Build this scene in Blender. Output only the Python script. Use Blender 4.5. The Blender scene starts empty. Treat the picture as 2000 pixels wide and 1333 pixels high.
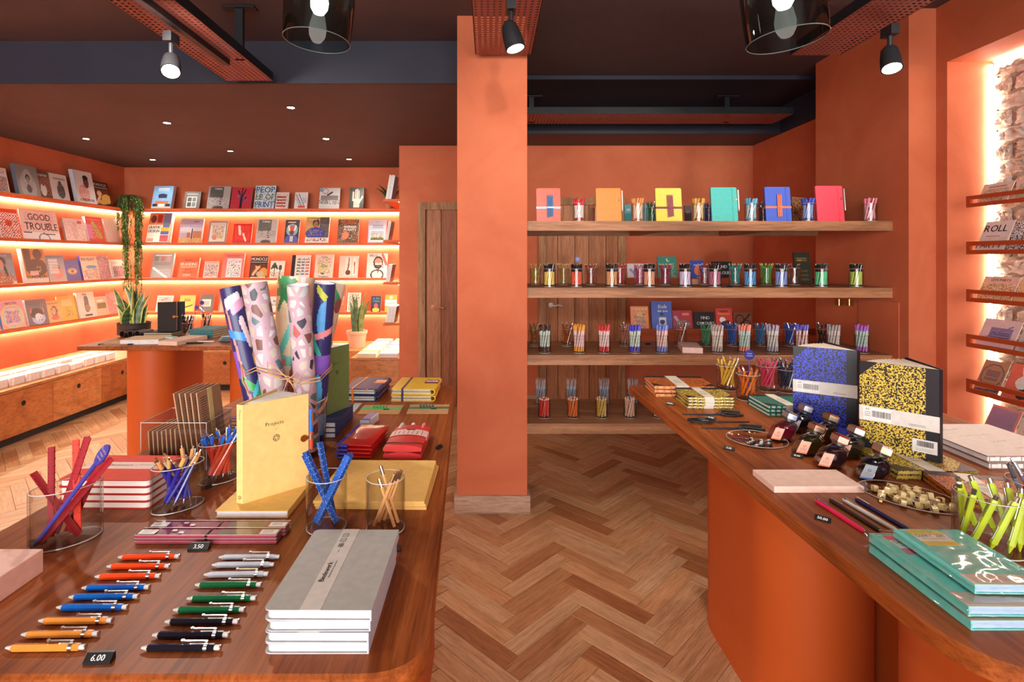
import bpy, math, random
import numpy as np
from mathutils import Matrix, Vector, Quaternion
rnd = random.Random(7)
D = bpy.data; SC = bpy.context.scene; COL = SC.collection
pi = math.pi

# ---------------------------------------------------------------- camera, world, exposure, big lights
CAMZ = 1.45; F = 1047.0; CX = 955.0; CY = 505.0; W0 = 2000.0; H0 = 1333.0
cam = D.cameras.new('camera'); cam.sensor_width = 36; cam.lens = F / W0 * 36
cam.shift_x = (W0 / 2 - CX) / W0; cam.shift_y = -(H0 / 2 - CY) / W0
cam.clip_start = 0.02
camo = D.objects.new('camera', cam); camo.location = (0, 0, CAMZ); camo.rotation_euler = (pi / 2, 0, 0)
COL.objects.link(camo); SC.camera = camo
SC.view_settings.view_transform = 'Standard'; SC.view_settings.look = 'None'
SC.view_settings.exposure = 0.34; SC.view_settings.gamma = 1.0
SC.view_settings.use_curve_mapping = False
SC.cycles.use_denoising = True
SC.cycles.max_bounces = 8; SC.cycles.diffuse_bounces = 4; SC.cycles.glossy_bounces = 3
SC.cycles.transmission_bounces = 6; SC.cycles.transparent_max_bounces = 24
SC.cycles.sample_clamp_indirect = 4.0; SC.cycles.caustics_reflective = False; SC.cycles.caustics_refractive = False

def lin(h):
    if not isinstance(h, str): return tuple(h) + ((1.0,) if len(h) == 3 else ())
    r = []
    for i in (0, 2, 4):
        c = int(h[i:i + 2], 16) / 255
        r.append(c / 12.92 if c <= 0.04045 else ((c + 0.055) / 1.055) ** 2.4)
    return (r[0], r[1], r[2], 1.0)

world = D.worlds.new('street_daylight'); SC.world = world; world.use_nodes = True
bg = world.node_tree.nodes['Background']; bg.inputs[0].default_value = (1.0, .985, .96, 1); bg.inputs[1].default_value = 1.0

def light(name, typ, loc, energy, color=(1, 1, 1), size=1, size_y=None, target=None, **kw):
    l = D.lights.new(name, typ); l.energy = energy; l.color = color
    if typ == 'AREA':
        l.size = size
        if size_y: l.shape = 'RECTANGLE'; l.size_y = size_y
        if kw.get('spread'): l.spread = kw['spread']
    else: l.shadow_soft_size = size
    if typ == 'SPOT': l.spot_size = kw.get('spot', 1.2); l.spot_blend = kw.get('blend', .6)
    o = D.objects.new(name, l); o.location = loc; COL.objects.link(o)
    if target is not None:
        o.rotation_euler = (Vector(target) - Vector(loc)).to_track_quat('-Z', 'Y').to_euler()
    return o
# daylight entering by the shop window behind the camera
light('shop_window_daylight', 'AREA', (-.6, -4.15, 1.75), 480, (1.0, 0.98, 0.955), 6.8, 2.2, target=(-.6, 5, 1.45))
# unseen track spots assumed above the tables, last one added to brighten the door
WARM = (1.0, .91, .8)
for k, (x, y, tx, ty, e) in enumerate([(-.9, .5, -.55, 1.0, 16), (-.9, 1.6, -.6, 1.6, 16), (.9, .5, 1.0, .9, 16), (1.2, 1.7, 1.1, 1.7, 16), (.1, 1.2, .2, 2.8, 16), (-1.45, 2.2, -.6, 5.3, 70)]):
    light('track_or_fill_spot', 'SPOT', (x, y, 2.5), e, WARM, .05, target=(tx, ty, .9), spot=1.7, blend=.9)
for x, tx, e in ((1.75, 1.5, 130), (.25, .75, 85)):      # two unseen spots added to brighten the rear wall
    light('added_wall_fill', 'SPOT', (x, .5, 2.5), e, WARM, .05, target=(tx, 5.3, 2.0), spot=.62, blend=.9)

# ---------------------------------------------------------------- pixel helpers: a pixel on a known plane gives a real point
def atZ(px, py, Z):
    Y = F * (CAMZ - Z) / (py - CY); return ((px - CX) / F * Y, Y)
def X(px, Y): return (px - CX) / F * Y
def Zp(py, Y): return CAMZ - (py - CY) / F * Y

# ---------------------------------------------------------------- materials
MATS = {}
def newmat(key):
    m = D.materials.new(key); m.use_nodes = True; MATS[key] = m
    nt = m.node_tree; b = nt.nodes['Principled BSDF']
    return m, nt, b
def node(nt, t, **kw):
    n = nt.nodes.new(t)
    for k, v in kw.items():
        if isinstance(k, str) and hasattr(n, k) and k not in ('inputs',): setattr(n, k, v)
    return n
def ramp(nt, stops, interp='LINEAR'):
    n = nt.nodes.new('ShaderNodeValToRGB'); cr = n.color_ramp; cr.interpolation = interp
    while len(cr.elements) > 1: cr.elements.remove(cr.elements[-1])
    cr.elements[0].position = stops[0][0]; cr.elements[0].color = lin(stops[0][1])
    for p, c in stops[1:]:
        e = cr.elements.new(p); e.color = lin(c)
    return n
def coords(nt, scale=(1, 1, 1), kind='Object', rot=(0, 0, 0), randomize=False):
    tc = nt.nodes.new('ShaderNodeTexCoord'); mp = nt.nodes.new('ShaderNodeMapping')
    mp.inputs['Scale'].default_value = scale; mp.inputs['Rotation'].default_value = rot
    nt.links.new(tc.outputs[kind], mp.inputs['Vector'])
    if randomize:
        oi = nt.nodes.new('ShaderNodeObjectInfo'); mu = node(nt, 'ShaderNodeMath', operation='MULTIPLY'); mu.inputs[1].default_value = 37.0
        nt.links.new(oi.outputs['Random'], mu.inputs[0]); nt.links.new(mu.outputs[0], mp.inputs['Location'])
    return mp
def noise(nt, vec, scale, detail=3, rough=.5, dist=0.0):
    n = nt.nodes.new('ShaderNodeTexNoise'); n.inputs['Scale'].default_value = scale; n.inputs['Detail'].default_value = detail
    n.inputs['Roughness'].default_value = rough; n.inputs['Distortion'].default_value = dist
    nt.links.new(vec.outputs[0], n.inputs['Vector']); return n
def mixc(nt, mode, fac, a, b):
    n = nt.nodes.new('ShaderNodeMix'); n.data_type = 'RGBA'; n.blend_type = mode
    for i, v in ((0, fac), (6, a), (7, b)):
        if hasattr(v, 'links') or hasattr(v, 'is_linked'): nt.links.new(v, n.inputs[i])
        elif i == 0: n.inputs[0].default_value = v
        else: n.inputs[i].default_value = lin(v)
    return n.outputs[2]
def bump(nt, b, src, strength=.2, dist=.01):
    n = nt.nodes.new('ShaderNodeBump'); n.inputs['Strength'].default_value = strength; n.inputs['Distance'].default_value = dist
    nt.links.new(src, n.inputs['Height']); nt.links.new(n.outputs[0], b.inputs['Normal'])

def paint(key, rough, metal=0.0, spec=.5, coat=0):
    m, nt, b = newmat(key)
    a = nt.nodes.new('ShaderNodeAttribute'); a.attribute_name = 'Col'
    n = noise(nt, coords(nt), 60, 2); r = ramp(nt, [(.3, 'f2f2f2'), (.7, 'ffffff')])
    nt.links.new(n.outputs[0], r.inputs[0])
    nt.links.new(mixc(nt, 'MULTIPLY', 1.0, a.outputs['Color'], r.outputs[0]), b.inputs['Base Color'])
    b.inputs['Roughness'].default_value = rough; b.inputs['Metallic'].default_value = metal
    b.inputs['Specular IOR Level'].default_value = spec; b.inputs['Coat Weight'].default_value = coat
paint('p', .65, spec=.3); paint('s', .38); paint('g', .18, coat=.3); paint('m', .25, 1.0)
MATS['p'].name = 'matt_paint'; MATS['s'].name = 'satin_paint'; MATS['g'].name = 'gloss_paint'; MATS['m'].name = 'polished_metal'

def plaster(key, c1, c2, rough=.7, sc=2.2):
    m, nt, b = newmat(key)
    co = coords(nt); n = noise(nt, co, sc, 6, .62, .6); r = ramp(nt, [(.3, c1), (.7, c2)])
    nt.links.new(n.outputs[0], r.inputs[0]); nt.links.new(r.outputs[0], b.inputs['Base Color'])
    b.inputs['Roughness'].default_value = rough; b.inputs['Specular IOR Level'].default_value = .25
    n2 = noise(nt, co, 40, 4); bump(nt, b, n2.outputs[0], .12, .004)
plaster('orange', 'bb5f3d', 'ca704c'); plaster('orange_dark', '9e4828', 'ac5230')
plaster('ceiling_brown', '524a4e', '5c5256', .6)
plaster('rail_orange', 'a8421c', 'b44a22', .5); plaster('beam_slate', '2b2b37', '31313d', .6)
plaster('leg_orange', 'b44e1e', 'bc5624', .45, 1.2)
plaster('shelf_orange', 'be5c30', 'c86638', .6)
plaster('black_metal', '1b1b1e', '242427', .4, 8)
plaster('tray_red', '94544a', 'a05c50', .45, 5)

def wood(key, dark, mid, light_, scale=(1, 14, 14), rough=.4, rnd_=False, rings=1.0, spec=.4):
    m, nt, b = newmat(key)
    co = coords(nt, scale, randomize=rnd_)
    n1 = noise(nt, co, 1.6, 6, .6, .8); n2 = noise(nt, co, 9, 3, .7, .3)
    r = ramp(nt, [(.28, dark), (.5, mid), (.74, light_)]); nt.links.new(n1.outputs[0], r.inputs[0])
    wv = nt.nodes.new('ShaderNodeTexWave'); wv.wave_type = 'BANDS'; wv.bands_direction = 'Y'
    wv.inputs['Scale'].default_value = .55; wv.inputs['Distortion'].default_value = 9; wv.inputs['Detail'].default_value = 3
    wv.inputs['Detail Scale'].default_value = .6
    nt.links.new(co.outputs[0], wv.inputs['Vector'])
    r2 = ramp(nt, [(.0, '8a8078'), (.25, 'ffffff'), (1, 'ffffff')]); nt.links.new(wv.outputs[0], r2.inputs[0])
    r3 = ramp(nt, [(.3, 'b8aca4'), (.55, 'ffffff')]); nt.links.new(n2.outputs[0], r3.inputs[0])
    c = mixc(nt, 'MULTIPLY', .55 * rings, r.outputs[0], r2.outputs[0]); c = mixc(nt, 'MULTIPLY', .7, c, r3.outputs[0])
    if rnd_:
        oi = nt.nodes.new('ShaderNodeObjectInfo')
        r4 = ramp(nt, [(0, 'c89878'), (.15, 'e8c8ac'), (.5, 'fff2e4'), (.8, 'ffe2c8'), (1, 'd8b090')]); nt.links.new(oi.outputs['Random'], r4.inputs[0])
        c = mixc(nt, 'MULTIPLY', 1.0, c, r4.outputs[0])
    nt.links.new(c, b.inputs['Base Color']); b.inputs['Roughness'].default_value = rough; b.inputs['Specular IOR Level'].default_value = spec
    bump(nt, b, n2.outputs[0], .08, .002)
wood('table_wood', '6e3210', '90481c', 'a65a28', (24, 1.0, 24), .44, False, .6, .22)
wood('shelf_wood', '875a3e', 'a8754f', 'b98562', (1.2, 20, 20), .55, False, .6)
wood('door_wood', '9c6c4c', 'bc8a66', 'cc9c78', (16, 16, 1.0), .6, True, .6)
wood('frame_wood', '84583a', 'a87a52', 'b88a60', (14, 14, 1.4), .65, False, .6)
wood('ply', 'a86a3c', 'be8452', 'c89262', (2.2, 2.2, 7), .45, True, .4)
wood('plank_oak', 'a98464', 'be9a7a', 'ccaa8c', (1.6, 22, 22), .42, True, .28)
wood('skirting_oak', 'a07a60', 'b4907a', 'c0a088', (1.4, 16, 16), .5)
wood('rosewood', '6a3420', '7c402a', '884a32', (12, 12, 1.2), .45)

def emit(key, color, strength):
    m, nt, b = newmat(key)
    b.inputs['Base Color'].default_value = lin('ffffff'); b.inputs['Emission Color'].default_value = color if len(color) == 4 else color + (1,)
    b.inputs['Emission Strength'].default_value = strength
emit('led', (1.0, .86, .62), 240); emit('led_white', (1.0, .88, .7), 28); emit('lamp_glow', (1.0, .92, .8), 60); emit('bulb_glow', (1.0, .95, .86), 5)

def glass(key, tint, edge, refl=.55, rough=.02, base=.035, power=3.2):
    m, nt, b = newmat(key); nt.nodes.remove(b)
    out = nt.nodes['Material Output']
    lw = nt.nodes.new('ShaderNodeLayerWeight'); lw.inputs[0].default_value = .5
    p = node(nt, 'ShaderNodeMath', operation='POWER'); p.inputs[1].default_value = power; nt.links.new(lw.outputs['Facing'], p.inputs[0])
    mu = node(nt, 'ShaderNodeMath', operation='MULTIPLY_ADD'); mu.inputs[1].default_value = refl; mu.inputs[2].default_value = base
    nt.links.new(p.outputs[0], mu.inputs[0])
    tr = nt.nodes.new('ShaderNodeBsdfTransparent'); gl = nt.nodes.new('ShaderNodeBsdfGlossy'); gl.inputs['Roughness'].default_value = rough
    nt.links.new(mixc(nt, 'MIX', p.outputs[0], tint, edge), tr.inputs[0])
    mx = nt.nodes.new('ShaderNodeMixShader'); nt.links.new(mu.outputs[0], mx.inputs[0])
    nt.links.new(tr.outputs[0], mx.inputs[1]); nt.links.new(gl.outputs[0], mx.inputs[2]); nt.links.new(mx.outputs[0], out.inputs[0])
glass('glass', 'fbfbfa', 'dcd8d5', .55, .02, .028, 2.6); glass('film', 'f6faf9', 'e6ecec', .7, .08, .05); glass('smoked', 'bccdc8', '4a6a66', .6, .01, .04, 2.4)
glass('ink_glass', 'f0efee', 'b8b2b0', .8, .02, .09)

# ---------------------------------------------------------------- mesh builder
def Mx(loc=(0, 0, 0), rot=(0, 0, 0), sc=(1, 1, 1)):
    from mathutils import Euler
    return Matrix.LocRotScale(Vector(loc), Euler(rot), Vector(sc))
GLY = {}
def glyphs():
    chars = 'ABCDEFGHIJKLMNOPQRSTUVWXYZabcdefghijklmnopqrstuvwxyz0123456789!.&-:/?,'
    cu = D.curves.new('glyph', 'FONT'); cu.resolution_u = 2
    ob = D.objects.new('glyph', cu); COL.objects.link(ob)
    for ch in chars:
        cu.body = ch
        dg = bpy.context.evaluated_depsgraph_get(); dg.update()
        me = ob.evaluated_get(dg).to_mesh()
        v = np.array([p.co[:2] for p in me.vertices]); f = [tuple(p.vertices) for p in me.polygons]
        GLY[ch] = (v, f) if len(v) else (np.zeros((0, 2)), [])
        ob.evaluated_get(dg).to_mesh_clear()
    D.objects.remove(ob); D.curves.remove(cu)
glyphs()

class MB:
    def __init__(s): s.v = []; s.f = []; s.c = []; s.m = []
    def add(s, vs, fs, col='ffffff', mat='p', M=None):
        o = len(s.v)
        if M is not None: vs = [M @ Vector(q) for q in vs]
        s.v += [tuple(q) for q in vs]; s.f += [tuple(i + o for i in f) for f in fs]
        if isinstance(col, list): s.c += col
        else: s.c += [lin(col)] * len(fs)
        s.m += [mat] * len(fs); return s
    def box(s, x0, x1, y0, y1, z0, z1, col='ffffff', mat='p', M=None):
        v = [(x0, y0, z0), (x1, y0, z0), (x1, y1, z0), (x0, y1, z0), (x0, y0, z1), (x1, y0, z1), (x1, y1, z1), (x0, y1, z1)]
        return s.add(v, [(3, 2, 1, 0), (4, 5, 6, 7), (0, 1, 5, 4), (1, 2, 6, 5), (2, 3, 7, 6), (3, 0, 4, 7)], col, mat, M)
    def cyl(s, p0, p1, r0, r1=None, n=12, col='ffffff', mat='p', M=None):
        r1 = r0 if r1 is None else r1; p0 = Vector(p0); p1 = Vector(p1); d = (p1 - p0).normalized()
        a = d.orthogonal().normalized(); b = d.cross(a); v = []
        for p, r in ((p0, r0), (p1, r1)):
            for k in range(n):
                t = 2 * pi * k / n; v.append(p + (a * math.cos(t) + b * math.sin(t)) * r)
        f = [(k, (k + 1) % n, n + (k + 1) % n, n + k) for k in range(n)]
        if r0 > 0: f.append(tuple(range(n - 1, -1, -1)))
        if r1 > 0: f.append(tuple(range(n, 2 * n)))
        return s.add(v, f, col, mat, M)
    def lathe(s, prof, n=20, col='ffffff', mat='p', M=None, sx=1, sy=1):
        v = []; f = []; idx = []
        for r, z in prof:
            if r < 1e-7: idx.append([len(v)] * n); v.append((0, 0, z))
            else:
                idx.append(list(range(len(v), len(v) + n)))
                for k in range(n): t = 2 * pi * k / n; v.append((r * sx * math.cos(t), r * sy * math.sin(t), z))
        for a, b in zip(idx, idx[1:]):
            for k in range(n):
                q = [a[k], a[(k + 1) % n], b[(k + 1) % n], b[k]]; q2 = []
                for i in q:
                    if i not in q2: q2.append(i)
                if len(q2) > 2: f.append(tuple(q2))
        return s.add(v, f, col, mat, M)
    def prism(s, poly, z0, z1, col='ffffff', mat='p', M=None, sidecol=None):
        n = len(poly); v = [(x, y, z0) for x, y in poly] + [(x, y, z1) for x, y in poly]
        f = [tuple(range(n - 1, -1, -1)), tuple(range(n, 2 * n))] + [(k, (k + 1) % n, n + (k + 1) % n, n + k) for k in range(n)]
        c = [lin(col)] * 2 + [lin(sidecol or col)] * n
        return s.add(v, f, c, mat, M)
    def tube(s, pts, r, n=6, col='ffffff', mat='p', M=None, closed=False):
        pts = [Vector(p) for p in pts]; v = []; f = []; L = len(pts); a = None
        rr = r if isinstance(r, (list, tuple)) else [r] * L
        for i, p in enumerate(pts):
            d = (pts[(i + 1) % L if closed else min(i + 1, L - 1)] - pts[(i - 1) % L if closed else max(i - 1, 0)])
            d = d.normalized() if d.length > 1e-9 else Vector((0, 0, 1))
            a = d.orthogonal().normalized() if a is None else (a - d * a.dot(d)).normalized()
            b = d.cross(a)
            for k in range(n): t = 2 * pi * k / n; v.append(p + (a * math.cos(t) + b * math.sin(t)) * rr[i])
        for i in range(L if closed else L - 1):
            j = (i + 1) % L
            for k in range(n): f.append((i * n + k, i * n + (k + 1) % n, j * n + (k + 1) % n, j * n + k))
        if not closed: f.append(tuple(range(n - 1, -1, -1))); f.append(tuple(range((L - 1) * n, L * n)))
        return s.add(v, f, col, mat, M)
    def quad(s, a, b, c, d, col='ffffff', mat='p', M=None): return s.add([a, b, c, d], [(0, 1, 2, 3)], col, mat, M)
    def poly(s, pts, col='ffffff', mat='p', M=None): return s.add(pts, [tuple(range(len(pts)))], col, mat, M)
    def raster(s, w, h, arr, mat='s', M=None):
        ny, nx, _ = arr.shape; v = [(w * i / nx, h * j / ny, 0) for j in range(ny + 1) for i in range(nx + 1)]
        f = []; c = []
        for j in range(ny):
            for i in range(nx):
                k = j * (nx + 1) + i; f.append((k, k + 1, k + nx + 2, k + nx + 1)); c.append(tuple(arr[ny - 1 - j, i]) + (1.0,))
        return s.add(v, f, c, mat, M)
    def text(s, t, h, col='000000', mat='p', M=None, cx=None, maxw=None, bold=0, slant=0.0):
        x = 0; items = []
        for ch in t:
            if ch == ' ': x += .34; continue
            g = GLY.get(ch)
            if g is None or not len(g[0]): x += .3; continue
            v = g[0]; x0 = v[:, 0].min(); w = v[:, 0].max() - x0
            items.append((v - np.array([x0 - x, 0]), g[1])); x += w + .09
        wtot = max(x - .09, .01); sc = h / .72; sx = sc
        if maxw and wtot * sx > maxw: sx = maxw / wtot
        off = (cx - wtot * sx / 2) if cx is not None else 0
        for v, f in items:
            s.add([(off + p[0] * sx + slant * p[1] * sc, p[1] * sc, 0) for p in v], f, col, mat, M)
            if bold:
                for q in (-bold, bold): s.add([(off + p[0] * sx + q + slant * p[1] * sc, p[1] * sc, .00005) for p in v], f, col, mat, M)
        return wtot * sx
    def mesh(s, name):
        me = D.meshes.new(name); me.from_pydata(s.v, [], s.f)
        keys = []; ids = []
        for k in s.m:
            if k not in keys: keys.append(k)
            ids.append(keys.index(k))
        for k in keys: me.materials.append(MATS[k])
        me.polygons.foreach_set('material_index', ids)
        if any(k in ('p', 's', 'g', 'm', 'terrazzo_base') for k in keys):
            at = me.color_attributes.new('Col', 'FLOAT_COLOR', 'CORNER')
            cnt = [len(f) for f in s.f]; arr = np.repeat(np.array(s.c, dtype=np.float32), cnt, axis=0)
            at.data.foreach_set('color', arr.ravel())
        me.polygons.foreach_set('use_smooth', [True] * len(s.f)); me.set_sharp_from_angle(angle=.6)
        me.update(); return me
    def build(s, name, parent=None, loc=(0, 0, 0), rot=(0, 0, 0)): return obj(name, s.mesh(name), parent, loc, rot)

def obj(name, me, parent=None, loc=(0, 0, 0), rot=(0, 0, 0)):
    o = D.objects.new(name, me); COL.objects.link(o); o.location = loc; o.rotation_euler = rot
    if parent is not None: o.parent = parent
    return o
def tag(o, label, cat, group=None):
    o['label'] = label; o['category'] = cat
    if group: o['group'] = group
    return o
def thing(name, label, cat, loc=(0, 0, 0), rot=(0, 0, 0), group=None):
    return tag(obj(name, None, None, loc, rot), label, cat, group)
def struct(o): o['kind'] = 'structure'; return o
def stuff(o): o['kind'] = 'stuff'; return o
def dup(root, loc, rot=None, label=None, group=None):
    r = root.copy(); COL.objects.link(r); r.location = loc
    if rot is not None: r.rotation_euler = rot
    if label: r['label'] = label
    if group: r['group'] = group
    for ch in list(root.children):
        c = ch.copy(); COL.objects.link(c); c.parent = r
        for g in list(ch.children):
            d = g.copy(); COL.objects.link(d); d.parent = c
    return r
def rrect(w, h, r, n=4, cx=0, cy=0, corners=(1, 1, 1, 1)):
    pts = []
    for q, (sx, sy, a0) in enumerate([(1, 1, 0), (-1, 1, pi / 2), (-1, -1, pi), (1, -1, 3 * pi / 2)]):
        rr = r * corners[q]; x = cx + sx * (w / 2 - rr); y = cy + sy * (h / 2 - rr)
        if rr < 1e-6: pts.append((x, y)); continue
        for k in range(n + 1):
            t = a0 + pi / 2 * k / n; pts.append((x + rr * math.cos(t), y + rr * math.sin(t)))
    return pts
def stadium(r, y0, y1, n=16):
    return [(r * math.cos(pi * k / n), y1 + r * math.sin(pi * k / n)) for k in range(n + 1)] + [(-r * math.cos(pi * k / n), y0 - r * math.sin(pi * k / n)) for k in range(n + 1)]
XZ = Mx(rot=(pi / 2, 0, 0))     # maps a flat print (x, y) to a front facing -y
# ================================================================ room shell
HH = 2.833; HL = 2.565
def sbox(name, mat, *b): m = MB(); m.box(*b, mat=mat); return struct(m.build(name))
# floor: dark bed plus herringbone oak planks (0.40 x 0.08)
fb = MB(); fb.box(-4.7, 2.9, -4.3, 6.8, -.05, -.010, mat='black_metal'); floor = struct(fb.build('floor'))
PL, PW = .40, .08
pm = MB(); g = .0006
pm.add([(g, g, -.011), (PL - g, g, -.011), (PL - g, PW - g, -.011), (g, PW - g, -.011), (g, g, -.0012), (PL - g, g, -.0012), (PL - g, PW - g, -.0012), (g, PW - g, -.0012),
        (g + .0012, g + .0012, 0), (PL - g - .0012, g + .0012, 0), (PL - g - .0012, PW - g - .0012, 0), (g + .0012, PW - g - .0012, 0)],
       [(0, 1, 5, 4), (1, 2, 6, 5), (2, 3, 7, 6), (3, 0, 4, 7), (4, 5, 9, 8), (5, 6, 10, 9), (6, 7, 11, 10), (7, 4, 8, 11), (8, 9, 10, 11)], mat='plank_oak')
plank_me = pm.mesh('plank')
u = Vector((-1, 1)) / math.sqrt(2); vv = Vector((1, 1)) / math.sqrt(2)
cand = []
nn = 5
for k in range(-120, 220):
    for mm in range(-14, 16):
        for kind in (0, 1):
            a, b = (k + mm * nn, k - mm * nn) if kind == 0 else (k + mm * nn, k + 1 - mm * nn)
            o = u * a * PW + vv * b * PW + Vector((.05, 2.35))
            ang = math.atan2(u.y, u.x) if kind == 0 else math.atan2(vv.y, vv.x)
            d = u if kind == 0 else vv; c = o + d * PL / 2
            # local frame: x along the plank, y to its left; a right-handed frame needs an offset for one of the two
            if kind == 0: o2 = o + vv * PW; 
            else: o2 = o
            if kind == 0: org = o + vv * PW; ang = math.atan2(u.y, u.x) ; # left of u is -vv
            else: org = o; ang = math.atan2(vv.y, vv.x)                    # left of vv is u
            if not (-4.6 < c.x < 2.7 and -.5 < c.y < 6.5): continue
            px = CX + c.x / c.y * F if c.y > .3 else -999; py = CY + CAMZ / c.y * F if c.y > .3 else 9999
            vis = 0
            if -40 < px < 2040 and 600 < py < 1400:
                if 830 < px < 1740 and py > 840 and not (895 < px < 1030 and py < 990): vis = 2
                elif px < 300 and py > 780 and py < 1060 and c.x > -3.75: vis = 2
                elif py < 900 and 240 < px < 480 and c.x > -3.7: vis = 1
                elif 1700 < px < 1780 and py > 1150: vis = 2
            cand.append((-vis, c.length, org, ang, c))
cand.sort(key=lambda t: t[:2])
rest = MB()
for i, (vis, dist, org, ang, c) in enumerate(cand):
    if i < 300 and vis < 0: obj('plank', plank_me, floor, (org.x, org.y, 0), (0, 0, ang))
    else:
        M = Mx((org.x, org.y, 0), (0, 0, ang))
        rest.add([(g, g, 0), (PL - g, g, 0), (PL - g, PW - g, 0), (g, PW - g, 0)], [(0, 1, 2, 3)], mat='plank_oak', M=M)
stuff(rest.build('remaining_planks', floor))

# ceilings and bulkheads
cm = MB(); cm.box(-4.7, 2.9, -4.3, 4.85, HH, HH + .08, mat='ceiling_brown')
ceiling = struct(cm.build('ceiling'))
c2 = MB(); c2.box(-4.7, .05, 3.42, 6.75, HL, HH, mat='ceiling_brown'); c2.box(.05, 2.75, 4.80, 5.45, HL, HH, mat='ceiling_brown')
struct(c2.build('ceiling_low'))
sbox('beam_left', 'beam_slate', -4.7, .05, 3.4075, 3.42, HL - .002, HH)
sbox('beam_right', 'beam_slate', .2, 2.62, 4.05, 4.8, HH - .03, HH + .01)
sbox('beam_rear', 'beam_slate', .05, 2.62, 4.785, 4.8, HL - .002, HH)
# walls
sbox('wall_left', 'orange', -4.56, -4.468, -4.3, 6.66, 0, HH)
sbox('wall_back', 'orange', -4.468, -.70, 6.57, 6.66, 0, HL + .01)
sbox('wall_alcove', 'orange', -.888, -.72, 5.30, 6.57, 0, HL + .01)
sbox('wall_rear', 'orange', -.72, 2.75, 5.30, 5.40, 0, HL + .01)
sbox('wall_right_rear', 'orange', 2.61, 2.75, 3.806, 5.30, 0, HL)
sbox('trim_1', 'beam_slate', 2.60, 2.75, 3.806, 4.85, HL, HH)
sbox('wall_pier', 'orange', 2.32, 2.75, 2.963, 3.806, 0, HH)
wr = MB()   # right wall with a tall brick niche: piece behind the niche edge, lintel, sill and brick backing
wr.box(2.471, 2.75, 2.891, 2.963, 0, HH, mat='orange'); wr.box(2.471, 2.75, -4.3, 2.891, 2.51, HH, mat='orange')
wr.box(2.471, 2.75, -4.3, 2.891, 0, .40, mat='orange'); wr.box(2.471, 2.75, -4.3, .7, .40, 2.51, mat='orange')
wall_right = struct(wr.build('wall_right'))
sbox('wall_front', 'orange_dark', -4.7, 2.9, -4.4, -4.3, 0, .5); sbox('wall_front_top', 'orange_dark', -4.7, 2.9, -4.4, -4.3, 2.85, HH + .08)
wf = MB()
for x in (-4.6, -2.6, -.6, 1.4, 2.8): wf.box(x - .05, x + .05, -4.38, -4.3, .5, 2.85, mat='black_metal')
struct(wf.build('window_frame_1'))
# rough brick inside the niche
def brickmat():
    m, nt, b = newmat('brick'); co = coords(nt, randomize=True)
    n = noise(nt, co, 9, 6, .7, .8); oi = nt.nodes.new('ShaderNodeObjectInfo')
    r = ramp(nt, [(.28, '9a7a66'), (.42, 'c8b2a2'), (.55, 'e0d6cc'), (.75, 'f0eae4')]); nt.links.new(n.outputs[0], r.inputs[0])
    r2 = ramp(nt, [(0, 'f0d8c8'), (.5, 'ffffff'), (1, 'c8b8b0')]); nt.links.new(oi.outputs['Random'], r2.inputs[0])
    nt.links.new(mixc(nt, 'MULTIPLY', 1, r.outputs[0], r2.outputs[0]), b.inputs['Base Color']); b.inputs['Roughness'].default_value = .85
    n2 = noise(nt, co, 30, 6, .75); bump(nt, b, n2.outputs[0], .8, .012)
    m, nt, b = newmat('mortar'); co = coords(nt); n = noise(nt, co, 25, 6, .7); r = ramp(nt, [(.3, '7a6458'), (.7, 'b8a898')])
    nt.links.new(n.outputs[0], r.inputs[0]); nt.links.new(r.outputs[0], b.inputs['Base Color']); b.inputs['Roughness'].default_value = .95; bump(nt, b, n.outputs[0], 1, .03)
brickmat()
sbox('wall_niche', 'mortar', 2.722, 2.75, .7, 2.891, .40, 2.51)
niche = bpy.data.objects['wall_niche']
bm_ = []
for q in range(5):
    m = MB(); ny, nz = 11, 6; L, H = .20, .075; v = []
    for j in range(nz + 1):
        for i in range(ny + 1):
            e = (i in (0, ny)) or (j in (0, nz))
            v.append((0.0 if e else -.004 - (rnd.random() ** 2) * .020, L * i / ny + (rnd.uniform(-.008, .008)), H * j / nz + rnd.uniform(-.006, .006)))
    f = [(j * (ny + 1) + i + 1, j * (ny + 1) + i, (j + 1) * (ny + 1) + i, (j + 1) * (ny + 1) + i + 1) for j in range(nz) for i in range(ny)]
    m.add(v, f, mat='brick'); bm_.append(m.mesh('brick'))
for c in range(24):
    z = .42 + c * .0865
    y = 2.885 - (0 if c % 2 else .1)
    if c % 2 == 0:
        o = obj('brick', bm_[c % 5], niche, (2.722, y + .004, z)); o.scale = (1, .45, 1)
    for k in range(8 if c > 5 else 5):
        y -= .212
        o = obj('brick', bm_[rnd.randrange(5)], niche, (2.722, y, z + rnd.uniform(-.004, .004))); o.scale = (rnd.uniform(.7, 1.5), rnd.uniform(.95, 1.0), rnd.uniform(.92, 1.04))
# niche LED strips: vertical at the far edge and along the head
m = MB(); m.box(2.690, 2.700, 2.872, 2.888, .42, 2.49, mat='led_white'); struct(m.build('niche_light_strip'))
m = MB(); m.box(2.690, 2.700, .75, 2.86, 2.495, 2.507, mat='led_white'); struct(m.build('niche_light_strip'))
# column with oak skirting
sbox('column', 'orange', -.181, .2175, 3.054, 3.44, 0, HH)
m = MB()
for b in ((-.197, .2345, 3.038, 3.054), (-.197, -.181, 3.054, 3.45), (.2175, .2345, 3.054, 3.45)): m.box(*b, 0, .102, mat='skirting_oak')
struct(m.build('baseboard_column'))
m = MB(); m.box(-.72, 2.61, 5.285, 5.30, 0, .1, mat='skirting_oak'); struct(m.build('baseboard_rear'))

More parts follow.
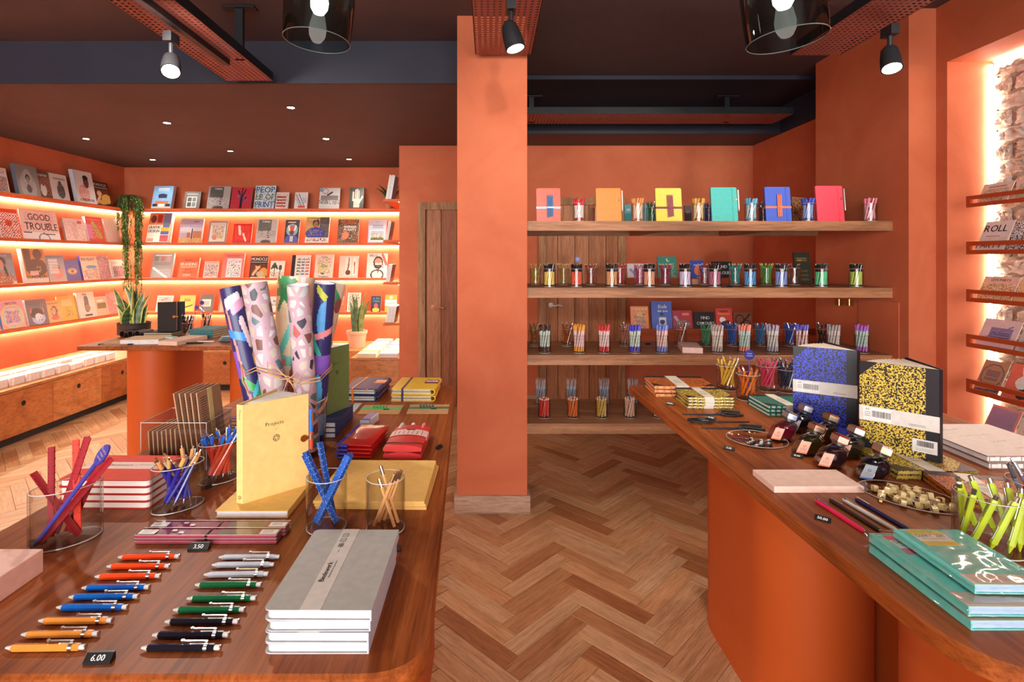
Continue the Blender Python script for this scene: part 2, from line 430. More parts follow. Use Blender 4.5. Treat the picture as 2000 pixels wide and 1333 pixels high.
# doors (plank doors with frames)
def door(name, pxs, fx0, fx1, top, handle):
    Y = 5.30; zt = Zp(top, Y); d = struct(obj(name, None, None, (0, 0, 0)))
    fw = X(fx0 + 14, Y) - X(fx0, Y); x0, x1 = X(fx0, Y), X(fx1, Y)
    fr = MB(); fr.box(x0, x0 + fw, 5.235, 5.30, 0, zt, mat='frame_wood'); fr.box(x1 - fw, x1, 5.235, 5.30, 0, zt, mat='frame_wood'); fr.box(x0 + fw, x1 - fw, 5.235, 5.30, zt - fw, zt, mat='frame_wood')
    fr.build('door_frame', d)
    for a, b in zip(pxs, pxs[1:]):
        m = MB(); m.box(X(a, Y) + .003, X(b, Y) - .003, 5.262, 5.29, .01, zt - fw, mat='door_wood'); m.build('plank', d)
    hx, hz = X(handle[0], 5.26), Zp(handle[1], 5.26); m = MB(); c = handle[2]
    m.cyl((0, 0, 0), (0, -.008, 0), .024, n=14, col=c, mat='g'); m.cyl((0, -.008, 0), (0, -.045, 0), .009, n=10, col=c, mat='g')
    m.tube([(0, -.045, 0), (.03, -.05, -.004), (.07, -.05, .002), (.11, -.048, -.01)], .008, 8, c, 'g'); m.build('door_handle', d, (hx, 5.262, hz))
    return d
door('door_1', [834, 862, 893, 925, 955, 968], 818, 984, 397, (846, 600, 'c87848'))
door('door_2', [1063.9, 1088.3, 1121.4, 1148.8, 1181.9, 1205], 1050.8, 1218.6, 388, (1076, 596, 'd8d4cc'))
# ================================================================ ceiling trays, lamps
def perforated(m, x0, x1, y0, y1, z, pitch, mat, M=None, hole=.42):
    # a sheet with real oblong holes: strips between hole rows plus bars between the holes
    nx = max(1, int((x1 - x0) / pitch)); ny = max(1, int((y1 - y0) / pitch)); px = (x1 - x0) / nx; py = (y1 - y0) / ny
    for j in range(ny):
        ya = y0 + j * py; a = ya + py * (1 - hole) / 2; b = a + py * hole
        m.add([(x0, ya, z), (x1, ya, z), (x1, a, z), (x0, a, z)], [(0, 3, 2, 1)], mat=mat, M=M)
        m.add([(x0, b, z), (x1, b, z), (x1, ya + py, z), (x0, ya + py, z)], [(0, 3, 2, 1)], mat=mat, M=M)
        xs = x0
        for i in range(nx + 1):
            xe = x0 + i * px + px * (1 - hole) / 2 if i < nx else x1
            m.add([(xs, a, z), (xe, a, z), (xe, b, z), (xs, b, z)], [(0, 3, 2, 1)], mat=mat, M=M); xs = xe + px * hole
def tray(label, x0, x1, y0, y1, z, hang, track=None, ang=0, mat='tray_red'):
    t = thing('cable_tray', label, 'cable tray', ((x0 + x1) / 2, (y0 + y1) / 2, z), (0, 0, ang)); w, L = (x1 - x0) / 2, (y1 - y0) / 2
    m = MB(); perforated(m, -w, w, -L, L, 0, .026, mat); m.build('perforated_base', t)
    for s in (-1, 1):
        m = MB(); m.box(s * w - .002, s * w + .002, -L, L, 0, .05, mat='black_metal'); m.build('side_flange', t)
    for hx, hy in hang:
        m = MB(); m.box(hx - .022, hx + .022, hy - .012, hy + .012, .0, HH - z - .012, mat='black_metal'); m.box(hx - .09, hx + .09, hy - .03, hy + .03, HH - z - .012, HH - z - .002, mat='black_metal'); m.build('hanger', t)
    if track is not None:
        tx, ta, tb = track; m = MB(); m.box(tx - .017, tx + .017, ta, tb, -.032, -.001, mat='black_metal'); m.build('light_track', t)
    return t
tray('perforated cable tray above the magazine alcove, carrying a bright spotlight', -1.614, -1.33, -.6, 3.3, 2.544, [(.10, 1.6), (.10, -.8)], (.03, -1.2, 1.60))
tray('perforated cable tray running up to the orange column', -.075, .235, -.6, 2.98, 2.585, [(.0, .2), (0, -1)], (.02, -1.2, .55))
tray('perforated cable tray over the right table, beside the pier', 1.63, 1.90, -.6, 2.90, 2.55, [(-.1, -.2), (-.1, -1)], (.08, -1.2, .95))
t4 = tray('perforated cable tray crossing the rear of the shop over the pen shelves', 1.3 - .16, 1.3 + .16, 4.36 - 1.09, 4.36 + 1.09, 2.585, [], None, pi / 2)
for hx in (X(1043, 4.2), X(1448, 4.2)):
    m = MB(); y = -(hx - 1.3); m.box(.09, .13, y - .02, y + .02, 0, 2.79 - 2.585, mat='black_metal'); m.box(.07, .15, y - .09, y + .09, 2.79 - 2.585, 2.80 - 2.585, mat='black_metal'); m.build('hanger', t4)
def spotlight(label, x, y, ztrack, d, on):
    t = thing('spotlight', label, 'spotlight', (x, y, ztrack), group='spotlights on the ceiling trays'); d = Vector(d).normalized()
    m = MB(); m.box(-.02, .02, -.035, .035, -.045, 0, mat='black_metal'); m.build('track_adapter', t)
    m = MB(); m.cyl((0, 0, -.045), (0, 0, -.125), .011, n=10, mat='black_metal'); m.build('stem', t)
    q = d.to_track_quat('Z', 'Y').to_matrix().to_4x4(); M = Matrix.Translation((0, 0, -.135)) @ q
    m = MB(); m.lathe([(0, -.055), (.018, -.052), (.034, -.03), (.041, .02), (.043, .075), (.038, .075), (.036, .06), (0, .06)], 20, mat='black_metal', M=M); m.build('head', t)
    m = MB(); m.lathe([(0, .0605), (.034, .0605), (.034, .066), (0, .066)], 20, mat='lamp_glow', M=M); m.build('lamp', t)
    lo = Vector((x, y, ztrack - .135)) + d * .09; light('spotlight_beam', 'SPOT', lo, on, WARM, .03, target=lo + d, spot=1.1, blend=.7)
spotlight('black spotlight glaring from the left tray above the magazines', -1.50, 2.53, 2.512, (.3, -.55, -.8), 45)
spotlight('dark spotlight hanging under the tray in front of the column', .095, 2.30, 2.553, (.25, -.1, -.95), 30)
spotlight('lit spotlight on the tray beside the orange pier', 1.845, 2.466, 2.518, (-.15, -.35, -.9), 45)
for k, (px, py, nm) in enumerate([(168, 271, 'nearest the left wall'), (298, 312, 'above the hanging plant corner'), (326, 240, 'second from the front, left of the middle'), (568, 210, 'nearest the dark beam'), (450, 295, 'above the middle of the back shelves'), (637, 271, 'second in the right-hand line'), (682, 311, 'nearest the back wall at its right end')]):
    x, y = atZ(px, py, HL); t = thing('downlight', 'small round recessed downlight ' + nm, 'downlight', (x, y, HL), group='downlights in the low ceiling')
    m = MB(); m.lathe([(.026, -.003), (.038, -.004), (.042, 0)], 20, col='3a2a24', mat='s'); m.build('rim', t)
    m = MB(); m.lathe([(0, -.002), (.027, -.002)], 20, mat='lamp_glow'); m.build('lamp', t)
    light('downlight_beam', 'SPOT', (x, y, HL - .01), 16, WARM, .03, target=(x, y, 0), spot=2.3, blend=.6)
def pendant(label, x, y, zr, r, tilt):
    t = thing('pendant_lamp', label, 'pendant lamp', (x, y, zr), (0, tilt, 0), group='smoked glass pendant lamps')
    m = MB(); m.lathe([(r, 0), (r * 1.03, .06), (r * 1.06, .16), (r * 1.03, .24), (r * .8, .31), (r * .35, .34), (.03, .345)], 40, mat='smoked'); m.build('glass_shade', t)
    m = MB(); m.tube([(r * math.cos(a), r * math.sin(a), 0) for a in np.linspace(0, 2 * pi, 41)[:-1]], .0016, 6, '6c7c78', 'g', closed=True); m.build('shade_rim', t)
    m = MB(); m.cyl((0, 0, .34), (0, 0, .24), .022, n=14, mat='black_metal'); m.build('socket', t)
    m = MB(); m.lathe([(0, .10), (.02, .105), (.032, .125), (.034, .15), (.026, .19), (.014, .24)], 20, mat='bulb_glow'); m.build('bulb', t)
    m = MB(); m.cyl((0, 0, .34), (-(HH - zr) * math.tan(tilt), 0, (HH - zr)), .004, n=6, mat='black_metal'); m.build('cord', t)
    light('pendant_glow', 'POINT', (x + .15 * math.sin(tilt), y, zr + .155), 6, WARM, .03)
pendant('smoked glass pendant lamp above the left table', X(619, 2.06), 2.06, Zp(80, 2.06), .124, .07)
pendant('smoked glass pendant lamp above the right table', X(1537, 1.77), 1.77, Zp(78, 1.77), .122, -.09)

# ================================================================ magazine shelves with light strips
SZ = [Zp(y, 6.344) for y in (407.6, 474.7, 544, 611)]
RNK = ['top', 'second', 'third', 'bottom']
def led_shelf(label, b, strip, rank):
    o = MB(); o.box(*b, mat='shelf_orange'); o = o.build('shelf'); tag(o, label, 'shelf', 'lit magazine shelves')
    x0, x1, y0, y1, z0, z1 = strip; m = MB(); m.add([(x0, y0, z0), (x0, y1, z0), (x1, y1, z0), (x1, y0, z0)], [(0, 1, 2, 3)], mat='led'); m.build('light_strip', o)
for z, r in zip(SZ, RNK):
    led_shelf(r + ' orange lit magazine shelf along the left wall', (-4.466, -4.287, .8, 6.568, z - .026, z), (-4.464, -4.454, .8, 6.56, z - .0275, z - .026), r)
    led_shelf(r + ' orange lit magazine shelf along the back wall', (-4.285, -1.052, 6.344, 6.568, z - .026, z), (-4.28, -1.06, 6.556, 6.566, z - .0275, z - .026), r)
    led_shelf(r + ' orange lit magazine shelf on the short return wall by the door', (-1.05, -.890, 5.32, 6.568, z - .026, z), (-.902, -.892, 5.34, 6.55, z - .0275, z - .026), r)

# ================================================================ low ply benches with doors
BZ = Zp(686, 5.863)
def bench(label, b, doors, top_name='bench_top'):
    x0, x1, y0, y1 = b; t = thing('storage_bench', label, 'bench', (0, 0, 0))
    m = MB(); m.box(x0, x1, y0, y1, .07, BZ - .024, mat='ply'); m.box(x0 + .04, x1 - .04, y0 + .04, y1, 0, .07, mat='black_metal'); m.build('carcass', t)
    m = MB(); m.box(x0 - .0, x1 + .0, y0, y1, BZ - .022, BZ, mat='ply'); m.build(top_name, t)
    for d in doors: d(t)
def yd(ya, yb, hy, xf=-3.69):    # door on a front facing +X
    def f(t):
        m = MB(); m.box(xf, xf + .018, ya + .002, yb - .002, .075, BZ - .028, mat='ply'); o = m.build('door', t)
        m = MB(); m.cyl((xf + .0182, hy, BZ - .028 - .10), (xf + .0186, hy, BZ - .128), .021, n=20, col='140c08'); m.build('finger_hole', o)
    return f
def xd(xa, xb, hx, yf=5.863):
    def f(t):
        m = MB(); m.box(xa + .002, xb - .002, yf - .018, yf, .075, BZ - .028, mat='ply'); o = m.build('door', t)
        m = MB(); m.cyl((hx, yf - .0182, BZ - .128), (hx, yf - .0186, BZ - .128), .021, n=20, col='140c08'); m.build('finger_hole', o)
    return f
bench('low plywood bench with cut-out finger holes along the left wall', (-4.466, -3.69, 1.5, 6.568), [yd(1.55, 2.24, 1.9), yd(2.24, 2.93, 2.6), yd(2.93, 3.72, 3.3), yd(3.72, 4.515, 4.23), yd(4.515, 5.085, 4.80), yd(5.085, 5.84, 5.37)])
bench('low plywood bench along the back wall under the magazines', (-3.688, -1.407, 5.863, 6.568), [xd(-3.66, -3.18, -3.4), xd(-3.18, -2.75, -2.88), xd(-2.75, -2.1, -2.3), xd(-2.1, -1.45, -1.9)])
bench('short plywood bench end beside the left door', (-1.405, -.890, 5.44, 6.568), [])

# ================================================================ tables
TZ = .9
def table(label, poly, legs, th=.030, bev=.004):
    xs = [p[0] for p in poly]; ys = [p[1] for p in poly]; cx, cy = sum(xs) / len(xs), sum(ys) / len(ys)
    t = thing('display_table', label, 'table', (0, 0, 0)); m = MB(); n = len(poly)
    inner = [(x + (cx - x) * .006, y + (cy - y) * .006) for x, y in poly]
    v = [(x, y, TZ - th) for x, y in poly] + [(x, y, TZ - bev) for x, y in poly] + [(x, y, TZ) for x, y in inner]
    f = [tuple(range(n - 1, -1, -1)), tuple(range(2 * n, 3 * n))]
    for a in (0, n): f += [(a + k, a + (k + 1) % n, a + n + (k + 1) % n, a + n + k) for k in range(n)]
    m.add(v, f, mat='table_wood'); m.build('tabletop', t)
    for lx, ya, yb, r in legs:
        m = MB(); m.prism(stadium(r, ya, yb, 20), 0, TZ - th - .0005, mat='leg_orange'); m.build('leg', t, (lx, 0, 0))
def corner_poly(c, rs, n=8):
    out = []
    for i in range(len(c)):
        p = Vector(c[i]); a = (Vector(c[i - 1]) - p).normalized(); b = (Vector(c[(i + 1) % len(c)]) - p).normalized(); r = rs[i]
        half = a.angle(b) / 2; d = r / math.tan(half); s = p + a * d; e = p + b * d
        for k in range(n + 1):
            t = k / n; q = s * (1 - t) ** 2 + p * 2 * t * (1 - t) + e * t * t; out.append((q.x, q.y))
    return out
table('large dark oak table in the left foreground on orange legs', corner_poly([(-.986, .7045), (-.082, .7045), (-.143, 2.325), (-.986, 2.325)], [.06, .085, .04, .04]), [(-.375, 1.70, 1.96, .175), (-.375, .95, 1.1, .16), (-.76, 1.70, 1.96, .16), (-.76, .95, 1.1, .16)])
table('large dark oak table in the right foreground on orange legs', corner_poly([(.662, .70), (1.62, .70), (1.62, 2.335), (.603, 2.335)], [.13, .06, .04, .03]), [(1.045, 1.765, 2.08, .182), (1.045, .93, 1.069, .182), (1.42, 1.765, 2.08, .16), (1.42, .93, 1.05, .16)])
table('oak display table standing in the magazine alcove on orange legs', corner_poly([(-2.585, 3.345), (-1.25, 3.345), (-1.25, 4.2), (-2.585, 4.2)], [.03] * 4), [(-2.255, 3.62, 3.9, .157), (-1.575, 3.62, 3.9, .157)], .026)

# ================================================================ thick oak pen shelves between column and pier
PS = []
for k, (yt, yb, dep) in enumerate([(432, 451, 3.80), (562.5, 582, 3.60), (694, 713.5, 3.60), (828, 848, 3.62)]):
    zt, zb = Zp(yt, 3.08), Zp(yb, 3.08); PS.append(zt); nm = ['top', 'second', 'third', 'lowest'][k]
    t = thing('pen_shelf', nm + ' thick oak shelf of the pen wall between column and pier', 'shelf', (0, 0, 0), group='thick oak pen shelves')
    m = MB(); m.box(.2185, 2.319, 3.08, 3.105, zb, zt, mat='shelf_wood'); m.build('front_edge', t)
    m = MB(); m.box(.2185, 2.319, 3.105, dep, zt - .022, zt, mat='shelf_wood'); m.build('shelf_board', t)
    m = MB(); m.box(.2185, 2.319, dep - .025, dep, zb, zt - .022, mat='shelf_wood')
    for x in (.99, 1.62): m.box(x, x + .05, 3.105, dep - .025, zb, zt - .022, mat='shelf_wood')
    m.build('under_frame', t)
for k, nm in ((1, 'second'), (2, 'third')):
    m = MB(); m.box(X(1222, 4.1), 2.608, 4.08, 4.26, PS[k] - .03, PS[k] - .005, mat='orange_dark'); m.box(X(1222, 4.1), 2.608, 4.08, 4.092, PS[k] - .005, PS[k] + .02, mat='orange_dark')
    tag(m.build('book_ledge'), 'narrow red-orange book ledge behind the ' + nm + ' pen shelf', 'ledge')
# ================================================================ covers: flat print as small colour cells plus lettering
def paint_cover(bgc, ops, nx, ny):
    a = np.zeros((ny, nx, 3)); a[:] = lin(bgc)[:3]
    yy, xx = np.mgrid[0:ny, 0:nx]; u = (xx + .5) / nx; v = 1 - (yy + .5) / ny
    g = np.random.RandomState(len(ops) * 7 + nx + int(bgc, 16) % 97)
    for op in ops:
        k = op[0]
        if k == 'r': m = (u >= op[2]) & (u < op[4]) & (v >= op[3]) & (v < op[5]); a[m] = lin(op[1])[:3]
        elif k == 'e': m = ((u - op[2]) / op[4]) ** 2 + ((v - op[3]) / op[5]) ** 2 < 1; a[m] = lin(op[1])[:3]
        elif k == 'o':
            q = ((u - op[2]) / op[4]) ** 2 + ((v - op[3]) / op[5]) ** 2; m = (q < 1) & (q > .6); a[m] = lin(op[1])[:3]
        elif k == 'n':    # speckle of colours in a box
            m = (u >= op[2]) & (u < op[4]) & (v >= op[3]) & (v < op[5]) & (g.rand(ny, nx) < op[6])
            cs = np.array([lin(c)[:3] for c in op[1].split()]); a[m] = cs[g.randint(0, len(cs), m.sum())]
        elif k == 'h': m = (u >= op[2]) & (u < op[4]) & (v >= op[3]) & (v < op[5]) & (np.floor((v - op[3]) / (op[5] - op[3]) * op[6] * 2).astype(int) % 2 == 0); a[m] = lin(op[1])[:3]
        elif k == 'd': m = (np.floor((u + v * .7) * op[2]).astype(int) % 2 == 0); a[m] = lin(op[1])[:3]
        elif k == 'g': # vertical gradient of two printed inks
            c0, c1 = np.array(lin(op[1])[:3]), np.array(lin(op[2])[:3]); a[:] = c0 + (c1 - c0) * v[..., None]
        elif k == 'k': # checker of dots
            m = ((np.floor(u * op[2]) + np.floor(v * op[3])) % 2 == 0); a[m] = lin(op[1])[:3]
        elif k == 'l': # stroke
            x0, y0, x1, y1, w = op[2:]; dx, dy = x1 - x0, y1 - y0; t = np.clip(((u - x0) * dx + (v - y0) * dy) / (dx * dx + dy * dy), 0, 1)
            m = np.hypot(u - x0 - t * dx, (v - y0 - t * dy)) < w; a[m] = lin(op[1])[:3]
    return a
def cover_mb(w, h, bgc, ops, res=46, mat='s'):
    nx = max(8, int(res * min(1, w / h))); ny = max(8, int(res * min(1.0, h / w))) if w > h else res
    m = MB(); pic = [o for o in ops if o[0] != 't']
    m.raster(w, h, paint_cover(bgc, pic, nx, ny), mat, Mx((0, -.0005, 0), (pi / 2, 0, 0)))
    for o in ops:
        if o[0] == 't': m.text(o[2], o[5] * h, o[1], mat, Mx((o[3] * w, -.0010, o[4] * h), (pi / 2, 0, 0)), cx=0, maxw=(o[6] if len(o) > 6 else .9) * w, bold=h * .003)
    return m
def book(name, cat, label, w, h, t, bgc, ops, loc, rz, lean, group=None, spine='ded8d0', copies=0, res=46, mat='s', gap=.002, copylabel=None, hinge=0):
    """a printed magazine or book leaning back; local x across, z up, front facing -y"""
    loc = (loc[0], loc[1], loc[2] + t * math.sin(lean))
    r = thing(name, label, cat, loc, (-lean, 0, rz), group)
    m = MB(); m.box(.001, w - .001, .0012, t - .0012, .001, h - .001, 'f0ebe2'); m.build('page_block', r)
    m = cover_mb(w, h, bgc, ops, res, mat); m.box(0, w, 0, .0012, 0, h, bgc, mat); m.box(0, w, t - .0012, t, 0, h, spine, mat)
    if hinge == 0: m.box(0, .0012, 0, t, 0, h, spine, mat)
    else: m.box(w - .0012, w, 0, t, 0, h, spine, mat)
    m.build('cover', r)
    for k in range(copies):
        d = Vector((0, (t + gap) * (k + 1) / math.cos(lean), 0)); d.rotate(Matrix.Rotation(rz, 3, 'Z'))
        base, _, sh = label.partition(', '); cl = (['first', 'second', 'third', 'fourth'][k] + ' spare copy behind the ' + base).split(); sh = sh.split()[-3:]
        c = dup(r, Vector(loc) + d, None, ' '.join(cl[:13] + sh), group)
    return r
def back_mag(px0, px1, pt, row, label, bgc, ops, copies=0, t=.012, spine='e4ddd6', **kw):
    Y = 6.39; z = SZ[row]; pb = CY - (z - CAMZ) / Y * F; x0, x1 = X(px0, Y), X(px1, Y); lean = .26
    h = (pb - pt) * 6.43 / F / math.cos(lean) * 1.0
    return book('magazine', 'magazine', label, x1 - x0, h, t, bgc, ops, (x0, Y - (t + .002) * copies, z + .0012), 0, lean, 'magazines on the ' + RNK[row] + ' back shelf', spine, copies, hinge=1, copylabel='another copy tucked behind the ' + label, **kw)
def left_mag(px0, px1, pt, row, label, bgc, ops, copies=0, t=.012, spine='e4ddd6', **kw):
    XF = -4.335; y0 = -XF * F / (CX - px0); y1 = -XF * F / (CX - px1); z = SZ[row]; ym = (y0 + y1) / 2
    pb = CY - (z - CAMZ) / ym * F; lean = .2; h = (pb - pt) * (ym + .0) / F / math.cos(lean)
    return book('magazine', 'magazine', label, y1 - y0, h, t, bgc, ops, (XF + (t + .002) * copies, y0, z + .0012), pi / 2, lean, 'magazines on the ' + RNK[row] + ' left shelf', spine, copies, copylabel='another copy tucked behind the ' + label, **kw)
r_, e_, n_, h_, t_, l_, o_ = (lambda *a: ('r',) + a), (lambda *a: ('e',) + a), (lambda *a: ('n',) + a), (lambda *a: ('h',) + a), (lambda *a: ('t',) + a), (lambda *a: ('l',) + a), (lambda *a: ('o',) + a)
def head(cx, cy, s, skin, hair, top): return (e_(top, cx, cy - s * 2.1, s * 1.9, s * 1.2), r_(skin, cx - s * .3, cy - s * 1.3, cx + s * .3, cy), e_(hair, cx, cy + s * .2, s * .82, s * 1.08), e_(skin, cx, cy - s * .15, s * .62, s * .92), r_(hair, cx - s * .4, cy - s * .1, cx - s * .15, cy), r_(hair, cx + s * .15, cy - s * .1, cx + s * .4, cy))
# ---- back wall
back_mag(299, 337, 364, 0, 'blue-covered book with a teapot drawing, stacked thick at the left of the top back shelf', '7fb0dc', (r_('eef0f2', 0, 0, 1, .02), r_('3a3650', .3, .46, .72, .62), e_('3a3650', .5, .56, .22, .1), r_('e07848', .15, .2, .85, .32), r_('f0e8dc', .35, .05, .65, .2), r_('40342e', .05, .08, .3, .2), r_('40342e', .7, .08, .95, .2), h_('f4f4f4', .25, .78, .8, .92, 2), r_('e8b890', 0, 0, 1, .07)), 3, .012)
back_mag(357, 389, 374.6, 0, 'grey-brown book with a white panel of small pictures, top back shelf', '6d625a', (r_('f0eee8', .18, .05, .78, .7), r_('343434', .22, .42, .46, .66), r_('5a6468', .52, .42, .74, .66), r_('48443e', .22, .1, .46, .36), r_('7c8488', .52, .1, .74, .36), h_('d8d2c8', .15, .82, .85, .9, 1)), 0, .02, '54483f')
back_mag(403, 446, 364, 0, 'grey photographic magazine with a ladder and white title, top back shelf', 'b4aeaa', (r_('5c605c', .08, .5, .7, .98), r_('c8c2be', .0, .2, 1, .5), n_('6a6a66 8a8480', .05, .2, .95, .5, .2), e_('4c4a48', .5, .03, .25, .09), h_('3c3a38', .55, .2, .64, .6, 5), t_('f4f2ee', 'Cabiny', .45, .86, .08, .6)), 0, .014)
back_mag(449, 489, 366, 0, 'crimson book with a dark branching tree and blue letters, top back shelf', 'c43a48', (l_('3c2030', .5, 0, .5, .55, .05), l_('3c2030', .5, .5, .32, .85, .03), l_('3c2030', .5, .5, .68, .88, .03), l_('3c2030', .5, .3, .72, .52, .03), l_('3c2030', .5, .4, .52, .95, .03), t_('6c8ce0', 'IBI', .36, .52, .13, .4), t_('6c8ce0', 'ZA', .68, .34, .13, .3)), 0, .016)
back_mag(495, 535, 362, 0, 'white book filled with large multicoloured letters, top back shelf', 'd8e4ea', (n_('4a9ad0 8cc8e4 e8d44c f0f0e8 3a70b0', 0, 0, 1, 1, .5), t_('3468b4', 'PEOP', .5, .7, .25, .9), t_('3c8c58', 'LE OF', .5, .38, .25, .9), t_('3468b4', 'PRINT', .5, .06, .25, .9)), 0, .014, '4a80b8')
back_mag(538, 563, 376, 0, 'small white magazine with red and black rules, top back shelf', 'e8dcd4', (h_('c84840', .05, .1, .8, .85, 4), n_('3a3434', .05, .05, .95, .95, .16)), 2, .007)
back_mag(575, 600, 376, 0, 'small white magazine with diagonal grey and blue strokes, top back shelf', 'e4e0de', (l_('8890a0', .1, .85, .6, .1, .04), l_('5a78b0', .3, .9, .75, .2, .03), l_('b8c0c8', .1, .6, .5, .05, .04), r_('d85848', .3, .05, .85, .18), n_('7484a4 d8d0cc', .6, .3, .95, .7, .5)), 2, .007)
back_mag(622, 662, 367, 0, 'pale grey magazine with a drawn roof landscape, top back shelf', 'd6d8d6', (e_('8aa4c4', .08, .9, .1, .1), o_('b87078', .28, .84, .15, .14), l_('3c4048', .4, .65, .6, .78, .04), r_('8c8480', .08, .42, .92, .62), n_('5a6a68 a85850 e4e4e0 6c7c74', 0, .2, 1, .42, .7), r_('c4c8c4', 0, 0, 1, .16)), 0, .014)
back_mag(682, 710, 366.5, 0, 'dark grey book showing a pale open hand, top back shelf', '4a4642', (r_('e4d4c0', .32, .05, .72, .45), r_('e4d4c0', .22, .35, .32, .8), r_('e4d4c0', .37, .4, .46, .92), r_('e4d4c0', .5, .4, .58, .94), r_('e4d4c0', .62, .4, .7, .86), l_('e4d4c0', .68, .25, .9, .55, .05), h_('c8a888', .35, .18, .68, .28, 2)), 2, .010, '6a5a54')
# row 2
back_mag(288, 331, 417, 1, 'thick book with a grid of colourful pictures and bold black words, second back shelf', 'd8784c', (r_('f0e4d4', 0, 0, 1, .58), e_('6a3030', .2, .78, .13, .13), r_('a83028', .36, .66, .6, .94), r_('6c7c9c', .66, .5, .98, .96), r_('e0c048', .6, .38, .98, .5), r_('5064b4', .6, .26, .98, .38), r_('c04858', .6, .02, .98, .24), r_('d89070', .02, .02, .3, .12), t_('1c1a1a', 'GRAPHIC', .3, .46, .1, .55), t_('1c1a1a', 'DESIGN', .28, .33, .1, .5)), 1, .03)
back_mag(349, 393, 428, 1, 'desert landscape book with a tall sign under a mauve sky, second back shelf', 'b4a4b8', (r_('c8bcc8', 0, .4, 1, .62), e_('d8d0d4', .3, .55, .35, .1), r_('b46c44', .35, .2, .5, .42), r_('b87850', .62, .18, .98, .48), r_('d8a064', 0, 0, 1, .2), n_('8c6038 e8c088', 0, 0, 1, .2, .4), l_('40343a', .56, .18, .56, .56, .025), t_('4c3038', 'Chinons', .7, .86, .05, .4)), 1, .014)
back_mag(405, 440, 433, 1, 'pale book of pressed flowers in a grey border, second back shelf', '7c7470', (r_('ddd2c6', .06, .04, .94, .96), n_('b05848 c89040 8c7440 4c5a40 d8b0a0', .2, .2, .82, .78, .45), e_('c07878', .35, .25, .13, .12), n_('d8b040', .25, .2, .75, .4, .4)), 0, .012)
back_mag(453, 489, 438, 1, 'square glossy scarlet book, second back shelf', 'dc2c24', (n_('e84838 f06a58', .1, .1, .9, .9, .35), l_('f8d0c0', .3, .85, .38, .45, .07), l_('f8d8c8', .55, .45, .72, .1, .05)), 0, .02, 'e8b8a8')
back_mag(499, 539, 428.5, 1, 'grey photographic magazine with a ladder, second back shelf', 'bcb2ac', (r_('686a64', .08, .5, .7, .98), n_('7a7670 9a928c', .05, .2, .95, .5, .25), e_('5a5654', .5, .03, .25, .09), h_('444240', .55, .2, .64, .6, 5), t_('f4f2ee', 'Cabiny', .45, .86, .08, .6)), 1, .010)
back_mag(554, 582, 430, 1, 'dark book with a red horned figure in a blue suit, second back shelf', '2c2a30', (e_('7ab0bc', .5, .55, .4, .27), e_('c84c38', .5, .55, .22, .22), l_('f0e8e0', .25, .72, .32, .55, .05), l_('f0e8e0', .75, .72, .68, .55, .05), e_('5a2830', .5, .42, .14, .1), e_('5058a8', .5, .04, .5, .3), r_('f0ece4', .4, .05, .6, .28), l_('2a2428', .5, .02, .5, .26, .035), h_('d8c8c0', .2, .88, .75, .93, 1)), 0, .014)
back_mag(596, 641, 425, 1, 'magazine with a smiling person in a blue patterned jacket, second back shelf', 'b89850', (r_('5c5450', .6, .2, 1, 1), n_('7c7468 3c4858', .62, .3, 1, .9, .4)) + head(.42, .72, .17, 'a06a48', '201818', '3a4488') + (e_('38428c', .42, .36, .42, .24), n_('7c70a8 c09088', .12, .26, .72, .5, .25), r_('ece4dc', 0, 0, 1, .2), n_('5a4c44 a09488 b05050', .04, .04, .96, .17, .55), t_('f4efe6', 'Courier', .3, .88, .07, .5)), 1, .014)
back_mag(658, 699, 429, 1, 'dark floral book with white capital title, second back shelf', '4a4038', (n_('6c7a58 8c5040 b87858 384838 c8b098', 0, 0, 1, 1, .6), e_('e88868', .38, .3, .16, .16), n_('e09048 d85838', .2, .8, .8, .98, .4), t_('f4f0ec', 'WONDER', .58, .62, .1, .6), t_('f4f0ec', 'PLANTS', .58, .5, .1, .6)), 0, .02)
back_mag(718, 753, 430.6, 1, 'pale blue book with an inset village landscape, second back shelf', 'b8c4d8', (r_('eceae8', .1, .06, .92, .56), r_('a8b8d0', .14, .34, .88, .52), r_('5a6a40', .14, .1, .88, .24), n_('c8885c e8d8c0 4c5038', .14, .2, .88, .4, .6), h_('5c6478', .25, .66, .82, .8, 3), o_('8890a4', .5, .9, .1, .06)), 0, .016)
# row 3
back_mag(294, 335, 496, 2, 'glossy grey book with square photographs and a painted slanting shine, third back shelf', '8c8488', (h_('d8ccc8', .1, .9, .9, .96, 1), r_('706860', .12, .68, .3, .86), r_('b86058', .4, .68, .58, .86), r_('b4848c', .68, .68, .86, .86), r_('7c7478', .12, .5, .9, .62), h_('a49ca4', .05, .02, .95, .4, 7), l_('f4ece8', .1, .4, .8, 0, .04)), 1, .014)  # last stroke paints the shine into the cover
back_mag(346, 385, 505, 2, 'orange book with bold white capital title, third back shelf', 'ea5a20', (t_('3a2018', 'MICHAEL J', .5, .84, .07, .7), t_('fbeee4', 'BRANDING', .5, .6, .16, .85), r_('fbeee4', .08, .52, .92, .55), t_('3a2018', 'IN FIVE', .5, .36, .08, .4), t_('3a2018', 'AND A HALF', .5, .24, .07, .55), t_('fbeee4', 'STEPS', .45, .08, .1, .35)), 0, .02, 'f0e0d4')
back_mag(396, 424, 511.7, 2, 'small pale book with black and pink print pattern, third back shelf', 'd8c0b8', (n_('3c3438 b06868 8c7c78 f0e8e0', .08, .08, .95, .8, .7), r_('e8a898', .1, .86, .9, .95)), 0, .014)
back_mag(431, 473, 496, 2, 'coral pink book with a white panel of tiny dark shapes, third back shelf', 'e87c70', (r_('f0e4e0', .22, .02, .9, .78), n_('3c3440 5a3a48 8c5a60 404a88', .26, .06, .86, .74, .22), h_('b85850', .12, .84, .8, .93, 2)), 0, .016)
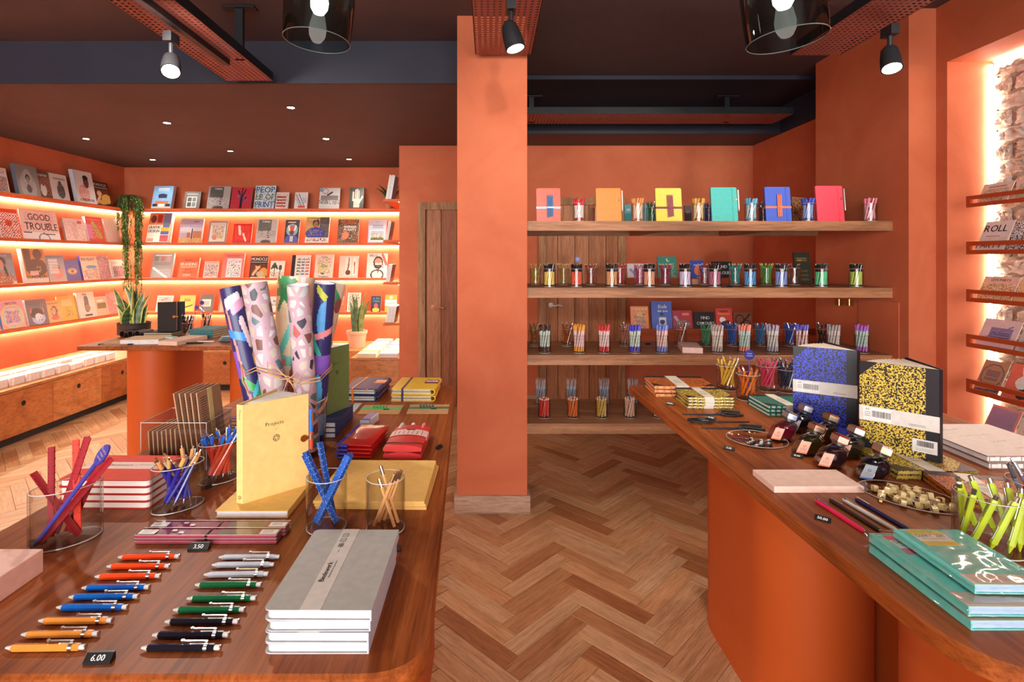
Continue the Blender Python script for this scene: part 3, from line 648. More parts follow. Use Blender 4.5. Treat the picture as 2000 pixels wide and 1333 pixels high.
back_mag(486, 520, 502, 2, 'black magazine with white heavy title and an amber figure, third back shelf', '1c1614', (t_('f4f0e8', 'MONOCLE', .5, .8, .15, .92), r_('f0ece4', .04, .72, .96, .74), r_('6a3018', .05, .08, .95, .68), e_('d8903c', .8, .25, .25, .22), e_('e0b088', .45, .52, .14, .14), e_('4a2c14', .45, .62, .14, .08), l_('e0b088', .2, .15, .4, .4, .07), e_('c8b088', .62, .18, .22, .14), r_('d8d0c8', .05, 0, .95, .05)), 0, .012)
back_mag(526, 553, 511, 2, 'white book with green pine trees, third back shelf', 'e8e2d6', (l_('6a4c38', .3, .1, .3, .7, .03), l_('3a4a38', .3, .85, .1, .55, .06), l_('3a4a38', .3, .85, .5, .55, .06), e_('3a4a38', .3, .68, .2, .12), l_('3a4a38', .72, .1, .72, .7, .03), e_('44503c', .72, .6, .12, .16), n_('c07058 5a6450 d8a080', .02, .05, .98, .35, .4)), 0, .014)
back_mag(567, 603, 499.5, 2, 'swatch book with rows of colour bars and a black spine edge, third back shelf', 'e4dcd4', (r_('1c1a1c', 0, 0, .2, 1), h_('3c6a48', .3, .14, .48, .9, 6), h_('4c5a9c', .54, .14, .72, .9, 6), h_('b84848', .78, .14, .96, .9, 6), n_('d8a078 3a8c78 e4dcd4', .3, .14, .96, .9, .25)), 0, .014)
back_mag(613, 649, 498.5, 2, 'beige food book scattered with vegetables, third back shelf', 'e4cdb8', (n_('5a7a40 8c9c50 b04838 d8b060', .15, .2, .85, .85, .3), e_('9aa868', .45, .5, .12, .09), e_('d8b878', .3, .35, .12, .08), e_('4c6a38', .45, .18, .1, .04), t_('30408c', 'Eating', .5, .86, .07, .4), t_('30408c', 'Prejudices', .5, .02, .07, .6)), 0, .016)
back_mag(661, 698, 501, 2, 'beige book with a sprouting bulb photograph, third back shelf', 'e2cbb8', (r_('ece0d4', .32, .1, .62, .92), l_('5a6a38', .48, .4, .5, .88, .03), e_('5c3a2c', .48, .24, .13, .12), l_('8c6048', .46, .36, .5, .6, .04), r_('f0e8e0', .72, .1, .9, .92), l_('b06848', .82, .2, .8, .7, .03)), 0, .014)
back_mag(715, 755, 496, 2, 'white cycling magazine with a drawn rider on a bicycle, third back shelf', 'e8d8d0', (t_('2a2428', 'VELO', .3, .86, .1, .4), e_('3a3030', .55, .62, .24, .26), e_('e09070', .55, .66, .18, .14), r_('f4eee8', .4, .52, .74, .6), n_('c88868 3a3438', .35, .4, .8, .6, .3), o_('3a3438', .52, .12, .33, .22), l_('c86858', .75, .95, .95, .55, .06), l_('3a3438', .6, .4, .55, .2, .02)), 0, .014)
# row 4
back_mag(303, 334, 579, 3, 'pale pink sketched book behind the standing dark notebook, bottom back shelf', 'ecd6cc', (h_('c8a8a0', .1, .6, .9, .9, 4), l_('8c8488', .3, .7, .7, .85, .03)), 0, .014)
back_mag(348, 377, 579, 3, 'yellow book with a curved line of small lettering, bottom back shelf', 'ecc850', (h_('6a5428', .3, .62, .72, .86, 4), l_('4a3a20', .12, .45, .4, .27, .035), l_('4a3a20', .4, .27, .88, .4, .035)), 0, .02)
back_mag(388, 415, 577, 3, 'grey book with a white label, bottom back shelf', '6c605c', (r_('f0e4dc', .15, .3, .8, .72), h_('8c8078', .25, .38, .7, .62, 3), l_('f4ece8', .05, .25, .4, 0, .04)), 0, .016, 'e07840')
back_mag(425, 452, 576, 3, 'pink book half hidden by the navy paper roll, bottom back shelf', 'e8b49c', (r_('8c7c78', 0, 0, .12, 1), l_('e89080', .5, .1, .9, .7, .12)), 0, .016)
back_mag(520, 541, 581, 3, 'white book with sparse black letters between the paper rolls, bottom back shelf', 'f0e8e2', (t_('3a3030', 'IN', .7, .62, .16, .5), t_('3a3030', 'OUT', .6, .38, .16, .6)), 0, .014)
back_mag(652, 674, 566, 3, 'terracotta book behind the navy roll, bottom back shelf', 'd4714c', (h_('e8b8a0', .15, .3, .85, .7, 6),), 0, .016)
back_mag(677, 703, 573.6, 3, 'white book with green and red leaves behind the snake plant, bottom back shelf', 'ece4da', (n_('4c8c50 5a9c58 c85848', .1, .05, .9, .92, .45),), 0, .014)
back_mag(724, 743, 580, 3, 'dark blue book with pink and yellow picture, bottom back shelf', '34323c', (t_('58b0e8', 'in the', .5, .8, .12, .8), t_('58b0e8', 'China', .5, .62, .14, .8), e_('c85870', .5, .38, .2, .16), e_('e8c048', .5, .12, .36, .14)), 0, .012)
back_mag(751, 774, 577.5, 3, 'orange book with a white middle band, bottom back shelf', 'eaa03c', (r_('f0e6da', 0, .34, 1, .7), e_('f0d8b0', .5, .84, .14, .1), h_('a89888', .2, .46, .8, .58, 2)), 0, .014)
# ---- left wall
left_mag(-25, 20, 326, 0, 'white magazine with orange and blue picture at the far left, top left shelf', 'dcd0cc', (n_('d87848 5a78a0 c8a048 8c5060', .0, .02, .95, .62, .9), o_('c87860', .78, .85, .1, .07), h_('5a5458', .1, .8, .5, .86, 1)), 0, .01)
left_mag(33, 76, 324, 0, 'large grey magazine with a veiled portrait, top left shelf', '8a8480', (e_('a49c98', .48, .3, .36, .5), e_('b0a8a4', .5, .62, .18, .26)) + head(.5, .55, .12, '8c7c74', '3c3634', '9c9490') + (e_('5a5250', .5, .22, .12, .14),), 2, .011, '6c7484')
left_mag(76, 104, 336, 0, 'brown magazine with a white script title, top left shelf', '6a4430', (n_('b07c48 4a2c20 a83830 8c6040', 0, .1, 1, .8, .8), e_('e0d8d0', .45, .3, .2, .24), e_('7c4c34', .48, .55, .1, .1), t_('f4f0ea', 'Courier', .45, .82, .12, .85)), 0, .012)
left_mag(104, 138, 341, 0, 'off-white magazine with a dark sculpted head, top left shelf', 'ddd4ce', (h_('5a5250', .2, .78, .9, .88, 2), e_('4c4440', .55, .34, .22, .28), e_('4c4440', .55, .62, .1, .12), n_('8c8480 2c2624', .36, .1, .76, .6, .3)), 0, .012)
left_mag(148, 185, 335, 0, 'large white magazine with a portrait in a pink jumper, top left shelf', 'e2dad6', (e_('e09888', .42, .3, .27, .26), n_('e8c8c0', .2, .15, .65, .5, .4), e_('6a4434', .6, .66, .14, .19), e_('241c1a', .6, .8, .14, .08), t_('2a2626', 'LUNCHEON', .5, .06, .08, .92)), 2, .012, 'd4d4dc')
left_mag(184, 218, 356, 0, 'black magazine with a heavy white title and amber figure, top left shelf', '1c1614', (t_('f0e8dc', 'MONOCLE', .5, .82, .12, .9), r_('e8d8b8', .04, .74, .96, .76), r_('6a3018', .05, .04, .95, .7), e_('d8a050', .8, .3, .3, .2), e_('e0b088', .42, .5, .13, .12), l_('e0b088', .2, .1, .42, .36, .06), e_('c89850', .55, .15, .28, .1)), 0, .012)
left_mag(-10, 5, 410, 1, 'white magazine at the picture edge beside the red dotted one, second left shelf', 'e0d0cc', (e_('c84838', .4, .1, .4, .12),), 0, .01)
left_mag(5, 43, 409, 1, 'scarlet magazine covered in rings of white dots, second left shelf', 'e04a24', (('k', 'f0e4dc', 14, 20), r_('e04a24', 0, .86, 1, 1), e_('e04a24', .45, .5, .16, .12), n_('3c2c2c', 0, .05, 1, .8, .12)), 0, .012)
left_mag(47, 119, 412, 1, 'wide pink newspaper with large thin capitals, second left shelf', 'e8bcb0', (h_('d8a498', .1, .5, .9, .95, 6), r_('ece4e0', 0, 0, 1, .22), o_('8c8488', .55, .02, .16, .2), t_('2a2224', 'GOOD', .5, .66, .22, .6), t_('2a2224', 'TROUBLE', .52, .32, .25, .88), l_('3c3034', .02, .22, .98, .17, .008), e_('d84860', .75, .55, .04, .04)), 0, .008)
left_mag(128, 169, 428, 1, 'pale pink magazine with faint building elevations, second left shelf', 'e8c0b4', (r_('d8a8a0', .4, .1, .6, .85), n_('c88880 f0d8d0', .05, .05, .95, .9, .3), r_('d05858', .65, .78, .88, .92)), 1, .008, '6a5450')
left_mag(172, 204, 425, 1, 'rose-red magazine with a gilded figure, second left shelf', 'dc4840', (r_('d878a0', 0, .1, .3, .7), l_('b89848', .4, .75, .75, .2, .1), n_('8c6c34 e0c880', .3, .1, .85, .8, .35), h_('e87868', .1, .88, .9, .95, 1)), 1, .014, 'ecd8d0')
left_mag(208, 238, 430, 1, 'white magazine with thin orange diagonal stripes, second left shelf', 'e8d4c8', (('d', 'd88868', 22),), 1, .012, 'e8dcd4')
left_mag(-8, 34, 495, 2, 'blue-grey magazine with a dark-haired figure in a red patterned coat, third left shelf', '8c9098', (r_('e4d4cc', 0, 0, 1, .08), e_('b0543c', .4, .16, .5, .22), n_('c87858 7c8c60 e0b0a0', .05, .06, .9, .34, .5), e_('3a2a2c', .45, .72, .2, .14), l_('3a2a2c', .5, .7, .62, .3, .06), e_('c89080', .4, .62, .12, .16), t_('e8dcd4', 'ARTOLK', .5, .88, .07, .9)), 0, .012)
left_mag(48, 91, 487, 2, 'tall brown magazine with two dark silhouettes, third left shelf', 'c07c38', (r_('5a3428', .05, .35, .35, 1), e_('5a3228', .68, .84, .2, .16), e_('522e26', .55, .45, .5, .25), r_('d8a898', .2, .22, .6, .34), r_('e8ccc0', 0, 0, 1, .16), n_('e8b878', .4, .3, .8, .5, .12), t_('3a2c2c', 'LUNCHEON', .5, .13, .09, .95)), 2, .012, 'ecdcd0')
left_mag(96, 130, 500, 2, 'grey-blue magazine with a head crossed by fine lines, third left shelf', '8c94a8', (('g', 'c8a8a0', '788298'), e_('d8806c', .55, .36, .26, .26), e_('8c4838', .5, .55, .24, .1), h_('e8dcd8', .1, .3, .62, .9, 11)), 1, .008, 'a8b8c8')
left_mag(130, 160, 509, 2, 'violet-blue magazine with a glowing orange eye, third left shelf', '4c4490', (e_('8878a0', .5, .46, .34, .17), e_('e8b070', .5, .46, .26, .12), e_('e87838', .5, .46, .13, .1), e_('3a2020', .5, .46, .07, .06)), 0, .01)
left_mag(162, 194, 501, 2, 'peach magazine with black capital title and cartoon figures, third left shelf', 'eac0a0', (t_('2a2430', 'MAYDAY', .45, .8, .12, .8), e_('5c7ab4', .6, .54, .34, .07), n_('e88838 f0e0d0 c84838 6c88c0', .05, .04, .95, .45, .7)), 1, .010, '3840a8')
left_mag(194, 219, 501, 2, 'rosy patterned magazine beside the peach one, third left shelf', 'cc8888', (n_('e0c0b8 a85868 8890b8 d8806c', 0, 0, 1, 1, .7),), 0, .01)
left_mag(221, 247, 508, 2, 'white magazine with a small colourful picture, third left shelf', 'ecdcd4', (n_('d86850 6890c0 e8b890 b05070', .12, .08, .92, .64, .85), h_('b8a8a8', .1, .8, .5, .9, 2)), 0, .012)
left_mag(-24, 2, 590, 3, 'mauve grey magazine at the picture edge, bottom left shelf', 'b89088', (), 0, .012)
left_mag(6, 52, 588, 3, 'pink magazine with a rainbow oval and black title, bottom left shelf', 'e0a0b0', (e_('f0c070', .5, .42, .48, .44), e_('9cc0d0', .5, .42, .4, .37), e_('e8b8b8', .5, .42, .34, .32), n_('7868b0 e0b858 c87890 5a70b8', .22, .2, .78, .62, .8), t_('3c2430', 'WOTH', .5, .84, .1, .55)), 0, .016, '3c80c8')
left_mag(55, 95, 586, 3, 'grey-mauve magazine with a white heavy title and curly-haired figure, bottom left shelf', '6c5c64', (e_('a8b4e0', .52, .25, .32, .22), e_('2c2428', .45, .46, .3, .2), e_('e8dce0', .52, .3, .18, .15), n_('f0e8ec 3c3438', .35, .15, .7, .42, .4), l_('d88070', .18, .5, .22, .65, .03), l_('d88070', .82, .5, .78, .65, .03), t_('f4f0f0', 'BROW', .5, .7, .17, .85)), 1, .010, 'f0e4dc')
left_mag(93, 124, 588, 3, 'sandy magazine with a plaited-hair figure, bottom left shelf', 'd8a868', (e_('6a4034', .55, .5, .2, .25), e_('d89878', .52, .5, .13, .17), e_('c85848', .55, .2, .25, .1), n_('e8c890 a87c50', 0, 0, 1, 1, .15), h_('6a4838', .15, .84, .85, .92, 1)), 0, .012)
left_mag(119, 155, 579, 3, 'mustard yellow magazine with small black sketches, bottom left shelf', 'e0a83c', (h_('f0d8a0', .2, .6, .75, .86, 6), n_('6a4828', .35, .15, .72, .55, .22)), 0, .010, 'ecc878')
left_mag(155, 188, 572, 3, 'tall cream magazine with a seated figure, bottom left shelf', 'dccabc', (e_('3c3430', .5, .8, .09, .06), l_('4a4440', .5, .72, .48, .35, .13), e_('8c6858', .52, .38, .16, .12), r_('2c2624', .3, .06, .72, .14), t_('4a3430', 'MUK', .45, .88, .08, .4)), 1, .014, 'ece0d8')
left_mag(188, 216, 580, 3, 'pale orange magazine with a small green photograph, bottom left shelf', 'ecb498', (r_('5c6838', .2, .36, .8, .66), n_('a04838 84844c', .2, .36, .8, .66, .4), e_('f4e8e0', .45, .78, .25, .05)), 0, .012)
left_mag(214, 240, 572, 3, 'rose patterned magazine behind the snake plant, bottom left shelf', 'd8807c', (n_('ecc8c0 b85858 e0a098', 0, 0, 1, 1, .6),), 0, .012, 'a84848')
# ---- books leaning on the short return shelves
def return_book(k, y, z, h, w, t, lab, col):
    r = thing('magazine', lab, 'magazine', (-1.04, y, z + .001), (0, .17, 0), 'magazines on the return shelves')
    m = MB(); m.box(.001, t - .001, .001, w - .001, .001, h - .001, 'ece8e2'); m.build('page_block', r)
    m = MB(); m.box(0, .001, 0, w, 0, h, col, 's'); m.box(t - .001, t, 0, w, 0, h, col, 's'); m.box(.001, t - .001, w - .001, w, 0, h, col, 's'); m.build('cover', r)
    return r
for row, n, h, cols in ((0, 4, .25, ['e0d8d0', '2c2828', 'b8bcc8', 'c8ccd4']), (1, 2, .20, ['5a5460', '2c2830']), (2, 3, .18, ['3c3438', 'e8dcd4', '4a3038']), (3, 6, .17, ['e8e0dc', '6a5c64', 'e4dcd8', '8c7c84', 'e8e4e0', '3c3440'])):
    for k in range(n):
        r = return_book(k, 5.36, SZ[row], h - .006 * (k % 2), .2, .013, ['first', 'second', 'third', 'fourth', 'fifth', 'sixth'][k] + ' from the left of the books leaning at the right end of the ' + RNK[row] + ' shelf', cols[k])
        r.location.x = -1.035 + k * .0145
# ================================================================ cups and pens
CUPS = {}
def cup_parts(r, h, sx=1, sy=1, n=28):
    key = (round(r, 4), round(h, 4), sx, sy)
    if key not in CUPS:
        m = MB(); t = r * .06; m.lathe([(r - t, .0006), (r, .0006), (r, h), (r - t, h), (r - t, .0006)], n, mat='glass', sx=sx, sy=sy); a = m.mesh('wall')
        m = MB(); q = r - t * 1.15; m.lathe([(0, .0008), (q, .0008), (q, .006), (0, .006)], n, mat='glass', sx=sx, sy=sy); m.tube([((r - t * .6) * sx * math.cos(q_), (r - t * .6) * sy * math.sin(q_), .0032) for q_ in np.linspace(0, 2 * pi, n + 1)[:-1]], .0013, 5, 'd4ccc6', 'g', closed=True); b = m.mesh('base')  # pale ring in the base imitates a bright highlight
        m = MB(); m.tube([((r - t / 2) * sx * math.cos(q), (r - t / 2) * sy * math.sin(q), h) for q in np.linspace(0, 2 * pi, n + 1)[:-1]], .0009, 5, 'c8beb8', 's', closed=True); c = m.mesh('rim')
        CUPS[key] = (a, b, c)
    return CUPS[key]
def cup(label, x, y, z, r, h, group, sx=1, sy=1, rz=0, n=28):
    t = thing('pen_cup', label, 'cup', (x, y, z), (0, 0, rz), group)
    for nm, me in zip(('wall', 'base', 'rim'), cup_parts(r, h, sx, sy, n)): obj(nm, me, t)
    return t
PENM = {}
def clk(label, b):     # where the top of a pen rests on the rim, as on a clock face with six nearest the viewer
    n = int(round((pi / 2 - b) / (pi / 6))) % 12
    return label + ", top at %s o'clock" % ['twelve', 'one', 'two', 'three', 'four', 'five', 'six', 'seven', 'eight', 'nine', 'ten', 'eleven'][n]
def pen_mesh(kind, c1, c2='202024', n=8):
    key = (kind, c1, c2)
    if key in PENM: return PENM[key]
    m = MB()
    if kind == 'fineliner':     # black cap up, coloured barrel
        m.cyl((0, 0, 0), (0, 0, .004), .0036, n=n, col='18181a', mat='g'); m.cyl((0, 0, .004), (0, 0, .082), .0047, n=n, col=c1, mat='s'); m.cyl((0, 0, .082), (0, 0, .122), .0050, n=n, col=c2, mat='g'); m.cyl((0, 0, .122), (0, 0, .128), .0044, .0032, n=n, col=c2, mat='g'); m.cyl((0, 0, .128), (0, 0, .1295), .0026, n=n, col=c1, mat='s')
    elif kind == 'marker':      # twin-tip marker with coloured ends
        m.cyl((0, 0, 0), (0, 0, .028), .0050, .0056, n=n, col=c1, mat='s'); m.cyl((0, 0, .028), (0, 0, .122), .0056, n=n, col=c2, mat='s')
        for q in (.05, .07, .09): m.cyl((0, 0, q), (0, 0, q + .002), .0057, n=n, col='9a9c98', mat='s')
        m.cyl((0, 0, .122), (0, 0, .152), .0059, n=n, col=c1, mat='s'); m.cyl((0, 0, .152), (0, 0, .155), .0050, n=n, col=c1, mat='s')
    elif kind == 'pencil':
        m.cyl((0, 0, 0), (0, 0, .126), .0035, n=6, col=c1, mat='s'); m.cyl((0, 0, .126), (0, 0, .134), .0035, .0016, n=6, col='e0b890', mat='p'); m.cyl((0, 0, .134), (0, 0, .139), .0016, .0003, n=6, col=c1, mat='p')
    elif kind == 'ballpoint':
        m.cyl((0, 0, 0), (0, 0, .010), .0010, .0036, n=n, col='c8c8cc', mat='m'); m.cyl((0, 0, .010), (0, 0, .105), .0044, n=n, col=c1, mat='g'); m.cyl((0, 0, .105), (0, 0, .108), .0047, n=n, col='d0d0d4', mat='m'); m.cyl((0, 0, .108), (0, 0, .132), .0045, n=n, col=c2, mat='g'); m.cyl((0, 0, .132), (0, 0, .140), .0022, n=n, col='d0d0d4', mat='m')
        m.box(-.0014, .0014, -.0075, -.0055, .095, .132, 'd4d4d8', 'm'); m.box(-.0014, .0014, -.0075, -.003, .130, .133, 'd4d4d8', 'm')
    elif kind == 'glitter':     # translucent gel pen with a paler cap
        m.cyl((0, 0, 0), (0, 0, .012), .0014, .0044, n=n, col=c1, mat='s'); m.cyl((0, 0, .012), (0, 0, .09), .0048, n=n, col=c2, mat='g'); m.cyl((0, 0, .09), (0, 0, .13), .0054, n=n, col=c1, mat='g'); m.box(-.0012, .0012, -.0082, -.006, .092, .128, c1, 'g')
    elif kind == 'crayon':
        m.cyl((0, 0, 0), (0, 0, .1), .0062, n=6, col=c1, mat='s'); m.cyl((0, 0, .1), (0, 0, .109), .0062, .0028, n=6, col='e8c8a4', mat='p'); m.cyl((0, 0, .109), (0, 0, .114), .0028, .001, n=6, col=c1, mat='p')
    elif kind == 'brush':
        m.cyl((0, 0, 0), (0, 0, .085), .0030, .0042, n=n, col=c1, mat='s'); m.cyl((0, 0, .085), (0, 0, .108), .0045, .0052, n=n, col='b0bad0', mat='s'); m.cyl((0, 0, .108), (0, 0, .128), .0052, .0062, n=n, col=c2, mat='p'); m.cyl((0, 0, .128), (0, 0, .150), .0062, .0018, n=n, col=c2, mat='p')
    PENM[key] = m.mesh(kind); return PENM[key]
def pens(kind, label, group, x, y, z, r, h, n, cols, tw=1.3, fr=.80, rad=.0055, spread=0, sx=1, sy=1, rz=0, top=.92, scale=1.0, seed=0, name=None, jit=.12, clock=False):
    if kind == 'ballpoint': rad = max(rad, .0078)
    g = random.Random(seed + int(x * 1000)); rb = r * .94 - rad; out = []
    for k in range(n):
        a = 2 * pi * (k + g.uniform(-jit, jit)) / n; b = a + tw + g.uniform(-.1, .1)
        p = Vector((rb * fr * sx * math.cos(a), rb * fr * sy * math.sin(a), .0075)); q = Vector((rb * top * sx * math.cos(b), rb * top * sy * math.sin(b), h))
        c, s = math.cos(rz), math.sin(rz); p = Vector((p.x * c - p.y * s, p.x * s + p.y * c, p.z)); q = Vector((q.x * c - q.y * s, q.x * s + q.y * c, q.z))
        c1, c2 = cols[k % len(cols)]; d = (q - p).normalized()
        o = obj(name or kind, pen_mesh(kind, c1, c2), None, (x + p.x, y + p.y, z + p.z + rad * .6)); 
        o.rotation_euler = (d.to_track_quat('Z', 'Y') @ Quaternion((0, 0, 1), g.uniform(0, 6))).to_euler(); o.scale = (1, 1, scale * (1 + g.uniform(-.02, .02)))
        tag(o, clk(label, b + rz) if clock else label, 'pen' if kind not in ('pencil', 'crayon', 'brush') else {'pencil': 'pencil', 'crayon': 'pencil', 'brush': 'brush'}[kind], group); out.append(o)
    return out
CR, CH = .0372, .108
NM = ['top', 'second', 'third', 'lowest']
def shelf_cup(px, sh, yrow, kind, col, c1, c2, n, pos, r=CR, h=CH, **kw):
    x = X(px, yrow); z = PS[sh]; nm = NM[sh]; KN = {'fineliner': 'black-capped fineliners', 'marker': 'twin-tip markers', 'pencil': 'pencils', 'ballpoint': 'click pens', 'glitter': 'capped pens', 'crayon': 'chunky pencils', 'brush': 'paint brushes'}[kind]
    one = {'fineliner': 'black-capped fineliner', 'marker': 'twin-tip marker', 'pencil': 'pencil', 'ballpoint': 'click pen', 'glitter': 'capped pen', 'crayon': 'chunky pencil', 'brush': 'paint brush'}[kind]
    lab = 'clear cup of %s %s %son the %s pen shelf' % (col, KN, pos + ' ' if pos else '', nm)
    cup(lab, x, yrow, z, r, h, 'cups on the %s pen shelf' % nm, n=20)
    cols = list(zip(c1.split(), (c2.split() * 9)[:len(c1.split())]))
    pens(kind, '%s %s in its cup %son the %s pen shelf' % (col, one, pos + ' ' if pos else '', nm), '%s %s on the %s pen shelf%s' % (col, KN, nm, ' ' + pos if pos else ''), x, yrow, z, r, h, n, cols, seed=px, **kw)
A, B = 3.155, 3.40
K = 'fineliner'; BK = '1a1a1c'
for px, col, c in ((1073, 'yellow', 'f2cf5a'), (1126, 'coral red', 'ea5c44'), (1195, 'apricot', 'e6a46c'), (1268, 'salmon', 'eaa582'), (1338, 'pale lilac', 'd9c6ea'), (1396, 'dusty plum', 'b8708a'), (1465, 'sky blue', '3f9fdc'), (1526, 'periwinkle', '86a4ea'), (1604, 'mint green', '5fd6a0'), (1672, 'lime green', 'b4cf4c')):
    shelf_cup(px, 1, A, K, col, c, BK, 12, '', tw=.75, rad=.0055, fr=.9)
Pn = 'pencil'
for px, col, c, n in ((1046, 'olive yellow', 'c2b24a', 6), (1101, 'ochre', 'b8893c', 14), (1154, 'brick brown', '9c3c2a', 9), (1210, 'crimson', 'c42c34', 8), (1250, 'magenta', 'c0406c', 9), (1299, 'plum', '9a2c54', 13), (1376, 'wine', '8c2848', 8), (1436, 'teal', '1d9492', 12), (1497, 'leaf green', '46a63e', 13), (1551, 'dark brown', '54403c', 4)):
    shelf_cup(px, 1, B, Pn, col, c, c, n, 'behind', tw=1.5, rad=.004, top=.98)
Mk = 'marker'
for px, col, c, b, n in ((1064, 'brown-ended pale', '4a2c24', 'c4d8cc', 10), (1131, 'orange-ended pink', 'eda23a', 'ecc4c4', 10), (1180, 'red-ended pink', 'd43a3c', 'eccac8', 10), (1240, 'deep blue-ended green', '4c48cc', 'c8d8c8', 10), (1293, 'periwinkle-ended pink', '7c8ce0', 'ecc4bc', 10), (1401, 'grey-ended cream', 'b8aaa4', 'e0d4c8', 10), (1454, 'coral-ended mint', 'f0907c', 'bcd8d0', 11), (1509, 'lilac-grey-ended white', 'aeacc0', 'dcd8d4', 9), (1566, 'violet-ended pink', '6064d4', 'ecc8c4', 8), (1628, 'silver-ended grey', 'a8a4a4', 'd0c8c0', 10), (1683, 'purple-ended mint', 'b468cc', 'b8d4cc', 10)):
    shelf_cup(px, 2, A, Mk, col, c, b, n, '', tw=.7, rad=.0066, fr=.9, jit=.1)
for px, col, kind, c, c2, n in ((1043, 'bronze', 'ballpoint', '8c6430', '8c6430', 7), (1108, 'rust', 'ballpoint', 'a44c20', 'a44c20', 7), (1221, 'rose gold', 'ballpoint', 'b87868', 'c08878', 6), (1329, 'dark copper', 'ballpoint', '8c4c40', 'a06050', 6), (1379, 'emerald', 'ballpoint', '149468', '149468', 8), (1430, 'royal blue', 'ballpoint', '2466c4', '2466c4', 9), (1485, 'peacock blue', 'ballpoint', '2484bc', '2484bc', 8), (1542, 'cobalt', 'ballpoint', '2c50b0', '2c50b0', 9), (1606, 'black', 'ballpoint', '242428', '242428', 5)):
    shelf_cup(px, 2, B, kind, col, c, c2, n, 'behind', tw=1.4, rad=.0055, top=.95)
Q = 3.20; V = 3.48
for px, col, c in ((1063, 'red', 'd83c30'), (1119, 'orange', 'dc6a2c'), (1175, 'mustard', 'c8a040'), (1230, 'beige', 'dcae98'), (1287, 'white', 'e0dcd4')):
    shelf_cup(px, 3, Q, 'crayon', col, c, c, 8, '', tw=1.0, rad=.0068, fr=.85, h=.112)
for px, col, c, c2 in ((1056, 'pale-handled', 'b8bcd0', 'b89c94'), (1116, 'grey-handled', 'a0aec8', 'b49488'), (1180, 'blue-grey-handled', 'a8b4cc', 'ac9088'), (1236, 'silver-handled', 'b0bcd0', 'b0a09c')):
    shelf_cup(px, 3, V, 'brush', col, c, c2, 12, 'behind', tw=.6, rad=.0066, fr=.9, scale=1.05)
# top shelf
T1 = 3.15; T2 = 3.42
for px, Y, kind, col, c, c2, n, pos in ((1131, T1, 'glitter', 'red and white', 'd83038 c82834', 'f0e4e0', 9, ''), (1164, T2, 'pencil', 'copper', 'b86840', 'b86840', 8, 'behind'), (1246, T1, 'glitter', 'peach', 'e89a54 eaa868', 'f0d0b8', 10, ''), (1274, T2, 'ballpoint', 'bottle green', '1c7c50', '1c7c50', 9, 'behind'), (1364, T1, 'glitter', 'golden', 'd8a440 e0b458', 'e8d0a8', 8, ''), (1385, T2, 'ballpoint', 'navy blue', '2c50a8', '2c50a8', 9, 'behind'), (1467, T1, 'glitter', 'cyan', '3aa4c8 58b0d4', 'a8c8d4', 9, ''), (1491, T2, 'ballpoint', 'grey', '5c5c64', '7c7c84', 9, 'behind'), (1578, T1, 'glitter', 'blue', '3454b8 3c60c8', '8ca4d8', 10, ''), (1699, T1, 'glitter', 'pink', 'ec8098 f090a4', 'f4b0bc', 7, '')):
    shelf_cup(px, 0, Y, kind, col, c, c2, n, pos, tw=1.2, rad=.0065, fr=.85)
# ---------------------------------------------------------------- covers on the top shelf
def notebook_stand(label, px0, px1, pt, col, Y, extra, band=None, pen=None):
    z = PS[0]; x0, x1 = X(px0, Y), X(px1, Y); w = x1 - x0; pb = CY - (z - CAMZ) / Y * F; lean = .12; h = (pb - pt) * Y / F / math.cos(lean) + .004; t = .014
    r = thing('notebook', label, 'notebook', (x0, Y, z + t * math.sin(lean)), (-lean, 0, 0), 'notebooks standing on the top pen shelf')
    m = MB(); m.prism(rrect(w - .004, h - .006, .008, 4, w / 2, h / 2), -.0118, -.0022, 'ece6dc', 'p', Mx(rot=(pi / 2, 0, 0))); m.build('page_block', r)
    m = MB(); m.prism(rrect(w, h, .008, 4, w / 2, h / 2), -.0022, 0, col, 's', Mx(rot=(pi / 2, 0, 0))); m.prism(rrect(w, h, .008, 4, w / 2, h / 2), -.014, -.0118, col, 's', Mx(rot=(pi / 2, 0, 0))); m.box(0, .0018, .0002, .0138, .006, h - .006, col, 's'); m.build('cover', r)
    m = MB(); m.box(w * .80, w * .835, -.0012, .0150, -.0004, h + .0006, extra, 's'); m.build('elastic_closure', r)
    if band:
        bc, pc, n, tips = band; m = MB(); zb = h * .38; m.box(-.001, w + .001, -.0026, .0152, zb, zb + .012, bc, 's'); m.build('pen_band', r)
        for k in range(n):
            b = MB(); xx = w * .46 + k * .0095; L = h * .62; b.cyl((xx, -.0072, h * .12 + k * .002), (xx - .006 * (tips - .5), -.0072, h * .12 + L), .0040, n=8, col=pc, mat='s'); b.cyl((xx - .006 * (tips - .5), -.0072, h * .12 + L), (xx - .006 * (tips - .5) - .0005, -.0072, h * .12 + L + .012), .0040, .0008, n=8, col=pc, mat='s')
            o = b.build('pen_in_band'); o.parent = r
        m = MB(); m.box(w * .44, w * .46 + n * .0095, -.0124, -.0112, zb + .001, zb + .011, bc, 's'); m.build('band_loop', r)
    if pen:
        m = MB(); m.lathe([(0, 0), (.007, 0), (.007, .002), (0, .002)], 14, 'd8b878', 'm', Mx((w * .93, -.001, h * .64), (pi / 2, 0, 0))); m.box(w * .93, w + .012, -.0035, -.0015, h * .625, h * .655, 'd8c8a8', 'm'); m.build('pen_loop_clip', r)
        m = MB(); m.cyl((w + .007, -.003, h * .36), (w + .007, -.003, h * .92), .0038, n=8, col=pen, mat='g'); m.cyl((w + .007, -.003, h * .30), (w + .007, -.003, h * .36), .0006, .0036, n=8, col='d0d0d0', mat='m'); m.build('looped_pen', r)
NY = 3.14
notebook_stand('coral notebook with pale blue band holding blue pens', 1048, 1095, 368.6, 'e4583e', NY, 'e05a44', ('a8d0e8', '3c7cb4', 4, .5))
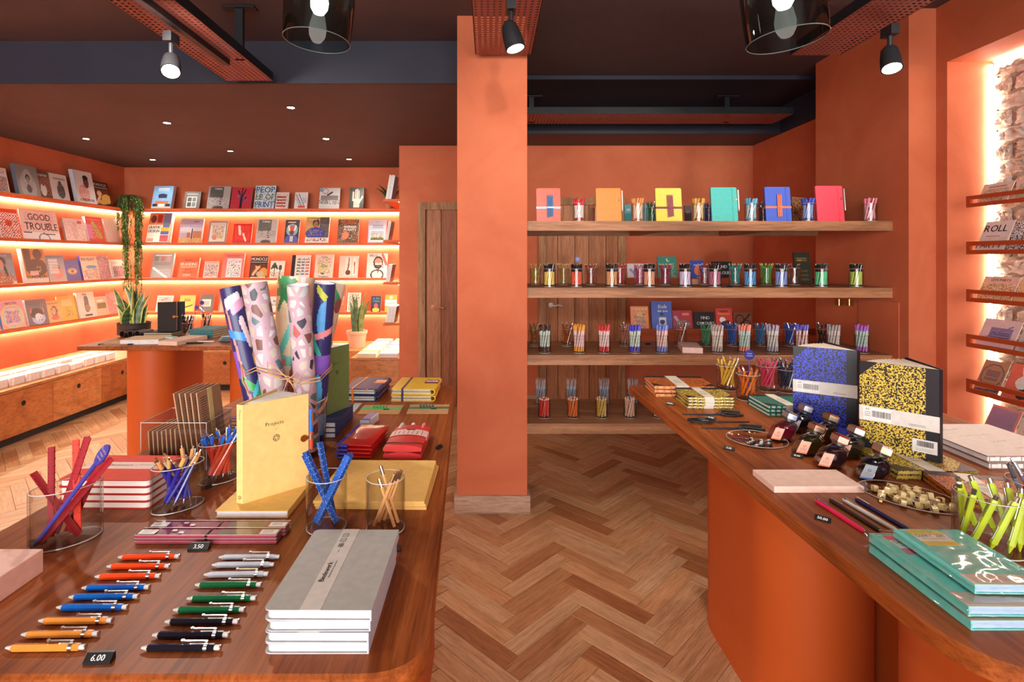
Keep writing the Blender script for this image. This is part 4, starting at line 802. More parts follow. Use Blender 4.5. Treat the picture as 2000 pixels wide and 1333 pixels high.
notebook_stand('orange notebook with a white pen clipped to its edge', 1165, 1214, 368.6, 'ec8c3c', NY, 'ea9448', None, 'e8e0d8')
notebook_stand('yellow notebook with a maroon band holding pencils', 1282, 1333, 368.6, 'e2d048', NY, 'e0d450', ('7c2c44', '9c4858', 4, 1))
notebook_stand('turquoise notebook with a white pen clipped to its edge', 1391, 1442, 367, '3fb8b0', NY, '38aca4', None, 'f0eeec')
notebook_stand('blue notebook with an orange band holding click pens', 1497, 1547, 366, '4060c8', NY, '3854b8', ('f07848', 'e87850', 3, 0))
notebook_stand('pink-red notebook with a grey pen clipped to its edge', 1597, 1650, 364, 'f0485c', NY, 'e44054', None, 'a89c98')
def shelf_book(sh, Y, px0, px1, pt, label, bgc, ops, t=.012, lean=.16, spine=None, dz=0, rz=0, **kw):
    z = PS[sh] + dz; pb = CY - (z - CAMZ) / Y * F; x0, x1 = X(px0, Y), X(px1, Y); h = (pb - pt) * Y / F / math.cos(lean)
    return book('book', 'book', label, x1 - x0, h, t, bgc, ops, (x0, Y, z + .001), rz, lean, 'books behind the pens on the %s pen shelf' % NM[sh], spine or bgc, 0, **kw)
shelf_book(0, 3.62, 1221, 1234, 400, 'small teal book behind the peach pens on the top pen shelf', '3a8c94', (t_('d8e8e8', 'BE', .6, .7, .12, .6),))
shelf_book(0, 3.66, 1254, 1270, 400, 'small teal-blue book behind the bottle green pens on the top pen shelf', '3a8898', ())
shelf_book(0, 3.62, 1339, 1352, 402, 'small charcoal book beside the golden pens on the top pen shelf', '3c3438', (h_('b05848', .2, .6, .8, .75, 2),))
for k, (y, c) in enumerate(((3.46, 'b08860'), (3.60, 'a87c54'))):
    x = 1.86 + k * .02
    o = book('map_print', 'print', ['front', 'rear'][k] + ' kraft paper print crowded with small drawings beside the pink-red notebook', .15, .19 - .01 * k, .004, c, (n_('3c2c28 a83c34 6c4c38 c8a070 48403c', .03, .05, .97, .95, .45), h_('3c2c28', .1, .4, .6, .5, 2)), (2.0 + .045 * k, y + .06, PS[0] + .001), .5, .05, 'kraft prints on the top pen shelf', c, 0, res=22)
LB = 4.10
def ledge_book(sh, *a, **kw): return shelf_book(sh, LB, *a, dz=-.005, **kw)
ledge_book(1, 1226, 1281, 516, 'white book with a lilac leaf drawing behind the magenta pencils', 'e0d0d4', (l_('8478a8', .3, .2, .3, .7, .05), l_('9890b8', .3, .35, .12, .65, .06), l_('7c70a0', .3, .35, .5, .68, .05), r_('2c2428', 0, 0, .25, .18), n_('c87858 3c3438', 0, 0, 1, .15, .3)))
ledge_book(1, 1286, 1323, 502, 'green book with a crescent moon and golden flowers', '2f8c7c', (e_('e8d89c', .55, .86, .1, .07), e_('2f8c7c', .6, .88, .08, .06), n_('d8d0a0 e0a868 70a890', .15, .15, .9, .72, .3), t_('e0c070', '2', .85, .05, .16, .2)))
ledge_book(1, 1351, 1377, 510, 'blue book with an orange disc between the lilac and plum pens', '2c50b4', (e_('f07848', .5, .5, .27, .24), h_('c8d0e8', .2, .74, .8, .82, 2), h_('c8d0e8', .4, .14, .8, .22, 1)))
ledge_book(1, 1392, 1431, 512, 'black book with rough white capitals behind the teal pencils', '141214', (t_('f0eeea', 'FIND', .55, .66, .16, .55), t_('f0eeea', 'COLOURS', .55, .34, .16, .85), h_('a8a4a0', .3, .1, .8, .14, 1)))
shelf_book(1, 3.49, 1556, 1588, 494, 'tall green-black book leaning against the pier on the second pen shelf', '2c2c20', (h_('6c5c34', .15, .72, .8, .86, 2), r_('b07838', .2, .72, .42, .76), h_('4c4830', .2, .1, .8, .5, 3)), lean=.2)
ledge_book(2, 1233, 1268, 600, 'orange book with a big drawn temple figure and white title', 'ea8848', (t_('f4ece4', 'EYEVAH!', .5, .84, .11, .9), n_('4c5468 8c7c74 e0c0a0 6c7c88', .2, .08, .85, .7, .55), e_('d8b060', .5, .68, .16, .1)))
ledge_book(2, 1274, 1314, 591, 'thick blue book with white hand lettering and a small figure', '4c64b8', (t_('f0ece4', 'Bob', .55, .76, .13, .45), t_('f0ece4', 'the tree', .55, .64, .07, .5), e_('242428', .5, .56, .07, .05), r_('dcd8d0', .36, .2, .7, .46), e_('2c3460', .52, .3, .13, .08)), t=.03, spine='2c3670')
ledge_book(2, 1315, 1353, 608, 'crimson book with a striped grey animal', 'b03040', (e_('a8a4a4', .55, .35, .34, .16), l_('a8a4a4', .3, .45, .15, .68, .07), h_('3c3438', .25, .2, .85, .5, 7), h_('e89858', .5, .76, .85, .9, 2)))
ledge_book(2, 1357, 1397, 611, 'black book with rough white capitals behind the emerald pens', '141214', (t_('f0eeea', 'FIND', .55, .62, .16, .5), t_('f0eeea', 'COLOURS', .55, .34, .16, .85)))
ledge_book(2, 1400, 1432, 604, 'red children\'s book with a speech bubble', 'd8443c', (t_('2a2020', 'Superb', .5, .84, .09, .7), t_('e8c040', 'Moments', .5, .72, .1, .8), e_('f4ece4', .4, .5, .18, .12), e_('2c3468', .55, .25, .3, .2), e_('5a3028', .7, .35, .18, .12)))
ledge_book(2, 1434, 1470, 612, 'brown book with a looping black line', '7c4024', (o_('1c1614', .35, .6, .25, .3), o_('1c1614', .7, .35, .25, .25), l_('1c1614', .1, .1, .9, .9, .05)))
# plain blocks, price tags, hinges, sign
def tagblock(x, y, z, label, txt, rz=0, s=1.0, tilt=.5):
    t = thing('price_tag', label, 'price tag', (x, y, z), (0, 0, rz), 'black price blocks')
    w, d, h = .034 * s, .012 * s, .010 * s
    m = MB(); m.prism([(-d / 2, 0), (d / 2, 0), (d / 2, h), (d / 2 - .003 * s, h), (-d / 2, h * .35)], -w / 2, w / 2, '141416', 's', Matrix(((0, 0, 1, 0), (1, 0, 0, 0), (0, 1, 0, 0), (0, 0, 0, 1)))); m.build('block', t)
    if txt:
        m = MB(); a = math.atan2(h * .65, d - .003 * s); m.text(txt, h * .72, 'f4f2ee', 's', Mx((0, -d / 2 + .0009 * s, h * .35 + .0012 * s), (a, 0, 0)), cx=0, maxw=w * .92, bold=.0002); m.build('numerals', t)
    return t
def block(name, cat, label, x0, x1, y0, y1, z, h, col, group=None, rz=0, mat='p'):
    cx, cy = (x0 + x1) / 2, (y0 + y1) / 2; m = MB(); w, d = (x1 - x0) / 2, (y1 - y0) / 2
    m.add([(-w, -d, 0), (w, -d, 0), (w, d, 0), (-w, d, 0), (-w, -d, h - .001), (w, -d, h - .001), (w, d, h - .001), (-w, d, h - .001), (-w + .001, -d + .001, h), (w - .001, -d + .001, h), (w - .001, d - .001, h), (-w + .001, d - .001, h)],
          [(3, 2, 1, 0), (0, 1, 5, 4), (1, 2, 6, 5), (2, 3, 7, 6), (3, 0, 4, 7), (4, 5, 9, 8), (5, 6, 10, 9), (6, 7, 11, 10), (7, 4, 8, 11), (8, 9, 10, 11)], col, mat)
    return tag(m.build(name, None, (cx, cy, z), (0, 0, rz)), label, cat, group)
block('memo_pad', 'pad', 'pale pink memo block lying on the third pen shelf', X(1335, 3.2), X(1372, 3.2), 3.14, 3.36, PS[2], .032, 'ecc8bc', rz=-.22)
block('memo_pad', 'pad', 'small pale pink block under the blue disc book on the second pen shelf', X(1352, 3.5), X(1372, 3.5), 3.50, 3.58, PS[1], .034, 'e0a88c')
tagblock(X(1415, 3.2), 3.13, PS[1], 'small black price block at the front of the second pen shelf', '', 0, .9)
tagblock(X(1270, 3.4), 3.45, PS[2], 'small black price block at the back of the third pen shelf', '', 0, .9)
def paddle(label, x, y, z, h, r, ang=0, txt=None):
    t = thing('paddle_sign', label, 'sign', (x, y, z), (0, ang, 0)); m = MB(); m.cyl((0, 0, 0), (0, 0, h - r), .0022, n=8, col='3a3c90', mat='s'); m.build('stick', t)
    m = MB(); m.cyl((0, .0015, h), (0, -.0015, h), r, n=28, col='34378c', mat='s')
    m.build('disc', t)
    if txt:
        m = MB()
        for k, s in enumerate(txt): m.text(s, r * .26, 'd8d8f0', 's', Mx((0, -.0022, h + r * (.18 - .45 * k)), (pi / 2, 0, 0)), cx=0, maxw=r * 1.5)
        m.build('lettering', t)
paddle('round navy paddle sign standing among the coral fineliners', X(1128, A), A - .004, PS[1] + .008, Zp(507, A) - PS[1] - .008, .016, 0, ['PENS', 'each'])
hp = struct(obj('trim_2', None, None, (2.3195, 0, 0)))
m = MB(); m.box(-.004, 0, 3.03, 3.36, .60, 1.20, mat='orange'); m.build('hatch_panel', hp)
for px, nm in ((1641, 'left'), (1661, 'right')):
    y = 2.3195 * F / (px - CX); m = MB(); z = Zp(591, y); m.box(-.0075, -.004, y - .035, y + .035, z - .02, z + .02, 'c8a860', 'm'); m.cyl((-.008, y, z - .021), (-.008, y, z + .021), .004, n=8, col='d0b070', mat='m'); m.build('hinge', hp)
# ================================================================ left table
def P(px, py, z=0.0): return atZ(px, py, TZ + z)
def Q3(px, py, z=0.0): x, y = P(px, py, z); return Vector((x, y, TZ + z))
def flat_book(name, label, cat, cx, cy, z, w, d, t, cover, page='efe8de', rz=0, rad=.005, spine='-x', ct=.0016, ins=.0025, group=None, mat='p', side=None):
    r = thing(name, label, cat, (cx, cy, z), (0, 0, rz), group)
    cr = {'-x': (1, 0, 0, 1), '+x': (0, 1, 1, 0), '-y': (1, 1, 0, 0), '+y': (0, 0, 1, 1)}[spine]
    m = MB(); m.prism(rrect(w - 2 * ins, d - 2 * ins, rad, 3, 0, 0, cr), ct, t - ct, page, 'p'); m.build('page_block', r)
    m = MB(); m.prism(rrect(w, d, rad, 4, 0, 0, cr), 0, ct, cover, mat, sidecol=side); m.prism(rrect(w, d, rad, 4, 0, 0, cr), t - ct, t, cover, mat, sidecol=side)
    e = {'-x': (-w / 2, -w / 2 + ins * .8, -d / 2, d / 2), '+x': (w / 2 - ins * .8, w / 2, -d / 2, d / 2), '-y': (-w / 2, w / 2, -d / 2, -d / 2 + ins * .8), '+y': (-w / 2, w / 2, d / 2 - ins * .8, d / 2)}[spine]
    m.box(*e, ct, t - ct, side or cover, mat); m.build('cover', r)
    return r
# ---- clutch pencils in two rows
def clutch(label, col, tip, end, group):
    a, b = Q3(*tip, .005), Q3(*end, .005); c = (a + b) / 2; d = b - a; rz = math.atan2(d.y, d.x); L = .113
    if col not in CLP:
        t = thing('clutch_pencil', label, 'pencil', c, (0, 0, rz), group); x0 = -L / 2; M = 'g'
        m = MB(); m.cyl((x0, 0, 0), (x0 + .002, 0, 0), .0006, .0012, n=8, col='404044', mat='s'); m.cyl((x0 + .002, 0, 0), (x0 + .011, 0, 0), .0015, .0037, n=12, col='c0b8b0', mat='s'); m.build('tip', t)
        m = MB(); m.cyl((x0 + .0105, 0, 0), (x0 + .0125, 0, 0), .0038, .0050, n=6, col=col, mat=M); m.cyl((x0 + .0125, 0, 0), (x0 + .0895, 0, 0), .0050, n=6, col=col, mat=M); m.build('barrel', t)
        m = MB(); m.cyl((x0 + .0895, 0, 0), (x0 + .0945, 0, 0), .0052, n=14, col='d8d8da', mat='m'); m.build('collar', t)
        m = MB(); m.cyl((x0 + .0945, 0, 0), (x0 + .104, 0, 0), .0048, .0046, n=6, col=col, mat=M); m.build('end_section', t)
        m = MB(); m.cyl((x0 + .104, 0, 0), (x0 + .1115, 0, 0), .0034, n=10, col='c8c4c2', mat='s'); m.cyl((x0 + .1115, 0, 0), (x0 + .113, 0, 0), .0038, n=10, col='e0e0e2', mat='m'); m.build('push_button', t)
        m = MB(); m.box(x0 + .056, x0 + .092, .0028, .0056, .0058, .0068, 'd4d0cc', 'm'); m.box(x0 + .089, x0 + .093, .0020, .0050, .0040, .0066, 'd4d0cc', 'm'); m.cyl((x0 + .0575, .0042, .0048), (x0 + .0575, .0042, .0078), .0024, n=8, col='dcdcde', mat='m'); m.build('clip', t)
        CLP[col] = t; return
    dup(CLP[col], c, (0, 0, rz), label, group)
CLP = {}
ORD = ['farthest', 'middle', 'nearest']
for nm, col, L3 in (('orange-red', 'e8481c', (((230, 1089), (350, 1087)), ((206, 1107), (333, 1106)), ((184, 1127), (314, 1125)))), ('bright blue', '0c5cb4', (((158, 1149), (293, 1147)), ((131, 1167), (273, 1165)), ((108, 1187), (251, 1186)))), ('ochre', 'd88838', (((73, 1213), (221, 1212)), ((40, 1240), (193, 1238)), ((9, 1266), (168, 1264)))),
                    ('silver', 'b4b8c0', (((425, 1089), (547, 1088)), ((412, 1104), (536, 1103)), ((396, 1123), (525, 1121.5)))), ('dark green', '0c5c34', (((378, 1143), (512, 1142)), ((363.5, 1170), (500, 1168.5)), ((336, 1192), (479, 1190.5)))), ('black', '10121c', (((320.6, 1215), (466, 1214)), ((296, 1241), (447, 1240)), ((273.5, 1266), (431.6, 1265))))):
    for k, (a, b) in enumerate(L3): clutch('%s of the three %s clutch pencils laid on the left table' % (ORD[k], nm), col, a, b, 'clutch pencils laid in two rows on the left table')
# ---- stack of grey cloth notebooks
STK = ['topmost', 'second from top', 'third from top', 'lowest']
z = TZ; gx0, gy0 = P(510, 1280); gx1, _ = P(722, 1280); gw = gx1 - gx0; th = .0150
for k in (3, 2, 1, 0):
    t = flat_book('notebook', '%s grey cloth notebook in the stack at the left table corner' % STK[k], 'notebook', gx0 + gw / 2 + (.003 if k == 0 else -.001 * k % .003), gy0 + .111 + (.001 * (k % 2)), z, gw - (.004 if k else 0), .221, th, 'a8a49e', 'c4c8ca', rz=(-.005, .006, -.004, .003)[k], rad=.009, spine='+x', ins=.003, group='grey notebooks on the left table', side='b8bcc8')
    m = MB(); w = gw; b0 = -w / 2 + w * .335; b1 = b0 + w * .195
    m.box(b0, b1, -.111, .111, th, th + .0005, 'cbc2b8', 's'); m.build('paper_band', t)
    if k == 0:
        m = MB(); R90 = pi / 2
        m.text('Bindewerk', .0085, '26241f', 's', Mx((b0 + w * .085, -.046, th + .0008), (0, 0, R90)), bold=.0001, maxw=.062)
        m.text('Handmade in Germany', .0035, '38342f', 's', Mx((b0 + w * .125, -.036, th + .0008), (0, 0, R90)), maxw=.05)
        for q in range(3):
            M = Mx((b0 + w * .06, .034 + q * .013, th + .0008), (0, 0, R90)); m.box(0, .008, -.003, -.0024, 0, .0001, '4a463f', 's', M); m.box(0, .008, .0024 - .006, .003 - .0066, 0, .0001, '4a463f', 's', M)
        for q in range(3):
            x = b0 + w * .055; y = .052 + q * .016
            if q == 0:
                for s in range(5): m.box(x - .002, x + .007, y + s * .0022, y + s * .0022 + .001, th + .0006, th + .0008, '5a564f', 's')
            else:
                for a in ((0, .010, 0, .0007), (0, .010, .010, .0107), (0, .0007, 0, .0107), (.0093, .010, 0, .0107), (.0015, .0085, .005, .0057)): m.box(x - .003 + a[0], x - .003 + a[1], y + a[2], y + a[3], th + .0006, th + .0008, '38342f', 's')
        m.build('lettering', t)
    z += th + .0006
# ---- blue triangular rulers in a cup
x, y = P(638, 1031); BR, BH = .0405, .106
cup('clear cup of blue triangular scale rulers behind the grey notebooks', x, y, TZ, BR, BH, 'cups on the left table', n=40)
def tri_ruler(name, label, p, q, col, group, L, dark):
    d = (Vector(q) - Vector(p)).normalized(); m = MB(); r = .0072; pts = []
    for k in range(3):
        a = 2 * pi * k / 3; b = a + pi / 3; pts += [(r * math.cos(a - .12), r * math.sin(a - .12)), (r * math.cos(a + .12), r * math.sin(a + .12)), (r * .42 * math.cos(b), r * .42 * math.sin(b))]
    m.prism(pts, 0, L, col, 'p' if dark else 's', sidecol=col)
    t = thing(name, label, 'ruler', p, d.to_track_quat('Z', 'Y').to_euler(), group); m.build('body', t)
    m = MB()
    for k in range(3):
        a = 2 * pi * k / 3
        for s in (-1, 1):
            ca, sa = math.cos(a + s * .33) * r * .86, math.sin(a + s * .33) * r * .86
            for q_ in range(12): m.cyl((ca * .97, sa * .97, .01 + q_ * (L - .02) / 11), (ca * 1.06, sa * 1.06, .01 + q_ * (L - .02) / 11), .0007, n=5, col='dce4f0' if not dark else '6c1020', mat='s')
    m.build('scale_marks', t)
    return t
BL = '1450a8'
for k, (bx, by, tx, ty, L, nm) in enumerate([(.7, -.15, -.88, .1, .150, 'leaning left, outermost'), (.55, .2, -.55, -.25, .158, 'leaning left, second'), (.3, .55, -.25, .45, .158, 'at the back'), (-.72, -.1, .74, -.15, .152, 'leaning right, in front'), (-.6, .3, .84, .28, .150, 'leaning right, behind')]):
    p = (x + bx * BR * .72, y + by * BR * .72, TZ + .013); q = (x + tx * BR * .8, y + ty * BR * .8, TZ + BH)
    tri_ruler('scale_ruler', 'blue triangular scale ruler %s in the cup' % nm, p, q, BL, 'blue scale rulers in the cup', L, 0)
# ---- wooden pencils with gold ends in a cup
x, y = P(753, 1034)
cup('clear cup with a few natural wood pencils beside the yellow notebooks', x, y, TZ, .0392, .106, 'cups on the left table', n=40)
for k, (bx, by, tx, ty, L, nm) in enumerate([(.62, -.3, -.55, .3, .098, 'short one leaning left'), (.75, .25, -.3, .62, .118, 'long one with silver end'), (-.68, -.2, .5, -.1, .112, 'in front leaning right'), (-.5, .35, .68, .2, .112, 'second leaning right'), (-.2, .6, .85, .35, .112, 'hindmost leaning right')]):
    p = Vector((x + bx * .032, y + by * .032, TZ + .0095)); q = Vector((x + tx * .032, y + ty * .032, TZ + .106)); d = (q - p).normalized()
    t = thing('wooden_pencil', 'natural wood pencil, ' + nm + ' in the clear cup', 'pencil', p, d.to_track_quat('Z', 'Y').to_euler(), 'natural wood pencils in the cup'); m = MB()
    m.cyl((0, 0, 0), (0, 0, L - .018), .0035, n=6, col='dca468', mat='s'); m.build('barrel', t); m = MB(); c = 'd8c8a0' if k != 1 else 'c8c0b4'
    m.cyl((0, 0, L - .018), (0, 0, L), .0038, n=12, col=c, mat='m'); m.build('ferrule', t)
# ---- thin yellow notebooks
x0, y0 = P(612, 996); x1, _ = P(830, 996); w = x1 - x0; z = TZ
for k in (2, 1, 0):
    flat_book('notebook', ['topmost', 'middle', 'lowest'][k] + ' thin yellow notebook in the flat stack behind the pencil cup', 'notebook', (x0 + x1) / 2 + (0, .002, .006)[k], y0 + .12, z, w, .238, .0058, 'f0bf6c', 'f0d8b8', rz=(-.012, -.006, -.022)[k], rad=.006, spine='-y', ct=.0009, ins=.002, group='yellow notebooks on the left table')
    z += .0061
m = MB(); m.text('notes', .007, 'd8a448', 's', Mx((x1 - .075, y0 + .012, z + .0002)), maxw=.05); lt = m.build('lettering'); lt.parent = [o for o in D.objects if o.get('label', '').startswith('topmost thin yellow')][0]; lt.matrix_parent_inverse = Matrix.Identity(4)
tp = lt.parent; lt.location = (.035 - (x1 - .075), -.105 - (y0 + .012), .0001 - (z + .0002) + .0058 + .0004)
# ---- open standing books
def open_book(label, name, F_, E, Bk, G, z, h, cover, page='f4efe4', ct=.0022, leaves=12, group=None, cat='notebook', spine=None, mat='s', dark_edge=None):
    """F_: front hinge, E: outer edge of front cover, Bk: back hinge, G: outer edge of back cover, all (x, y)"""
    t = thing(name, label, cat, (F_[0], F_[1], z), (0, 0, 0), group); o = Vector(F_)
    f, e, b, g = Vector((0, 0)), Vector(E) - o, Vector(Bk) - o, Vector(G) - o
    def wall(m, p, q, th, col, z0=0, z1=h, M_=mat):
        d = (q - p).normalized(); n = Vector((-d.y, d.x)) * th / 2; poly = [p - n, q - n, q + n, p + n]; m.prism([(v.x, v.y) for v in poly], z0, z1, col, M_)
    m = MB(); wall(m, f, e, ct, cover); m.build('front_cover', t)
    m = MB(); wall(m, b, g, ct, cover); m.build('back_cover', t)
    m = MB(); wall(m, f, b, ct, spine or cover); m.build('spine', t)
    c = (f + b) / 2; ae, ag = e - f, g - b; m = MB()
    a0 = math.atan2(ae.y, ae.x); a1 = math.atan2(ag.y, ag.x)
    while a1 - a0 > pi: a1 -= 2 * pi
    while a1 - a0 < -pi: a1 += 2 * pi
    for k in range(leaves):
        u_ = (k + .5) / leaves; uu = u_; s = f.lerp(b, .12 + .76 * u_)
        a = a0 + (a1 - a0) * (.06 + .88 * uu); L = ae.length * (.955 - .0 * k)
        q = s + Vector((math.cos(a), math.sin(a))) * L; s2 = s + Vector((math.cos((a0 + a1) / 2), math.sin((a0 + a1) / 2))) * .006
        wall(m, s2, q, .0022, page, .003, h - .003, 'p')
    m.build('pages', t)
    return t, f, e, b, g
zl = TZ; lx0, ly = P(420, 1013); lx1, _ = P(562, 1013)
flat_book('notebook', 'yellow clothbound notebook lying under the standing yellow one', 'notebook', (lx0 + lx1) / 2, ly + .105, TZ, lx1 - lx0, .21, .0157, 'e8bc68', 'f0ecec', rad=.001, spine='+x', group='yellow clothbound notebooks')
zz = TZ + .0160
t, f, e, b, g = open_book('yellow clothbound notebook standing open with a pen clipped to its edge', 'notebook', (-.534, 1.1655), (-.4267, 1.2657), (-.5497, 1.170), (-.52, 1.312), zz, .2146, 'ecc47c', group='yellow clothbound notebooks')
d = (e - f).normalized(); an = math.atan2(d.y, d.x); M0 = Mx((0, 0, 0), (0, 0, an)) @ Mx((0, -.0015, 0), (pi / 2, 0, 0))
m = MB(); m.text('Projects', .0085, '3a3020', 's', M0 @ Mx((.047, .158, 0)), maxw=.052); m.box(.068, .073, .1475, .148, 0, .0002, '3a3020', 's', M0)
def emblem(m, M, s, col='5a4828'):
    for k in range(6):
        a = k * pi / 3; m.tube([M @ Vector((s * math.cos(a) * .9, s * math.sin(a) * .9, 0)), M @ Vector((s * math.cos(a + 1.05) * .9, s * math.sin(a + 1.05) * .9, 0))], s * .07, 4, col, 's'); m.tube([M @ Vector((s * .45 * math.cos(a), s * .45 * math.sin(a), 0)), M @ Vector((s * math.cos(a + .5), s * math.sin(a + .5), 0))], s * .06, 4, col, 's')
    m.tube([M @ Vector((s * .45 * math.cos(k * pi / 4), s * .45 * math.sin(k * pi / 4), 0)) for k in range(8)], s * .06, 4, col, 's', closed=True)
emblem(m, M0 @ Mx((.071, .128, 0)), .0085); m.build('lettering', t)
sd = (f - b).normalized(); M1 = Mx((b.x, b.y, 0), (0, 0, math.atan2(sd.y, sd.x))) @ Mx((0, -.0015, 0), (pi / 2, 0, 0))
m = MB(); m.text('Projects', .0045, '6a5428', 's', M1 @ Mx((.006, .203, 0), (0, 0, -pi / 2)), maxw=.03); emblem(m, M1 @ Mx((.008, .013, 0)), .0045); m.build('spine_lettering', t)
m = MB(); ce = e - d * .006; M2 = Mx((ce.x, ce.y, .112), (0, 0, an)); m.lathe([(0, 0), (.008, 0), (.008, .003), (0, .003)], 18, 'd8b070', 'm', M2 @ Mx((-.006, -.001, 0), (pi / 2, 0, 0))); m.box(0, .012, -.004, -.001, -.004, .004, 'c8b490', 'm', M2); m.cyl((.012, -.002, -.006), (.012, -.002, .008), .0062, n=14, col='d8ccb4', mat='m', M=M2); m.build('pen_loop_clip', t)
m = MB(); m.cyl((.012, -.002, -.036), (.012, -.002, -.028), .0008, .003, n=8, col='c8c8c8', mat='m', M=M2); m.cyl((.012, -.002, -.028), (.012, -.002, .012), .0042, n=10, col='d84c34', mat='g', M=M2); m.cyl((.012, -.002, .012), (.012, -.002, .066), .0044, n=10, col='2470d0', mat='g', M=M2); m.box(.010, .014, -.009, -.0066, .03, .062, 'd0d4d8', 'm', M2); m.build('looped_pen', t)
# ---- red notebooks with a paper band
x0, y0 = P(111, 994.5); x1, _ = P(292, 994.5); w = x1 - x0; z = TZ; th = .0152
for k in (3, 2, 1, 0):
    t = flat_book('notebook', STK[k] + ' red notebook in the banded stack behind the red rulers', 'notebook', (x0 + x1) / 2 + .006 * 0, y0 + .075, z, w, .149, th, 'd83c22', 'ebe4dc', rz=-.015, rad=.009, spine='+y', ins=.003, group='red notebooks on the left table', side='a82c24'); z += th + .0006
m = MB(); m.box(-w / 2 + .001, w / 2 + .001, -.010, .029, th, th + .0006, 'e8c8bc', 's'); m.build('paper_band', t)
m = MB(); m.text('Bindewerk', .010, '3a2c28', 's', Mx((-.045, .006, th + .0008)), maxw=.055, slant=.1); m.text('Handmade in Germany', .005, '6a5850', 's', Mx((.025, .010, th + .0008)), maxw=.05); m.build('lettering', t)
# ---- oval cups
def oval_cup(label, px, py, hw, h, ax=(1.18, .78), rz=pi / 4, n=44):
    x, y = P(px, py); cup(label, x, y, TZ, hw, h, 'cups on the left table', ax[0], ax[1], rz, n); return x, y
x, y = oval_cup('oval clear cup of red triangular rulers at the left table edge', 130, 1057, .050, .108)
RD = '86101a'; RS = ['leaning far left with a silvery end', 'upright left one', 'front one crossing the cup', 'tall one in the middle', 'one leaning right behind the paddle', 'bright one standing at the right']
for k, (b_, tt, L, c) in enumerate([((.55, -.1), (-.95, -.05), .150, RD), ((-.45, -.2), (-.62, .05), .168, RD), ((-.55, -.75), (.75, .35), .175, 'a81c28'), ((-.5, .1), (.05, .3), .190, '961420'), ((-.15, .3), (.62, .62), .172, '961420'), ((.42, .1), (.2, .35), .178, 'dc3a28')]):
    c_, s_ = math.cos(pi / 4), math.sin(pi / 4)
    def ov(v, zz_, k_=.048): return (x + v[0] * k_, y + v[1] * k_ * .9, zz_)
    tri_ruler('scale_ruler', 'red triangular ruler, ' + RS[k] + ' in the oval cup', ov(b_, TZ + .013), ov(tt, TZ + .108), c, 'red scale rulers in the oval cup', L, 1)
pd = thing('paddle_sign', 'navy paddle sign with an oval head leaning among the red rulers', 'sign', (x - .030, y - .038, TZ + .011))
dv = (Vector((X(192, 1.0), 1.01, Zp(893, 1.0))) - pd.location); pd.rotation_euler = dv.to_track_quat('Z', 'Y').to_euler(); Ld = dv.length
m = MB(); m.cyl((0, 0, 0), (0, 0, Ld - .01), .0040, n=8, col='3c3c94', mat='s'); m.build('stick', pd)
dl = pd.rotation_euler.to_matrix().inverted() @ Vector((-.42, -1, .35)); rzz = math.atan2(dl.y, dl.x) + pi / 2
m = MB(); m.lathe([(0, -.0016), (.0165, -.0016), (.0165, .0016), (0, .0016)], 30, '3a3a94', 's', Mx((0, 0, Ld), (0, 0, rzz)) @ Mx((0, 0, 0), (pi / 2, 0, 0)), sx=.72, sy=1.35); m.build('head', pd)
m = MB(); Mq = Mx((0, 0, Ld), (0, 0, rzz)) @ Mx((0, -.0020, 0), (pi / 2, 0, 0))
for q in range(3): m.text(('Every', 'ruler', 'each')[q], .0055, 'b8a890', 's', Mq @ Mx((0, .007 - q * .008, 0)), cx=0, maxw=.017)
m.build('lettering', pd)
def pens_oval(label, group, x, y, n, top, bot, h, seed, nm):
    PENM[('ballpoint', bot, top)] = None; del PENM[('ballpoint', bot, top)]
    return pens('ballpoint', label, group, x, y, TZ, .044, h, n, [(bot, top)], tw=1.9, fr=.7, rad=.006, sx=1.18, sy=.78, rz=pi / 4, top=.93, seed=seed, name=nm, scale=.86, clock=True)
x, y = oval_cup('oval clear cup of peach and blue click pens beside the red notebooks', 348, 991, .0455, .096)
pens_oval('peach and ultramarine click pen in its oval cup', 'peach and ultramarine pens in the oval cup', x, y, 9, 'eaa45c', '2a2a98', .096, 3, 'click_pen')
x, y = oval_cup('oval clear cup of blue and red click pens in front of the card box', 430, 938, .0425, .096)
pens_oval('blue and coral click pen in its oval cup', 'blue and coral pens in the oval cup', x, y, 12, '2a68d0', 'd84a34', .096, 5, 'click_pen')
